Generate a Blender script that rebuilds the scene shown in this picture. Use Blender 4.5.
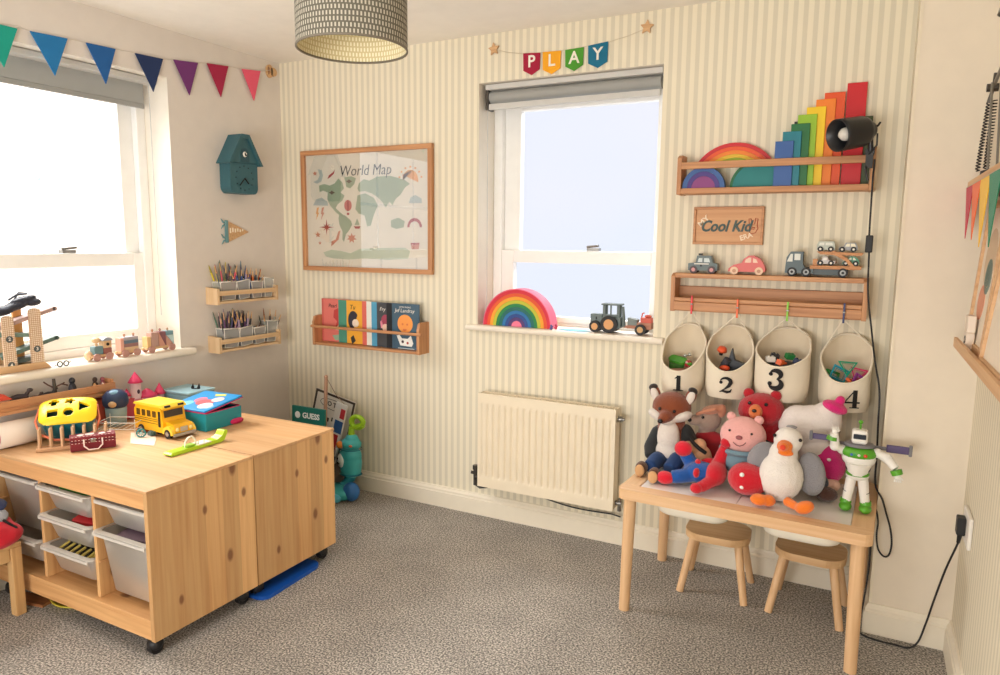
import bpy, bmesh, math, random
from mathutils import Vector, Matrix, Euler

for o in list(bpy.data.objects):
    bpy.data.objects.remove(o)
C = bpy.context.scene.collection
S = bpy.context.scene
PI = math.pi
random.seed(7)

# ---------------------------------------------------------------- camera
yaw, pitch, roll = .4793, -.1364, .0105
cam_data = bpy.data.cameras.new('camera')
cam = bpy.data.objects.new('camera', cam_data)
C.objects.link(cam)
F = Vector((-math.sin(yaw)*math.cos(pitch), math.cos(yaw)*math.cos(pitch), math.sin(pitch)))
R0 = Vector((math.cos(yaw), math.sin(yaw), 0))
U0 = R0.cross(F)
RR = math.cos(roll)*R0 + math.sin(roll)*U0
UU = -math.sin(roll)*R0 + math.cos(roll)*U0
cam.matrix_world = Matrix(((RR.x, UU.x, -F.x, 2.9289), (RR.y, UU.y, -F.y, -2.9888), (RR.z, UU.z, -F.z, 1.3729), (0, 0, 0, 1)))
cam_data.sensor_width = 36
cam_data.lens = 703.37/1000*36
cam_data.clip_start = .02
S.camera = cam

# ---------------------------------------------------------------- colour management
S.view_settings.view_transform = 'Standard'
S.view_settings.look = 'None'
S.view_settings.gamma = 1
S.view_settings.exposure = -0.02
S.view_settings.use_curve_mapping = False

def lin(c):
    o = []
    for v in c[:3]:
        v = v/255
        o.append(v/12.92 if v <= .04045 else ((v+.055)/1.055)**2.4)
    return (o[0], o[1], o[2], 1)

# ---------------------------------------------------------------- sky
w = bpy.data.worlds.new('sky'); S.world = w; w.use_nodes = True
nt = w.node_tree; nt.nodes.clear()
out = nt.nodes.new('ShaderNodeOutputWorld'); bg = nt.nodes.new('ShaderNodeBackground')
tc = nt.nodes.new('ShaderNodeTexCoord'); sep = nt.nodes.new('ShaderNodeSeparateXYZ')
nt.links.new(tc.outputs['Generated'], sep.inputs[0])
# pale blue north, warm white west (hazy low sun side)
mr = nt.nodes.new('ShaderNodeMapRange'); mr.inputs[1].default_value = -.9; mr.inputs[2].default_value = -.45
nt.links.new(sep.outputs['X'], mr.inputs[0])
mx = nt.nodes.new('ShaderNodeMix'); mx.data_type = 'RGBA'
nt.links.new(mr.outputs[0], mx.inputs['Factor'])
mx.inputs['A'].default_value = (2.3, 2.12, 1.85, 1)
mx.inputs['B'].default_value = (.86, .91, 1.03, 1)
no = nt.nodes.new('ShaderNodeTexNoise'); no.inputs['Scale'].default_value = 3.2; no.inputs['Detail'].default_value = 2
nt.links.new(tc.outputs['Generated'], no.inputs['Vector'])
mx2 = nt.nodes.new('ShaderNodeMix'); mx2.data_type = 'RGBA'; mx2.inputs['Factor'].default_value = .0
mr2 = nt.nodes.new('ShaderNodeMapRange'); mr2.inputs[1].default_value = .5; mr2.inputs[2].default_value = .75; mr2.inputs[4].default_value = .35
nt.links.new(no.outputs['Fac'], mr2.inputs[0]); nt.links.new(mr2.outputs[0], mx2.inputs['Factor'])
nt.links.new(mx.outputs['Result'], mx2.inputs['A']); mx2.inputs['B'].default_value = (1.05, .97, 1.0, 1)
nt.links.new(mx2.outputs['Result'], bg.inputs['Color'])
bg.inputs['Strength'].default_value = 1.0
nt.links.new(bg.outputs[0], out.inputs[0])

# ---------------------------------------------------------------- large lights (daylight outside left and back windows, added fill from the rear)
def area(name, loc, target, sx, sy, power, col):
    l = bpy.data.lights.new(name, 'AREA'); l.shape = 'RECTANGLE'; l.size = sx; l.size_y = sy
    l.energy = power; l.color = col
    o = bpy.data.objects.new(name, l); C.objects.link(o); o.location = loc
    d = Vector(target)-Vector(loc); o.rotation_euler = d.to_track_quat('-Z', 'Y').to_euler()
    return o
area('daylight_west', (-1.5, -1.3, 3.1), (1.2, -1.4, .7), 2.4, 1.8, 340, (1.0, .98, .95))
area('daylight_north', (1.7, 1.5, 3.1), (1.7, -1.2, .5), 1.8, 1.6, 175, (.95, .98, 1.0))
area('fill_south', (1.75, -4.6, .55), (1.7, -.6, 2.7), 2.6, 1.9, 150, (1.0, .97, .92))  # added fill behind the camera, aimed up to brighten walls and ceiling

# ---------------------------------------------------------------- materials
MATS = {}
def _base(name):
    m = bpy.data.materials.new(name); m.use_nodes = True
    nt = m.node_tree; b = nt.nodes['Principled BSDF']
    return m, nt, b
def _bump(nt, b, scale, strength, dist=.001, vec=None, detail=2):
    n = nt.nodes.new('ShaderNodeTexNoise'); n.inputs['Scale'].default_value = scale; n.inputs['Detail'].default_value = detail
    t = nt.nodes.new('ShaderNodeTexCoord'); nt.links.new(vec or t.outputs['Object'], n.inputs['Vector'])
    bp = nt.nodes.new('ShaderNodeBump'); bp.inputs['Strength'].default_value = strength; bp.inputs['Distance'].default_value = dist
    nt.links.new(n.outputs['Fac'], bp.inputs['Height']); nt.links.new(bp.outputs[0], b.inputs['Normal'])
    return n
def plain(rgb, rough=.55, metal=0, bump=None, sheen=0, coat=0, name=None):
    k = ('plain', tuple(rgb), rough, metal, bump, sheen, coat)
    if k in MATS: return MATS[k]
    m, nt, b = _base(name or 'paint_%d_%d_%d' % tuple(rgb))
    n = nt.nodes.new('ShaderNodeTexNoise'); n.inputs['Scale'].default_value = 14; n.inputs['Detail'].default_value = 3
    t = nt.nodes.new('ShaderNodeTexCoord'); nt.links.new(t.outputs['Object'], n.inputs['Vector'])
    mx = nt.nodes.new('ShaderNodeMix'); mx.data_type = 'RGBA'
    nt.links.new(n.outputs['Fac'], mx.inputs['Factor'])
    c = lin(rgb)
    mx.inputs['A'].default_value = (c[0]*.95, c[1]*.95, c[2]*.95, 1); mx.inputs['B'].default_value = (min(1, c[0]*1.05), min(1, c[1]*1.05), min(1, c[2]*1.05), 1)
    nt.links.new(mx.outputs['Result'], b.inputs['Base Color'])
    b.inputs['Roughness'].default_value = rough; b.inputs['Metallic'].default_value = metal
    if sheen: b.inputs['Sheen Weight'].default_value = sheen
    if coat: b.inputs['Coat Weight'].default_value = coat
    if bump: _bump(nt, b, bump[0], bump[1], bump[2] if len(bump) > 2 else .001)
    MATS[k] = m
    return m
def plush(rgb): return plain(rgb, .95, 0, (260, .9, .004), .35)
def cloth(rgb): return plain(rgb, .9, 0, (700, .5, .001), .15)
def wood(rgb, dark, axis='x', rough=.5, knots=0, planks=0, pax='y', scale=1.0, name='wood'):
    k = ('wood', tuple(rgb), tuple(dark), axis, knots, planks, pax, scale)
    if k in MATS: return MATS[k]
    m, nt, b = _base(name)
    t = nt.nodes.new('ShaderNodeTexCoord')
    mp = nt.nodes.new('ShaderNodeMapping'); mp.vector_type = 'POINT'
    s = {'x': (1.2, 30, 30), 'y': (30, 1.2, 30), 'z': (30, 30, 1.2)}[axis]
    mp.inputs['Scale'].default_value = tuple(v*scale for v in s)
    nt.links.new(t.outputs['Object'], mp.inputs['Vector'])
    vec = mp.outputs[0]
    col_in = None
    n = nt.nodes.new('ShaderNodeTexNoise'); n.inputs['Scale'].default_value = 1.6; n.inputs['Detail'].default_value = 5; n.inputs['Distortion'].default_value = .6
    nt.links.new(vec, n.inputs['Vector'])
    mr = nt.nodes.new('ShaderNodeMapRange'); mr.inputs[1].default_value = .35; mr.inputs[2].default_value = .72
    nt.links.new(n.outputs['Fac'], mr.inputs[0])
    mx = nt.nodes.new('ShaderNodeMix'); mx.data_type = 'RGBA'
    mx.inputs['A'].default_value = lin(rgb); mx.inputs['B'].default_value = lin(dark)
    nt.links.new(mr.outputs[0], mx.inputs['Factor'])
    res = mx.outputs['Result']
    if planks:
        sp = nt.nodes.new('ShaderNodeSeparateXYZ'); nt.links.new(t.outputs['Object'], sp.inputs[0])
        dv = nt.nodes.new('ShaderNodeMath'); dv.operation = 'DIVIDE'; dv.inputs[1].default_value = planks
        nt.links.new(sp.outputs[pax.upper()], dv.inputs[0])
        fl = nt.nodes.new('ShaderNodeMath'); fl.operation = 'FLOOR'; nt.links.new(dv.outputs[0], fl.inputs[0])
        wn = nt.nodes.new('ShaderNodeTexWhiteNoise'); wn.noise_dimensions = '1D'; nt.links.new(fl.outputs[0], wn.inputs['W'])
        hs = nt.nodes.new('ShaderNodeHueSaturation')
        m1 = nt.nodes.new('ShaderNodeMapRange'); m1.inputs[3].default_value = .78; m1.inputs[4].default_value = 1.1
        nt.links.new(wn.outputs['Value'], m1.inputs[0]); nt.links.new(m1.outputs[0], hs.inputs['Value'])
        nt.links.new(res, hs.inputs['Color']); res = hs.outputs['Color']
    if knots:
        v = nt.nodes.new('ShaderNodeTexVoronoi'); v.voronoi_dimensions = '2D'; v.inputs['Scale'].default_value = knots
        spk = nt.nodes.new('ShaderNodeSeparateXYZ'); nt.links.new(t.outputs['Object'], spk.inputs[0])
        cmb = nt.nodes.new('ShaderNodeCombineXYZ')
        other = pax.upper() if pax != axis else ('Z' if axis != 'z' else 'Y')
        ml = nt.nodes.new('ShaderNodeMath'); ml.operation = 'MULTIPLY'; ml.inputs[1].default_value = .55
        nt.links.new(spk.outputs[axis.upper()], ml.inputs[0]); nt.links.new(ml.outputs[0], cmb.inputs['X']); nt.links.new(spk.outputs[other], cmb.inputs['Y'])
        nt.links.new(cmb.outputs[0], v.inputs['Vector'])
        m2 = nt.nodes.new('ShaderNodeMapRange'); m2.inputs[1].default_value = .05; m2.inputs[2].default_value = .10; m2.inputs[3].default_value = 1; m2.inputs[4].default_value = 0
        sc_ = nt.nodes.new('ShaderNodeSeparateColor'); nt.links.new(v.outputs['Color'], sc_.inputs[0])
        ad_ = nt.nodes.new('ShaderNodeMath'); ad_.operation = 'MULTIPLY_ADD'; ad_.inputs[1].default_value = 1.1; ad_.inputs[2].default_value = .12; nt.links.new(sc_.outputs[0], ad_.inputs[0])
        dv_ = nt.nodes.new('ShaderNodeMath'); dv_.operation = 'DIVIDE'; nt.links.new(v.outputs['Distance'], dv_.inputs[0]); nt.links.new(ad_.outputs[0], dv_.inputs[1])
        nt.links.new(dv_.outputs[0], m2.inputs[0])
        mx3 = nt.nodes.new('ShaderNodeMix'); mx3.data_type = 'RGBA'; mx3.inputs['B'].default_value = lin((112, 62, 38))
        mm = nt.nodes.new('ShaderNodeMath'); mm.operation = 'MULTIPLY'; mm.inputs[1].default_value = .8
        nt.links.new(m2.outputs[0], mm.inputs[0]); nt.links.new(mm.outputs[0], mx3.inputs['Factor'])
        nt.links.new(res, mx3.inputs['A']); res = mx3.outputs['Result']
    nt.links.new(res, b.inputs['Base Color'])
    b.inputs['Roughness'].default_value = rough
    bp = nt.nodes.new('ShaderNodeBump'); bp.inputs['Strength'].default_value = .15; bp.inputs['Distance'].default_value = .0006
    nt.links.new(n.outputs['Fac'], bp.inputs['Height']); nt.links.new(bp.outputs[0], b.inputs['Normal'])
    MATS[k] = m
    return m
def glassy(name, tint=(1, 1, 1), refl=.08, rough=.0, alpha=.0, col=(255, 255, 255), fres=1.0):
    """thin pane: transparent with a fixed share of reflection and of milky diffuse"""
    k = ('glass', name)
    if k in MATS: return MATS[k]
    m = bpy.data.materials.new(name); m.use_nodes = True; nt = m.node_tree; nt.nodes.clear()
    o = nt.nodes.new('ShaderNodeOutputMaterial'); tr = nt.nodes.new('ShaderNodeBsdfTransparent'); gl = nt.nodes.new('ShaderNodeBsdfGlossy')
    tr.inputs[0].default_value = (*tint, 1); gl.inputs['Roughness'].default_value = rough
    fr = nt.nodes.new('ShaderNodeFresnel'); fr.inputs[0].default_value = 1.45
    ad = nt.nodes.new('ShaderNodeMath'); ad.operation = 'MULTIPLY_ADD'; ad.inputs[1].default_value = fres; ad.inputs[2].default_value = refl; ad.use_clamp = True
    nt.links.new(fr.outputs[0], ad.inputs[0])
    m1 = nt.nodes.new('ShaderNodeMixShader'); nt.links.new(ad.outputs[0], m1.inputs[0]); 
    src = tr.outputs[0]
    if alpha:
        df = nt.nodes.new('ShaderNodeBsdfDiffuse'); df.inputs[0].default_value = lin(col)
        m2 = nt.nodes.new('ShaderNodeMixShader'); m2.inputs[0].default_value = alpha
        nt.links.new(tr.outputs[0], m2.inputs[1]); nt.links.new(df.outputs[0], m2.inputs[2]); src = m2.outputs[0]
    nt.links.new(src, m1.inputs[1]); nt.links.new(gl.outputs[0], m1.inputs[2])
    nt.links.new(m1.outputs[0], o.inputs[0])
    MATS[k] = m
    return m
def wallpaper(axis, phase=0.0, period=.036):
    m, nt, b = _base('striped_wallpaper')
    t = nt.nodes.new('ShaderNodeTexCoord'); sp = nt.nodes.new('ShaderNodeSeparateXYZ'); nt.links.new(t.outputs['Object'], sp.inputs[0])
    a = nt.nodes.new('ShaderNodeMath'); a.operation = 'MULTIPLY_ADD'; a.inputs[1].default_value = 1/period; a.inputs[2].default_value = phase
    nt.links.new(sp.outputs[axis.upper()], a.inputs[0])
    f = nt.nodes.new('ShaderNodeMath'); f.operation = 'FRACT'; nt.links.new(a.outputs[0], f.inputs[0])
    r = nt.nodes.new('ShaderNodeValToRGB'); nt.links.new(f.outputs[0], r.inputs[0])
    A, B = lin((238, 228, 204)), lin((220, 211, 188))
    e = r.color_ramp.elements; e[0].position = 0; e[0].color = A; e[1].position = 1; e[1].color = A
    for p, c in ((.46, A), (.52, B), (.94, B), (.99, A)):
        x = e.new(p); x.color = c
    nt.links.new(r.outputs[0], b.inputs['Base Color']); b.inputs['Roughness'].default_value = .7
    _bump(nt, b, 300, .15, .0005)
    return m
def carpet():
    m, nt, b = _base('grey_carpet')
    t = nt.nodes.new('ShaderNodeTexCoord')
    n = nt.nodes.new('ShaderNodeTexNoise'); n.inputs['Scale'].default_value = 155; n.inputs['Detail'].default_value = 6
    n2 = nt.nodes.new('ShaderNodeTexNoise'); n2.inputs['Scale'].default_value = 5; n2.inputs['Detail'].default_value = 4
    nt.links.new(t.outputs['Object'], n.inputs['Vector']); nt.links.new(t.outputs['Object'], n2.inputs['Vector'])
    r = nt.nodes.new('ShaderNodeValToRGB'); nt.links.new(n.outputs['Fac'], r.inputs[0])
    e = r.color_ramp.elements; e[0].position = .36; e[0].color = lin((72, 67, 62)); e[1].position = .62; e[1].color = lin((204, 194, 182))
    x = e.new(.48); x.color = lin((132, 125, 116))
    hs = nt.nodes.new('ShaderNodeHueSaturation'); nt.links.new(r.outputs[0], hs.inputs['Color'])
    m1 = nt.nodes.new('ShaderNodeMapRange'); m1.inputs[1].default_value = .35; m1.inputs[2].default_value = .65; m1.inputs[3].default_value = .9; m1.inputs[4].default_value = 1.08
    nt.links.new(n2.outputs['Fac'], m1.inputs[0]); nt.links.new(m1.outputs[0], hs.inputs['Value'])
    nt.links.new(hs.outputs['Color'], b.inputs['Base Color']); b.inputs['Roughness'].default_value = 1; b.inputs['Sheen Weight'].default_value = .2
    bp = nt.nodes.new('ShaderNodeBump'); bp.inputs['Strength'].default_value = .8; bp.inputs['Distance'].default_value = .006
    nt.links.new(n.outputs['Fac'], bp.inputs['Height']); nt.links.new(bp.outputs[0], b.inputs['Normal'])
    return m

# ---------------------------------------------------------------- mesh helpers
def frame(o, x, y, z):
    x, y, z = Vector(x).normalized(), Vector(y).normalized(), Vector(z).normalized()
    return Matrix(((x.x, y.x, z.x, o[0]), (x.y, y.y, z.y, o[1]), (x.z, y.z, z.z, o[2]), (0, 0, 0, 1)))
# facing -Y (back wall): u = +x, v = +z, outward = -y ; facing +X (left wall): u = +y, v = +z, outward = +x
def f_back(x, y, z): return frame((x, y, z), (1, 0, 0), (0, 0, 1), (0, -1, 0))
def f_left(x, y, z): return frame((x, y, z), (0, 1, 0), (0, 0, 1), (1, 0, 0))
def rotm(rx=0, ry=0, rz=0): return Euler((rx, ry, rz)).to_matrix().to_4x4()

class MB:
    def __init__(s, mat=None):
        s.v = []; s.f = []; s.m = []; s.s = []; s.mats = []; s.c = 0; s.M = None
        if mat: s.mat(mat)
    def mat(s, m):
        if m not in s.mats: s.mats.append(m)
        s.c = s.mats.index(m); return s
    def add(s, vs, fs, smooth=False):
        n = len(s.v)
        M = s.M
        s.v += [tuple(M @ Vector(p)) if M else tuple(p) for p in vs]
        for f in fs:
            s.f.append([i+n for i in f]); s.m.append(s.c); s.s.append(smooth)
        return s
    def box(s, x0, x1, y0, y1, z0, z1, M=None):
        v = [Vector((x, y, z)) for x in (x0, x1) for y in (y0, y1) for z in (z0, z1)]
        if M: v = [M @ p for p in v]
        return s.add(v, [(0, 1, 3, 2), (4, 6, 7, 5), (0, 4, 5, 1), (2, 3, 7, 6), (0, 2, 6, 4), (1, 5, 7, 3)])
    def cb(s, cx, cy, cz, sx, sy, sz, rot=None):
        M = Matrix.Translation((cx, cy, cz)) @ (rotm(*rot) if rot else Matrix())
        return s.box(-sx/2, sx/2, -sy/2, sy/2, -sz/2, sz/2, M)
    def tube(s, pts, r, n=10, caps=True, closed=False, smooth=True):
        pts = [Vector(p) for p in pts]; k = len(pts)
        rs = r if isinstance(r, (list, tuple)) else [r]*k
        ts = []
        for i in range(k):
            a = pts[(i-1) % k] if (i > 0 or closed) else pts[i]; b = pts[(i+1) % k] if (i < k-1 or closed) else pts[i]
            t = (b-a); ts.append(t.normalized() if t.length > 1e-9 else Vector((0, 0, 1)))
        up = Vector((0, 0, 1)) if abs(ts[0].z) < .9 else Vector((1, 0, 0))
        nrm = (up - ts[0]*up.dot(ts[0])).normalized()
        vs = []
        for i in range(k):
            nrm = (nrm - ts[i]*nrm.dot(ts[i])).normalized(); bn = ts[i].cross(nrm)
            for j in range(n):
                a = 2*PI*j/n
                vs.append(pts[i] + (nrm*math.cos(a) + bn*math.sin(a))*rs[i])
        fs = []
        for i in range(k if closed else k-1):
            i2 = (i+1) % k
            for j in range(n):
                fs.append((i*n+j, i*n+(j+1) % n, i2*n+(j+1) % n, i2*n+j))
        s.add(vs, fs, smooth)
        if caps and not closed:
            s.add([vs[j] for j in range(n)], [tuple(range(n-1, -1, -1))])
            s.add([vs[(k-1)*n+j] for j in range(n)], [tuple(range(n))])
        return s
    def cyl(s, a, b, r, r2=None, n=16): return s.tube([a, b], [r, r if r2 is None else r2], n)
    def ell(s, c, r, rot=None, n=16, m=10, pw=1):
        if isinstance(r, (int, float)): r = (r, r, r)
        Q = Matrix.Translation(c) @ (rotm(*rot) if rot else Matrix())
        vs = [Q @ Vector((0, 0, r[2]))]
        def sg(x): return math.copysign(abs(x)**pw, x)
        for i in range(1, m):
            ph = PI*i/m
            for j in range(n):
                a = 2*PI*j/n
                vs.append(Q @ Vector((r[0]*sg(math.sin(ph))*sg(math.cos(a)), r[1]*sg(math.sin(ph))*sg(math.sin(a)), r[2]*sg(math.cos(ph)))))
        vs.append(Q @ Vector((0, 0, -r[2])))
        fs = [(0, 1+j, 1+(j+1) % n) for j in range(n)]
        for i in range(m-2):
            for j in range(n):
                a = 1+i*n+j; b = 1+i*n+(j+1) % n
                fs.append((a, a+n, b+n, b))
        l = len(vs)-1; q = 1+(m-2)*n
        fs += [(l, q+(j+1) % n, q+j) for j in range(n)]
        return s.add(vs, fs, True)
    def lathe(s, prof, M=None, n=24, smooth=True):
        vs = []
        for r, z in prof:
            for j in range(n):
                a = 2*PI*j/n; p = Vector((r*math.cos(a), r*math.sin(a), z)); vs.append(M @ p if M else p)
        fs = []
        for i in range(len(prof)-1):
            for j in range(n):
                fs.append((i*n+j, i*n+(j+1) % n, (i+1)*n+(j+1) % n, (i+1)*n+j))
        return s.add(vs, fs, smooth)
    def prism(s, pts, M, d, z0=0, smooth=False):
        """2D outline in frame M, from z0 to z0+d along the frame's third axis"""
        a = sum(pts[i][0]*pts[(i+1) % len(pts)][1]-pts[(i+1) % len(pts)][0]*pts[i][1] for i in range(len(pts)))
        if a < 0: pts = pts[::-1]
        n = len(pts)
        vs = [M @ Vector((x, y, z0)) for x, y in pts] + [M @ Vector((x, y, z0+d)) for x, y in pts]
        s.add(vs, [tuple(range(n-1, -1, -1)), tuple(range(n, 2*n))])
        s.add(vs, [(i, (i+1) % n, n+(i+1) % n, n+i) for i in range(n)], smooth)
        return s
    def text(s, st, M, size, ext=.001, shear=0, off=0, align='CENTER', fn=None, sx=1):
        cu = bpy.data.curves.new('t', 'FONT'); cu.body = st; cu.size = size; cu.extrude = ext; cu.shear = shear; cu.offset = off
        cu.align_x = align; cu.align_y = 'CENTER'; cu.resolution_u = 3
        o = bpy.data.objects.new('t', cu); C.objects.link(o)
        dg = bpy.context.evaluated_depsgraph_get(); me = bpy.data.meshes.new_from_object(o.evaluated_get(dg))
        vs = []
        for v in me.vertices:
            p = Vector((v.co.x*sx, v.co.y, v.co.z+ext))
            vs.append(fn(p) if fn else M @ p)
        fs = [tuple(p.vertices) for p in me.polygons]
        s.add(vs, fs)
        bpy.data.objects.remove(o); bpy.data.curves.remove(cu); bpy.data.meshes.remove(me)
        return s
    def build(s, name, parent=None, bevel=0, seg=2, remesh=0, sub=0, w=False, smoothit=0, disp=0):
        vs = s.v
        if w and parent is not None:
            Mi = wm(parent).inverted(); vs = [tuple(Mi @ Vector(p)) for p in vs]
        me = bpy.data.meshes.new(name); me.from_pydata(vs, [], s.f)
        for m in s.mats: me.materials.append(m)
        for i, p in enumerate(me.polygons): p.material_index = s.m[i]; p.use_smooth = s.s[i]
        me.update()
        o = bpy.data.objects.new(name, me); C.objects.link(o)
        if parent is not None: o.parent = parent
        if bevel:
            b = o.modifiers.new('b', 'BEVEL'); b.width = bevel; b.segments = seg; b.limit_method = 'ANGLE'; b.angle_limit = .7
        if remesh:
            r = o.modifiers.new('r', 'REMESH'); r.mode = 'VOXEL'; r.voxel_size = remesh; r.use_smooth_shade = True
            if smoothit:
                q = o.modifiers.new('s', 'SMOOTH'); q.iterations = smoothit; q.factor = .5
        if disp:
            tx = bpy.data.textures.new('fur', 'CLOUDS'); tx.noise_scale = .006
            q = o.modifiers.new('d', 'DISPLACE'); q.texture = tx; q.strength = disp; q.mid_level = .5
        if sub:
            q = o.modifiers.new('u', 'SUBSURF'); q.levels = sub; q.render_levels = sub
            for p in me.polygons: p.use_smooth = True
        return o

def wm(o):
    M = Matrix.LocRotScale(o.location, o.rotation_euler, o.scale)
    return wm(o.parent) @ M if o.parent else M
def tag(o, label, cat, group=None, kind=None):
    o['label'] = label; o['category'] = cat
    if group: o['group'] = group
    if kind: o['kind'] = kind
    return o
def thing(name, label, cat, loc=(0, 0, 0), rz=0, group=None, rot=None):
    o = bpy.data.objects.new(name, None); C.objects.link(o); o.empty_display_size = .02
    o.location = loc; o.rotation_euler = rot or (0, 0, rz)
    return tag(o, label, cat, group)
def part_label(o, l): o['label'] = l; return o
def struct(o): o['kind'] = 'structure'; return o
def dup(root, loc, rz=None, label=None, group=None):
    r = root.copy(); C.objects.link(r); r.location = loc
    if rz is not None: r.rotation_euler = (0, 0, rz)
    if label: r['label'] = label
    if group: r['group'] = group
    for ch in list(root.children):
        c = ch.copy(); C.objects.link(c); c.parent = r
        for g in list(ch.children):
            d = g.copy(); C.objects.link(d); d.parent = c
    return r
def circ(cx, cy, r, n=24, a0=0, a1=2*PI, ry=None):
    full = abs(a1-a0-2*PI) < 1e-6
    k = n if full else n+1
    return [(cx+r*math.cos(a0+(a1-a0)*i/n), cy+(ry or r)*math.sin(a0+(a1-a0)*i/n)) for i in range(k)]
def rrect(x0, x1, y0, y1, r, n=5):
    p = []
    for cx, cy, a in ((x1-r, y1-r, 0), (x0+r, y1-r, PI/2), (x0+r, y0+r, PI), (x1-r, y0+r, 1.5*PI)):
        p += [(cx+r*math.cos(a+PI/2*i/n), cy+r*math.sin(a+PI/2*i/n)) for i in range(n+1)]
    return p
def star(cx, cy, r, k=5, q=.45, a0=PI/2):
    return [(cx+(r if i % 2 == 0 else r*q)*math.cos(a0+PI*i/k), cy+(r if i % 2 == 0 else r*q)*math.sin(a0+PI*i/k)) for i in range(2*k)]

def blob(name, parent, mat, els, vox=.005, sm=4, disp=.0015, tubes=()):
    """ellipsoids and limbs fused into one continuous surface"""
    b = MB(mat)
    for e in els: b.ell(*e)
    for p, r in tubes: b.tube(p, r, 12)
    return b.build(name, parent, remesh=vox, smoothit=sm, disp=disp, w=True)
def spot(name, parent, mat, els, **k):
    b = MB(mat)
    for e in els: b.ell(*e)
    return b.build(name, parent, w=True, **k)
# shared materials
BLK = plain((28, 27, 28), .5); WHT = plain((238, 232, 222), .5); UPVC = plain((250, 249, 246), .3)
CREAM = plain((236, 224, 200), .6); WALLP = plain((224, 215, 206), .75, 0, (90, .12, .001)); BOXP = plain((234, 221, 201), .75, 0, (90, .12, .001))
OAKX = wood((208, 152, 104), (170, 112, 70), 'x', name='oak'); OAKY = wood((208, 152, 104), (170, 112, 70), 'y', name='oak'); OAKZ = wood((208, 152, 104), (170, 112, 70), 'z', name='oak')
BIRX = wood((232, 200, 158), (212, 174, 128), 'x', name='birch'); BIRY = wood((232, 200, 158), (212, 174, 128), 'y', name='birch'); BIRZ = wood((232, 200, 158), (212, 174, 128), 'z', name='birch')
BEE = wood((220, 178, 130), (196, 150, 104), 'x', name='beech', scale=2)
METAL = plain((150, 148, 144), .3, 1); DKMETAL = plain((90, 86, 82), .35, .9)
# ================================================================ SETTING
H = 2.318; W = 3.268; YR = -3.95; TH = .30
WPX = wallpaper('x'); WPY = wallpaper('y')
REVEAL = plain((240, 232, 218), .6)
b = MB(carpet()); b.box(-.3, W+.3, YR-.3, .3, -.1, 0); struct(b.build('floor'))
b = MB(plain((246, 240, 230), .8)); b.box(-.3, W+.3, YR-.3, .3, H, H+.1); struct(b.build('ceiling'))

def wall_open(name, horiz, plane, outer, a0, a1, openings, mat, rev, z1=H):
    """wall with openings; horiz 'x': plane at y=plane running along x; 'y': plane at x=plane running along y"""
    b = MB(mat)
    xs = sorted({a0, a1} | {v for o in openings for v in o[:2]}); zs = sorted({0, z1} | {v for o in openings for v in o[2:]})
    def P(a, d, z): return (a, d, z) if horiz == 'x' else (d, a, z)
    for i in range(len(xs)-1):
        for j in range(len(zs)-1):
            mx_, mz = (xs[i]+xs[i+1])/2, (zs[j]+zs[j+1])/2
            if any(o[0] < mx_ < o[1] and o[2] < mz < o[3] for o in openings): continue
            for d in (plane, outer):
                b.mat(mat if d == plane else rev)
                b.add([P(xs[i], d, zs[j]), P(xs[i+1], d, zs[j]), P(xs[i+1], d, zs[j+1]), P(xs[i], d, zs[j+1])], [(0, 1, 2, 3)])
    b.mat(rev)
    for (p, q, r, t) in openings:
        for (A, B) in (((p, r), (q, r)), ((q, r), (q, t)), ((q, t), (p, t)), ((p, t), (p, r))):
            b.add([P(A[0], plane, A[1]), P(B[0], plane, B[1]), P(B[0], outer, B[1]), P(A[0], outer, A[1])], [(0, 1, 2, 3)])
    for a in (a0, a1):
        b.add([P(a, plane, 0), P(a, outer, 0), P(a, outer, z1), P(a, plane, z1)], [(0, 1, 2, 3)])
    return struct(b.build(name))
W2 = (1.2507, 2.123, .964, 2.103)
W1 = (-2.12, -.71, .839, 2.103)
W3 = (.5, 2.9, .15, 2.1)  # opening added in the unseen rear wall to let fill light in
wall_open('wall_back', 'x', 0, TH, 0, W, [W2], WPX, REVEAL)
wall_open('wall_left', 'y', 0, -TH, YR, 0, [W1], WALLP, REVEAL)
wall_open('wall_rear', 'x', YR, YR-TH, 0, W, [W3], WALLP, REVEAL)
b = MB(WPY); b.box(W, W+.1, YR, 0, 0, H); struct(b.build('wall_right'))
# boxed-in pipe duct in the right corner
BX, BD = 3.02, .28
b = MB(BOXP)
b.add([(BX, -BD, 0), (W, -BD, 0), (W, -BD, H), (BX, -BD, H)], [(0, 1, 2, 3)])
b.mat(WPY); b.add([(BX, 0, 0), (BX, -BD, 0), (BX, -BD, H), (BX, 0, H)], [(0, 1, 2, 3)])
b.mat(CREAM); b.box(BX-.003, BX+.006, -BD-.003, -BD+.006, .11, H)
o = struct(b.build('wall_boxing'))

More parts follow.
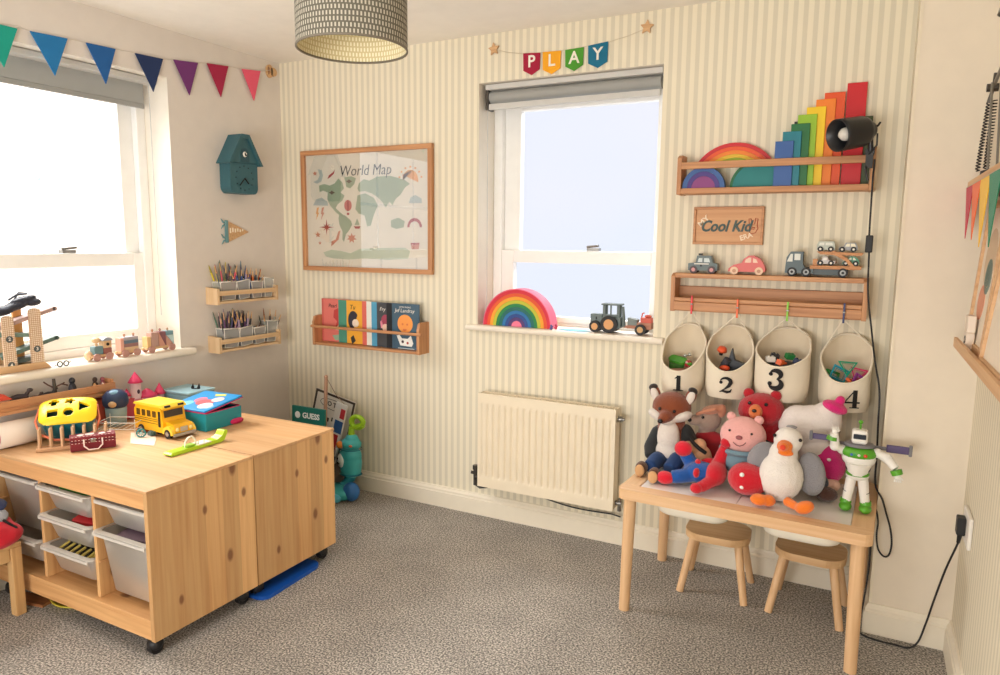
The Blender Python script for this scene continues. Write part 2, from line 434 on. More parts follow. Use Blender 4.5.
# skirting: profile swept along the wall
SK = plain((238, 228, 208), .4)
PROF = [(0, 0), (.018, 0), (.018, .078), (.014, .082), (.014, .092), (.008, .101), (.006, .108), (0, .109)]
def skirt(name, pts):
    """pts: wall-line polyline, room on the left-hand side"""
    b = MB(SK); n = len(pts); rings = []
    for i in range(n):
        p = Vector(pts[i])
        dirs = []
        if i > 0: dirs.append((p-Vector(pts[i-1])).normalized())
        if i < n-1: dirs.append((Vector(pts[i+1])-p).normalized())
        nn = [Vector((-d.y, d.x)) for d in dirs]
        m = nn[0] if len(nn) == 1 else (nn[0]+nn[1])/(1+nn[0].dot(nn[1]))
        rings.append([(p.x+m.x*q, p.y+m.y*q, z) for q, z in PROF])
    k = len(PROF)
    for i in range(n-1):
        b.add(rings[i]+rings[i+1], [(j, k+j, k+j+1, j+1) for j in range(k-1)])
    b.add(rings[0], [tuple(range(k))]); b.add(rings[-1], [tuple(range(k-1, -1, -1))])
    return struct(b.build(name))
skirt('baseboard_back', [(BX, 0), (0, 0)])
skirt('baseboard_left', [(0, -.02), (0, YR)])
skirt('baseboard_right', [(W, YR), (W, -BD), (BX, -BD), (BX, -.02)])
skirt('baseboard_rear', [(0, YR), (.45, YR)])

def sill(name, horiz, a0, a1, z, depth, out, t=.03):
    b = MB(plain((240, 230, 214), .35))
    n = 8; pr = [(depth, z)] + [(-out+.015-.015*math.sin(PI*i/n), z-t/2+t/2*math.cos(PI*i/n)) for i in range(n+1)] + [(depth, z-t)]
    vs = []
    for a in (a0, a1):
        for d, zz in pr: vs.append((a, d, zz) if horiz == 'x' else (-d, a, zz))
    k = len(pr)
    b.add(vs, [(i, (i+1) % k, k+(i+1) % k, k+i) for i in range(k)], False)
    b.add(vs, [tuple(range(k-1, -1, -1)), tuple(range(k, 2*k))])
    return b
# window 2 (back wall)
BARM = bpy.data.materials.new('glare_glazing_bar'); BARM.use_nodes = True
_n = BARM.node_tree; _n.nodes.clear(); _o = _n.nodes.new('ShaderNodeOutputMaterial'); _a = _n.nodes.new('ShaderNodeBsdfTranslucent'); _d = _n.nodes.new('ShaderNodeBsdfDiffuse'); _m = _n.nodes.new('ShaderNodeMixShader')
_t = _n.nodes.new('ShaderNodeBsdfTransparent'); _t.inputs[0].default_value = (.88, .93, 1, 1); _m.inputs[0].default_value = .75  # mostly see-through and bluish, imitating glare that washes out the bars
_a.inputs[0].default_value = (.9, .95, 1, 1); _d.inputs[0].default_value = (.9, .93, .97, 1)
_n.links.new(_d.outputs[0], _m.inputs[1]); _n.links.new(_t.outputs[0], _m.inputs[2]); _n.links.new(_m.outputs[0], _o.inputs[0])
def window(name, Mx, w, h, bars, rail, wid=.07, blind=None, latch=.5, wr=None, br=.06):
    """sash window in frame Mx (u along wall, v up, third axis into the room); origin = lower left corner of the opening at the frame plane"""
    root = bpy.data.objects.new(name, None); C.objects.link(root); root['kind'] = 'structure'
    b = MB(UPVC); b.M = Mx
    fw = .045
    for (x0, x1, y0, y1) in ((0, fw, 0, h), (w-fw, w, 0, h), (fw, w-fw, 0, .04 if br > .05 else .016), (fw, w-fw, h-fw, h)): b.box(x0, x1, y0, y1, -.07, .0)
    b.build('window_frame', root, bevel=.004)
    G = glassy('window_glass', refl=.004, fres=.04, rough=.3)
    # upper sash (outer), lower sash (inner)
    for nm, y0, y1, zo in (('upper_sash', rail-.03, h-fw, -.055), ('lower_sash', .04 if br > .05 else .016, rail+.03, -.028)):
        s = MB(UPVC); s.M = Mx; sw = wid if nm == 'upper_sash' else wid-.02; sr = wr or sw
        s.box(fw, fw+sw, y0, y1, zo-.02, zo+.02); s.box(w-fw-sr, w-fw, y0, y1, zo-.02, zo+.02)
        q_ = br if nm == 'lower_sash' else .06; s.box(fw+sw, w-fw-sr, y0, y0+q_, zo-.02, zo+.02); s.box(fw+sw, w-fw-sr, y1-.06, y1, zo-.02, zo+.02)
        so = s.build(nm, root, bevel=.003)
        for kind, q in bars:
            g = MB(BARM); g.M = Mx
            if kind == 'v': g.box(q-.011, q+.011, y0+.06, y1-.06, zo-.006, zo-.004)
            elif y0 < q < y1: g.box(fw+sw, w-fw-sr, q-.011, q+.011, zo-.009, zo-.007)
            else: continue
            g.build('glazing_bar', so)
        g = MB(G); g.M = Mx; g.add([(fw+sw, y0+q_, zo), (w-fw-sr, y0+q_, zo), (w-fw-sr, y1-.06, zo), (fw+sw, y1-.06, zo)], [(0, 1, 2, 3)])
        g.build('pane', so)
    s = MB(METAL); s.M = Mx; s.cb(w*latch, rail+.038, -.03, .06, .014, .03); s.tube([(w*latch-.03, rail+.05, -.02), (w*latch+.03, rail+.056, -.01)], .006); s.build('latch', root)
    return root
M2 = frame((W2[0], .155, W2[2]), (1, 0, 0), (0, 0, 1), (0, -1, 0))
window('window_2', M2, W2[1]-W2[0], W2[3]-W2[2], [], .335, wid=.085, latch=.6, wr=.022, br=.03)
M1 = frame((-.17, W1[0], W1[2]), (0, 1, 0), (0, 0, 1), (1, 0, 0))
window('window_1', M1, W1[1]-W1[0], W1[3]-W1[2], [('v', .48), ('v', .93), ('h', .78)], .43, wid=.07, latch=.72)
M3 = frame((W3[0], YR-.12, W3[2]), (1, 0, 0), (0, 0, 1), (0, 1, 0))
window('added_window', M3, W3[1]-W3[0], W3[3]-W3[2], [('v', 1.2)], .9)  # made-up rear window, added for the fill light
o = struct(sill('trim_2', 'x', W2[0]-.05, W2[1]+.05, W2[2]+.003, .0, .035, .028).box(W2[0], W2[1], -.001, .16, W2[2]-.025, W2[2]+.003).build('trim_2'))
bb = sill('trim_1', 'y', W1[0]-.05, W1[1]+.05, W1[2]+.003, .0, .05, .034); bb.box(-.17, .001, W1[0], W1[1], W1[2]-.03, W1[2]+.003); struct(bb.build('trim_1'))

# roller blinds, rolled up
GREY = plain((158, 158, 154), .6); LG = plain((205, 203, 198), .4)
t = thing('roller_blind', 'grey roller blind almost fully rolled up in the window on the striped wall', 'blind', ((W2[0]+W2[1])/2, .06, 2.04))
b = MB(LG); b.box(W2[0]+.02, W2[1]-.01, .025, .085, 2.075, 2.1); b.build('headrail', t, bevel=.003, w=True)
b = MB(GREY); b.tube([(W2[0]+.035, .06, 2.045), (W2[1]-.02, .06, 2.045)], .028, 20); b.build('rolled_fabric', t, w=True)
b = MB(LG); b.box(W2[0]+.035, W2[1]-.02, .03, .05, 1.985, 2.012); b.build('bottom_bar', t, bevel=.004, w=True)
b = MB(DKMETAL); b.box(W2[0]+.018, W2[0]+.034, .03, .09, 1.985, 2.085); b.build('bracket', t, bevel=.003, w=True)
b = MB(LG); b.tube([(W2[0]+.026, .04, 1.99), (W2[0]+.026, .045, 1.02)], .002, 6); b.build('chain', t, w=True)
t = thing('roller_blind', 'grey roller blind pulled a little way down in the window on the plain wall', 'blind', (-.12, -1.41, 2.03))
b = MB(LG); b.box(-.13, -.06, W1[0]+.02, W1[1]-.01, 2.075, 2.1); b.build('headrail', t, bevel=.003, w=True)
b = MB(plain((168, 169, 166), .7)); b.box(-.118, -.116, W1[0]+.04, W1[1]-.04, 1.985, 2.085); b.build('blind_fabric', t, w=True)
b = MB(GREY); b.box(-.124, -.112, W1[0]+.04, W1[1]-.04, 1.965, 1.987); b.build('bottom_bar', t, bevel=.003, w=True)
b = MB(LG); b.tube([(-.09, W1[1]-.03, 2.08), (-.09, W1[1]-.03, 1.0)], .002, 6); b.build('chain', t, w=True)
# ================================================================ WALL-MOUNTED THINGS
# ---- framed world map
t = thing('framed_map', 'oak framed World Map print behind glass on the striped wall', 'picture', (.585, 0, 1.52))
x0, x1, z0, z1 = .157, 1.002, 1.202, 1.842
M = f_back(0, -.002, 0)
b = MB(OAKX)
for z in (z0, z1-.024): b.box(x0, x1, -.027, -.002, z, z+.024)
b.mat(OAKZ)
for x in (x0, x1-.024): b.box(x, x+.024, -.027, -.002, z0+.024, z1-.024)
b.build('frame', t, bevel=.002, w=True)
PAPER = plain((240, 230, 212), .8); SAGE = plain((170, 182, 152), .8); SAGE2 = plain((196, 204, 178), .8)
b = MB(PAPER); b.box(x0+.02, x1-.02, -.010, -.002, z0+.02, z1-.02)
# drawing coordinates: crop pixels (0..700 x 0..675)
def mp(p):
    cx, cy = p
    u = (cx-5)/(652-5); top = 32+(0-32)*u; bot = 625+(648-625)*u
    v = (cy-top)/(bot-top)
    return (x0+u*(x1-x0), z1-v*(z1-z0))
def art(m, pts, dz=.0006):
    b.mat(m); b.prism([mp(p) for p in pts], f_back(0, -.010, 0), dz)
art(SAGE, [(92, 200), (120, 192), (150, 200), (175, 190), (195, 165), (215, 185), (222, 215), (205, 235), (225, 250), (214, 275), (190, 292), (178, 312), (196, 330), (215, 345), (205, 352), (180, 335), (150, 300), (135, 268), (138, 235), (115, 225), (95, 232)])
art(SAGE, [(225, 160), (262, 155), (285, 165), (275, 195), (255, 215), (235, 208), (232, 182)])
art(SAGE, [(196, 345), (225, 348), (255, 375), (262, 395), (245, 425), (228, 445), (218, 482), (210, 470), (212, 430), (196, 395), (192, 365)])
art(SAGE, [(292, 250), (330, 240), (372, 262), (392, 300), (372, 345), (356, 400), (338, 405), (326, 350), (296, 340), (280, 318)])
art(SAGE, [(300, 190), (325, 170), (352, 178), (390, 158), (455, 155), (520, 175), (545, 195), (520, 215), (500, 250), (478, 268), (462, 300), (448, 282), (430, 310), (415, 285), (395, 262), (362, 240), (330, 228), (300, 232), (292, 215)])
art(SAGE, [(455, 375), (490, 362), (520, 380), (515, 410), (480, 418), (455, 408)])
art(SAGE2, [(108, 535), (150, 522), (200, 528), (250, 540), (300, 518), (400, 514), (520, 512), (545, 530), (535, 568), (440, 574), (320, 566), (240, 572), (160, 566), (120, 556)])
RED = plain((178, 66, 62), .8); TER = plain((214, 140, 110), .8); MUST = plain((238, 172, 92), .8); GREYB = plain((188, 196, 190), .8)
art(GREYB, [(88, 118), (108, 124), (115, 150), (105, 180), (82, 190), (62, 182), (85, 172), (98, 150)])
art(TER, star(0, 0, 1) and [(p[0]*13+72, -p[1]*13+140) for p in star(0, 0, 1)])
art(TER, [(p[0]*16+80, -p[1]*16+446) for p in star(0, 0, 1)]); art(TER, [(p[0]*10+90, -p[1]*10+488) for p in star(0, 0, 1)])
art(GREYB, [(58, 298), (75, 268), (105, 260), (135, 280), (138, 300)])
for q in (78, 105): art(MUST if q == 78 else TER, [(q, 310), (q+12, 308), (q+4, 335), (q+12, 334), (q-6, 372), (q, 342), (q-6, 342)])
art(RED, [(p[0]*40+128, -p[1]*40+408) for p in star(0, 0, 1, 4, .16)]); art(RED, [(p[0]*24+128, -p[1]*24+408) for p in star(0, 0, 1, 4, .2, PI/4)], .0004)
art(plain((206, 110, 104), .8), [(p[0]*19+242, -p[1]*28+300) for p in circ(0, 0, 1, 18)]); art(RED, [(236, 336), (248, 336), (248, 347), (236, 347)])
art(RED, [(p[0]*6+242, -p[1]*28+300) for p in circ(0, 0, 1, 12)], .0009)
art(RED, [(270, 404), (305, 404), (298, 416), (278, 416)]); art(SAGE, [(288, 365), (300, 398), (274, 398)])
art(TER, [(p[0]*26+258, -p[1]*26+464) for p in star(0, 0, 1, 7, .5)])
art(MUST, [(512, 150)] + [(548-36*math.cos(PI*i/10), 178-52*math.sin(PI*i/10)) for i in range(11)] + [(584, 188)])
for k in range(7):
    a = PI*(k+.5)/7; cx, cy = 548-52*math.cos(a), 176-64*math.sin(a)
    art(MUST, [(p[0]*5+cx, p[1]*5+cy) for p in circ(0, 0, 1, 8)])
art(GREYB, [(540, 290), (548, 262), (570, 250), (598, 268), (600, 290)])
art(RED, [(566-34*math.cos(PI*i/12), 410-46*math.sin(PI*i/12)) for i in range(13)] + [(566+24*math.cos(PI*i/12), 410-30*math.sin(PI*i/12)) for i in range(13)])
art(TER, [(548, 492), (588, 492), (584, 520), (552, 520)]); art(RED, [(548, 488), (588, 488), (588, 496), (548, 496)], .0009)
for cx, cy in ((250, 180), (160, 235)): art(plain((120, 96, 78), .8), [(p[0]*16+cx, -p[1]*11+cy) for p in star(0, 0, 1, 4, .6)], .0009)
art(RED, [(138, 168), (146, 150), (168, 134), (178, 122), (172, 142), (154, 158)]); art(TER, [(190, 430), (200, 425), (190, 470), (150, 505), (152, 480), (175, 470)])
b.mat(BLK); b.text('World Map', f_back(x0+(330-5)/647*(x1-x0), -.0105, z1-.115), .078, .0006, shear=.18, off=-.0008, sx=.92)
b.build('print', t, w=True)
b = MB(glassy('picture_glass', refl=.17, fres=1.2)); b.add([(x0+.02, -.0155, z0+.02), (x1-.02, -.0155, z0+.02), (x1-.02, -.0155, z1-.02), (x0+.02, -.0155, z1-.02)], [(0, 1, 2, 3)])
b.build('glass', t, w=True)

# ---- picture-book rack
t = thing('book_rack', 'oak wall rack holding a row of front-facing picture books', 'rack', (.62, 0, .81))
b = MB(OAKY)
def side_outline(z0, z1, d): return [(0, z0), (d, z0), (d, z1-.035), (d-.012, z1-.004), (d-.03, z1), (0, z1)]
for i, x in enumerate((.272, .953)):
    b = MB(OAKZ); b.prism([(-p[0], p[1]) for p in side_outline(.802, .962, .092)], frame((x, 0, 0), (0, 1, 0), (0, 0, 1), (1, 0, 0)), .015); b.build('side_panel', t, bevel=.002, w=True)
b = MB(OAKX); b.box(.287, 0.953, -.09, -.002, .803, .817); b.build('bottom_slat', t, bevel=.002, w=True)
b = MB(OAKX); b.tube([(.262, -.0885, .904), (.978, -.0885, .904)], .008, 12); b.build('front_rail', t, w=True)
b = MB(OAKX); b.box(.287, 0.953, -.012, -.002, .835, .87); b.build('back_rail', t, bevel=.002, w=True)

def book(x0, x1, ztop, y, cover, strip, sw, label, artfn, wd=.192):
    t = thing('picture_book', label, 'book', ((x0+x1)/2, y, .817), group='picture books in the wall rack')
    b = MB(plain(cover, .45)); b.box(x0, x1, y-.0058, y-.0048, .819, ztop); b.box(x0, x1, y-.001, y, .819, ztop); b.box(x0, x0+.0015, y-.0048, y-.001, .819, ztop)
    b.mat(plain(strip, .45)); b.box(x0-.0005, x0+sw, y-.0062, y-.0058, .819, ztop)
    if artfn: artfn(b, x0, x1, ztop, y-.0058)
    b.build('cover', t, w=True)
    b = MB(WHT); b.box(x0+.002, x1-.003, y-.0047, y-.0011, .822, ztop-.003); b.build('pages', t, w=True)
    return t
def poly(b, m, pts, y, dz=.0004): b.mat(plain(m, .5)); b.prism(pts, f_back(0, y, 0), dz)
def a1(b, x0, x1, zt, y):
    poly(b, (196, 70, 66), [(x0+.085, zt-.06), (x0+.125, zt-.045), (x0+.15, zt-.07), (x0+.12, zt-.13), (x0+.09, zt-.16), (x0+.105, zt-.12), (x0+.08, zt-.1)], y)
    poly(b, (238, 228, 200), [(x0+.085, zt-.165), (x0+.165, zt-.1), (x0+.165, zt-.175)], y)
    poly(b, (150, 180, 150), [(x0+.07, zt-.2), (x0+.15, zt-.185), (x0+.155, zt-.22), (x0+.09, zt-.225)], y)
    b.mat(BLK); b.text('Pearl', f_back(x0+.075, y, zt-.038), .028, .0004, shear=.2)
def a2(b, x0, x1, zt, y):
    poly(b, (50, 48, 62), [(x0+.1+.035*math.cos(a), zt-.105+.05*math.sin(a)) for a in [PI*i/10 for i in range(2, 16)]], y)
    poly(b, (245, 226, 205), circ(x0+.115, zt-.12, .022, 14), y, .001); poly(b, (60, 56, 50), [(x0+.08, zt-.2), (x0+.1, zt-.185), (x0+.115, zt-.215), (x0+.09, zt-.235)], y)
    b.mat(BLK); b.text('Tu', f_back(x0+.095, y, zt-.036), .034, .0004, shear=.2)
def a3(b, x0, x1, zt, y):
    poly(b, (60, 60, 62), circ(x0+.1, zt-.13, .035, 14), y)
def a4(b, x0, x1, zt, y):
    poly(b, (170, 70, 92), circ(x0+.09, zt-.09, .028, 14), y); poly(b, (240, 150, 170), [(x0+.055, zt-.1), (x0+.068, zt-.09), (x0+.075, zt-.13), (x0+.06, zt-.135)], y)
    poly(b, (240, 200, 180), circ(x0+.088, zt-.13, .02, 12), y, .001)
    b.mat(WHT); b.text('Fry', f_back(x0+.07, y, zt-.035), .028, .0004, shear=.2)
def a5(b, x0, x1, zt, y):
    poly(b, (244, 158, 78), circ(x0+.115, zt-.102, .047, 24), y); poly(b, (222, 120, 70), circ(x0+.1, zt-.105, .006, 8), y, .001); poly(b, (222, 120, 70), circ(x0+.128, zt-.105, .006, 8), y, .001)
    poly(b, (222, 120, 70), circ(x0+.113, zt-.128, .012, 10, PI, 2*PI), y, .001)
    poly(b, (240, 240, 235), [(x0+.062, zt-.165), (x0+.08, zt-.16), (x0+.095, zt-.178), (x0+.13, zt-.178), (x0+.15, zt-.16), (x0+.165, zt-.2), (x0+.155, zt-.218), (x0+.085, zt-.215)], y)
    poly(b, (70, 50, 60), circ(x0+.1, zt-.195, .008, 8), y, .001); poly(b, (170, 60, 50), circ(x0+.13, zt-.2, .007, 8), y, .001)
    b.mat(WHT); b.text('LITTLE PEOPLE', f_back(x0+.115, y, zt-.018), .011, .0004); b.text('Jef Landray', f_back(x0+.112, y, zt-.036), .027, .0004, shear=.2)
    poly(b, (226, 230, 228), [(x0+.07, zt-.231), (x0+.17, zt-.231), (x0+.17, zt-.228), (x0+.07, zt-.228)], y)
book(.288, .478, 1.052, -.024, (226, 122, 112), (212, 104, 96), .012, 'coral pink picture book with a red haired figure, leftmost in the wall rack', a1)
book(.410, .602, 1.050, -.0308, (246, 178, 58), (78, 150, 128), .055, 'yellow picture book with a green spine strip in the wall rack', a2)
book(.576, .768, 1.051, -.0376, (240, 236, 224), (226, 110, 96), .028, 'white picture book with a pink spine strip in the wall rack', a3)
book(.643, .835, 1.051, -.0444, (70, 72, 76), (82, 160, 196), .034, 'charcoal picture book with a light blue spine strip in the wall rack', a4)
book(.745, .946, 1.052, -.0512, (62, 92, 112), (24, 26, 32), .034, 'dark blue picture book with an orange round face, rightmost in the rack', a5)

# ---- radiator
t = thing('radiator', 'white panel radiator below the window on the striped wall', 'radiator', (1.655, -.05, .19))
RW = plain((240, 226, 200), .35)
b = MB(RW)
x0, x1, z0, z1, yf = 1.315, 1.996, .192, .645, -.1
nx, nz, n_rib = 240, 22, 20
def rdep(u, v):
    # convex ribs inside a flat border
    bx, bz = .016, .042
    if u < bx or u > (x1-x0)-bx: return 0
    e = min(1, max(0, min(v-bz, (z1-z0)-bz-v)/.02)); e = math.sin(e*PI/2)
    ph = (u-bx)/((x1-x0)-2*bx)*n_rib
    fr = abs(ph-math.floor(ph)-.5)*2     # 0 at rib crest
    g = max(0, 1-((1-fr)/.42)**2) if fr > .58 else 0
    return .0075*e*g
vs = []
zs = [0, .03, .04, .045, .05, .055, .06, .065, .1, .225, (z1-z0)-.1] + [(z1-z0)-q for q in (.065, .06, .055, .05, .045, .04, .03, .0)]
for v in zs:
    for i in range(nx+1):
        u = (x1-x0)*i/nx; vs.append((x0+u, yf+rdep(u, v), z0+v))
b.add(vs, [(j*(nx+1)+i, j*(nx+1)+i+1, (j+1)*(nx+1)+i+1, (j+1)*(nx+1)+i) for j in range(len(zs)-1) for i in range(nx)], True)
for q in ((x0, x1, yf, yf+.012, z0-.006, z0), (x0, x1, yf, yf+.012, z1, z1+.004), (x0-.004, x0, yf, yf+.012, z0-.006, z1+.004), (x1, x1+.004, yf, yf+.012, z0-.006, z1+.004)): b.box(*q)
b.build('front_panel', t, w=True)
b = MB(RW); b.box(x0+.004, x1-.004, yf+.05, yf+.062, z0, z1-.004)
for i in range(34):
    x = x0+.02+i*.0193; b.box(x, x+.012, yf+.0125, yf+.05, z0+.02, z1-.012)
b.build('convector', t, w=True)
b = MB(RW)
for i in range(46):
    x = x0+.006+i*.0146; b.box(x, x+.007, yf+.013, yf+.06, z1-.004, z1)
b.box(x0, x1, yf+.056, yf+.064, z1-.02, z1+.003); b.box(x0, x1, yf+.0125, yf+.017, z1-.02, z1+.003)
b.build('top_grille', t, w=True)
for x in (x0-.003, x1-.001):
    b = MB(RW); b.box(x, x+.004, yf+.012, yf+.064, z0+.0, z1+.002); b.build('side_cover', t, bevel=.001, w=True)
b = MB(DKMETAL); b.cyl((x0-.003, -.065, .215), (x0-.04, -.065, .215), .011); b.cyl((x0-.035, -.065, .175), (x0-.035, -.065, .265), .010); b.cyl((x0-.035, -.065, .255), (x0-.035, -.065, .275), .014)
b.tube([(x0-.035, -.065, .235), (x0-.055, -.075, .24)], .008); b.tube([(x0-.035, -.065, .178), (x0-.01, -.065, .165), (x0+.02, -.04, .165)], .006); b.build('valve', t, w=True)
b = MB(METAL); b.cyl((x1, -.06, .60), (x1+.022, -.06, .60), .014, n=14); b.cyl((x1+.02, -.06, .60), (x1+.032, -.06, .60), .008); part_label(b.build('bleed_plug', t, w=True), 'round metal bleed plug')
b = MB(METAL); b.cyl((x1, -.06, .215), (x1+.03, -.06, .215), .011); b.cyl((x1+.022, -.06, .18), (x1+.022, -.06, .235), .009); b.build('valve', t, w=True)
b = MB(BLK); b.tube([(x0+.3, -.03, .165)]+[(x0+.3+.06*i, -.03, .165-.004*i-.012*math.sin(i*.6)) for i in range(1, 7)]+[(x1+.02, -.03, .14)], .0035, 6); part_label(b.build('cable', t, w=True), 'thin dark cable running under the radiator')

# ---- PLAY bunting
t = thing('letter_bunting', 'string of four coloured felt pennants spelling PLAY above the window', 'bunting', (1.69, 0, 2.2))
b = MB(plain((210, 196, 170), .8)); b.tube([(1.335, -.006, 2.245), (1.41, -.006, 2.222), (1.48, -.006, 2.210), (1.57, -.006, 2.205), (1.68, -.006, 2.203), (1.79, -.006, 2.208), (1.88, -.006, 2.214), (1.97, -.006, 2.229), (2.045, -.006, 2.25)], .0012, 6); b.build('string', t, w=True)
for (xa, xb, za, zb, zt, col, ch, lab) in ((1.482, 1.566, 2.211, 2.205, 2.113, (168, 24, 58), 'P', 'crimson pennant with a white P'), (1.578, 1.666, 2.206, 2.203, 2.108, (246, 170, 34), 'L', 'orange yellow pennant with a white L'),
        (1.686, 1.772, 2.203, 2.206, 2.111, (76, 152, 44), 'A', 'green pennant with a white A'), (1.792, 1.882, 2.209, 2.217, 2.113, (22, 110, 142), 'Y', 'teal blue pennant with a white Y')):
    b = MB(cloth(col)); b.prism([(xa, za), (xb, zb), (xb-.002, zt+.022), ((xa+xb)/2, zt), (xa+.002, zt+.022)], f_back(0, -.004, 0), .004); o = part_label(b.build('pennant', t, w=True), lab)
    b = MB(cloth((244, 238, 226))); b.text(ch, f_back((xa+xb)/2, -.008, (za+zt)/2+.008), .072, .001, off=.0012); b.build('letter', o, w=True)
for x, z, a in ((1.332, 2.246, .1), (2.048, 2.254, -.1)):
    b = MB(BEE); b.prism([(x+p[0], z+p[1]) for p in star(0, 0, .03, 5, .5, PI/2+a)], f_back(0, -.004, 0), .006); b.build('wooden_star', t, bevel=.001, w=True)

# ---- rainbow flag bunting on the plain wall
BC = [((8, 160, 140), 'jade green'), ((24, 118, 180), 'bright blue'), ((20, 92, 160), 'mid blue'), ((18, 44, 92), 'navy blue'), ((112, 42, 112), 'purple'), ((168, 20, 66), 'crimson'), ((240, 92, 120), 'coral pink')]
FL = [(-1.45, -1.36, 2.148, 2.16), (-1.315, -1.17, 2.152, 2.160), (-1.095, -.965, 2.163, 2.168), (-.875, -.735, 2.172, 2.178), (-.68, -.545, 2.188, 2.203), (-.492, -.362, 2.213, 2.226), (-.275, -.15, 2.232, 2.247)]
t = thing('flag_bunting', 'string of rainbow felt triangle flags along the plain wall above the window', 'bunting', (.01, -.8, 2.2))
b = MB(plain((210, 200, 184), .8)); b.tube([(.012, -1.62, 2.15), (.012, -1.45, 2.147)]+[(.012, q[k], q[k+2]) for q in FL for k in (0, 1)]+[(.012, -.075, 2.268)], .0011, 6); b.build('string', t, w=True)
for (ya, yb, za, zb), (col, nm) in zip([(-1.62, -1.49, 2.15, 2.148)]+FL[:0]+[(-1.51+.06, -1.36, 2.147, 2.149)]+FL[1:], [((40, 140, 60), 'green')]+BC):
    if ya < -1.5: continue
    if nm == 'jade green': ya = -1.5
    b = MB(cloth(col)); b.prism([(ya, za), (yb, zb), ((ya+yb)/2+.012, (za+zb)/2-.152)], f_left(.010, 0, 0), .004); part_label(b.build('flag', t, w=True), nm+' triangle flag')
b = MB(BEE); b.prism([(y, z) for y, z in circ(-.052, 2.262, .022, 18)], f_left(0, 0, 0), .012)
b.prism([(y, z) for y, z in circ(-.078, 2.262, .024, 18, ry=.034)], f_left(0, 0, 0), .009); b.mat(plain((150, 110, 80), .6))
for yy in (-.088, -.066): b.prism(circ(yy, 2.262, .006, 10, ry=.02), f_left(0.009, 0, 0), .003)
b.build('wooden_toggle', t, bevel=.001, w=True)

# ---- birdhouse clock
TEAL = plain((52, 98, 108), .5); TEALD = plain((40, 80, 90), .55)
t = thing('birdhouse_clock', 'dusky teal birdhouse shaped wall clock on the plain wall', 'clock', (0, -.343, 1.61))
M = frame((0, -.343+.302*.79, -.014), (0, 1, 0), (0, 0, 1), (1, 0, 0)) @ Matrix.Diagonal((.79, 1, 1, 1))
b = MB(TEAL); body = rrect(-.415, -.19, 1.612, 1.80, .035, 5); b.prism([(-.415, 1.79), (-.415, 1.65)]+[p for p in rrect(-.415, -.19, 1.612, 1.9, .035, 6) if p[1] < 1.66]+[(-.19, 1.65), (-.19, 1.79), (-.302, 1.90)], M, .075); b.build('case', t, bevel=.003, w=True)
b = MB(TEAL)
b.prism([(-.443, 1.757), (-.335, 1.907), (-.269, 1.907), (-.161, 1.757), (-.185, 1.757), (-.28, 1.888), (-.324, 1.888), (-.419, 1.757)], M, .095)
b.prism([(-.43, 1.765), (-.33, 1.9), (-.274, 1.9), (-.174, 1.765)], (Matrix.Translation((.0755, 0, 0)) @ M), .008); b.build('roof', t, bevel=.003, w=True)
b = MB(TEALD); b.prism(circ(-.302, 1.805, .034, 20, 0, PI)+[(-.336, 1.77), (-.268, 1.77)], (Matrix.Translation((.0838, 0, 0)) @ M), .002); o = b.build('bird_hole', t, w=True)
b = MB(WHT); b.ell((.086, -.345, 1.794), (.006, .013, .014)); b.mat(BLK); b.ell((.0895, -.343, 1.794), (.005, .008, .009)); b.mat(WHT); b.ell((.0935, -.342, 1.797), (.003, .004, .004)); b.build('bird_eye', o, w=True)
for k in range(12):
    b = MB(BLK)
    a = k*PI/6; yy, zz = -.343+.055*math.cos(a), 1.676+.06*math.sin(a); b.cb(.0762, yy, zz, .002, .004, .005); b.build('hour_mark', t, w=True)
for l, a, th in ((.036, -.8, .0035), (.05, -2.3, .0028)):
    b = MB(BLK); c, s_ = math.cos(a), math.sin(a); b.tube([(.0785, -.343, 1.676), (.0785, -.343+l*c, 1.676+l*s_)], th, 6); b.build('clock_hand', t, w=True)

M = f_left(0, 0, 0)
# ---- small wooden pennant
t = thing('wooden_pennant', 'small engraved wooden pennant plaque on the plain wall below the clock', 'plaque', (0, -.35, 1.405))
b = MB(BEE); b.prism([(-.40, 1.46), (-.40, 1.352), (-.262, 1.406)], M, .006); b.build('board', t, bevel=.001, w=True)
b = MB(plain((110, 152, 156), .6)); b.prism([(-.416, 1.463), (-.40, 1.463), (-.40, 1.350), (-.416, 1.350)], M, .009)
for z in (1.445, 1.367):
    for s_ in (-1, 1): b.prism([(-.414, z), (-.44, z+s_*.026), (-.43, z+s_*.006)], M, .006)
b.build('teal_ties', t, w=True)
b = MB(plain((248, 236, 214), .6)); [b.cb(.0064, -.385+.016*k, 1.412+.003*(k % 2), .0008, .008, .026-.003*k) for k in range(6)]; b.build('lettering', t, w=True)

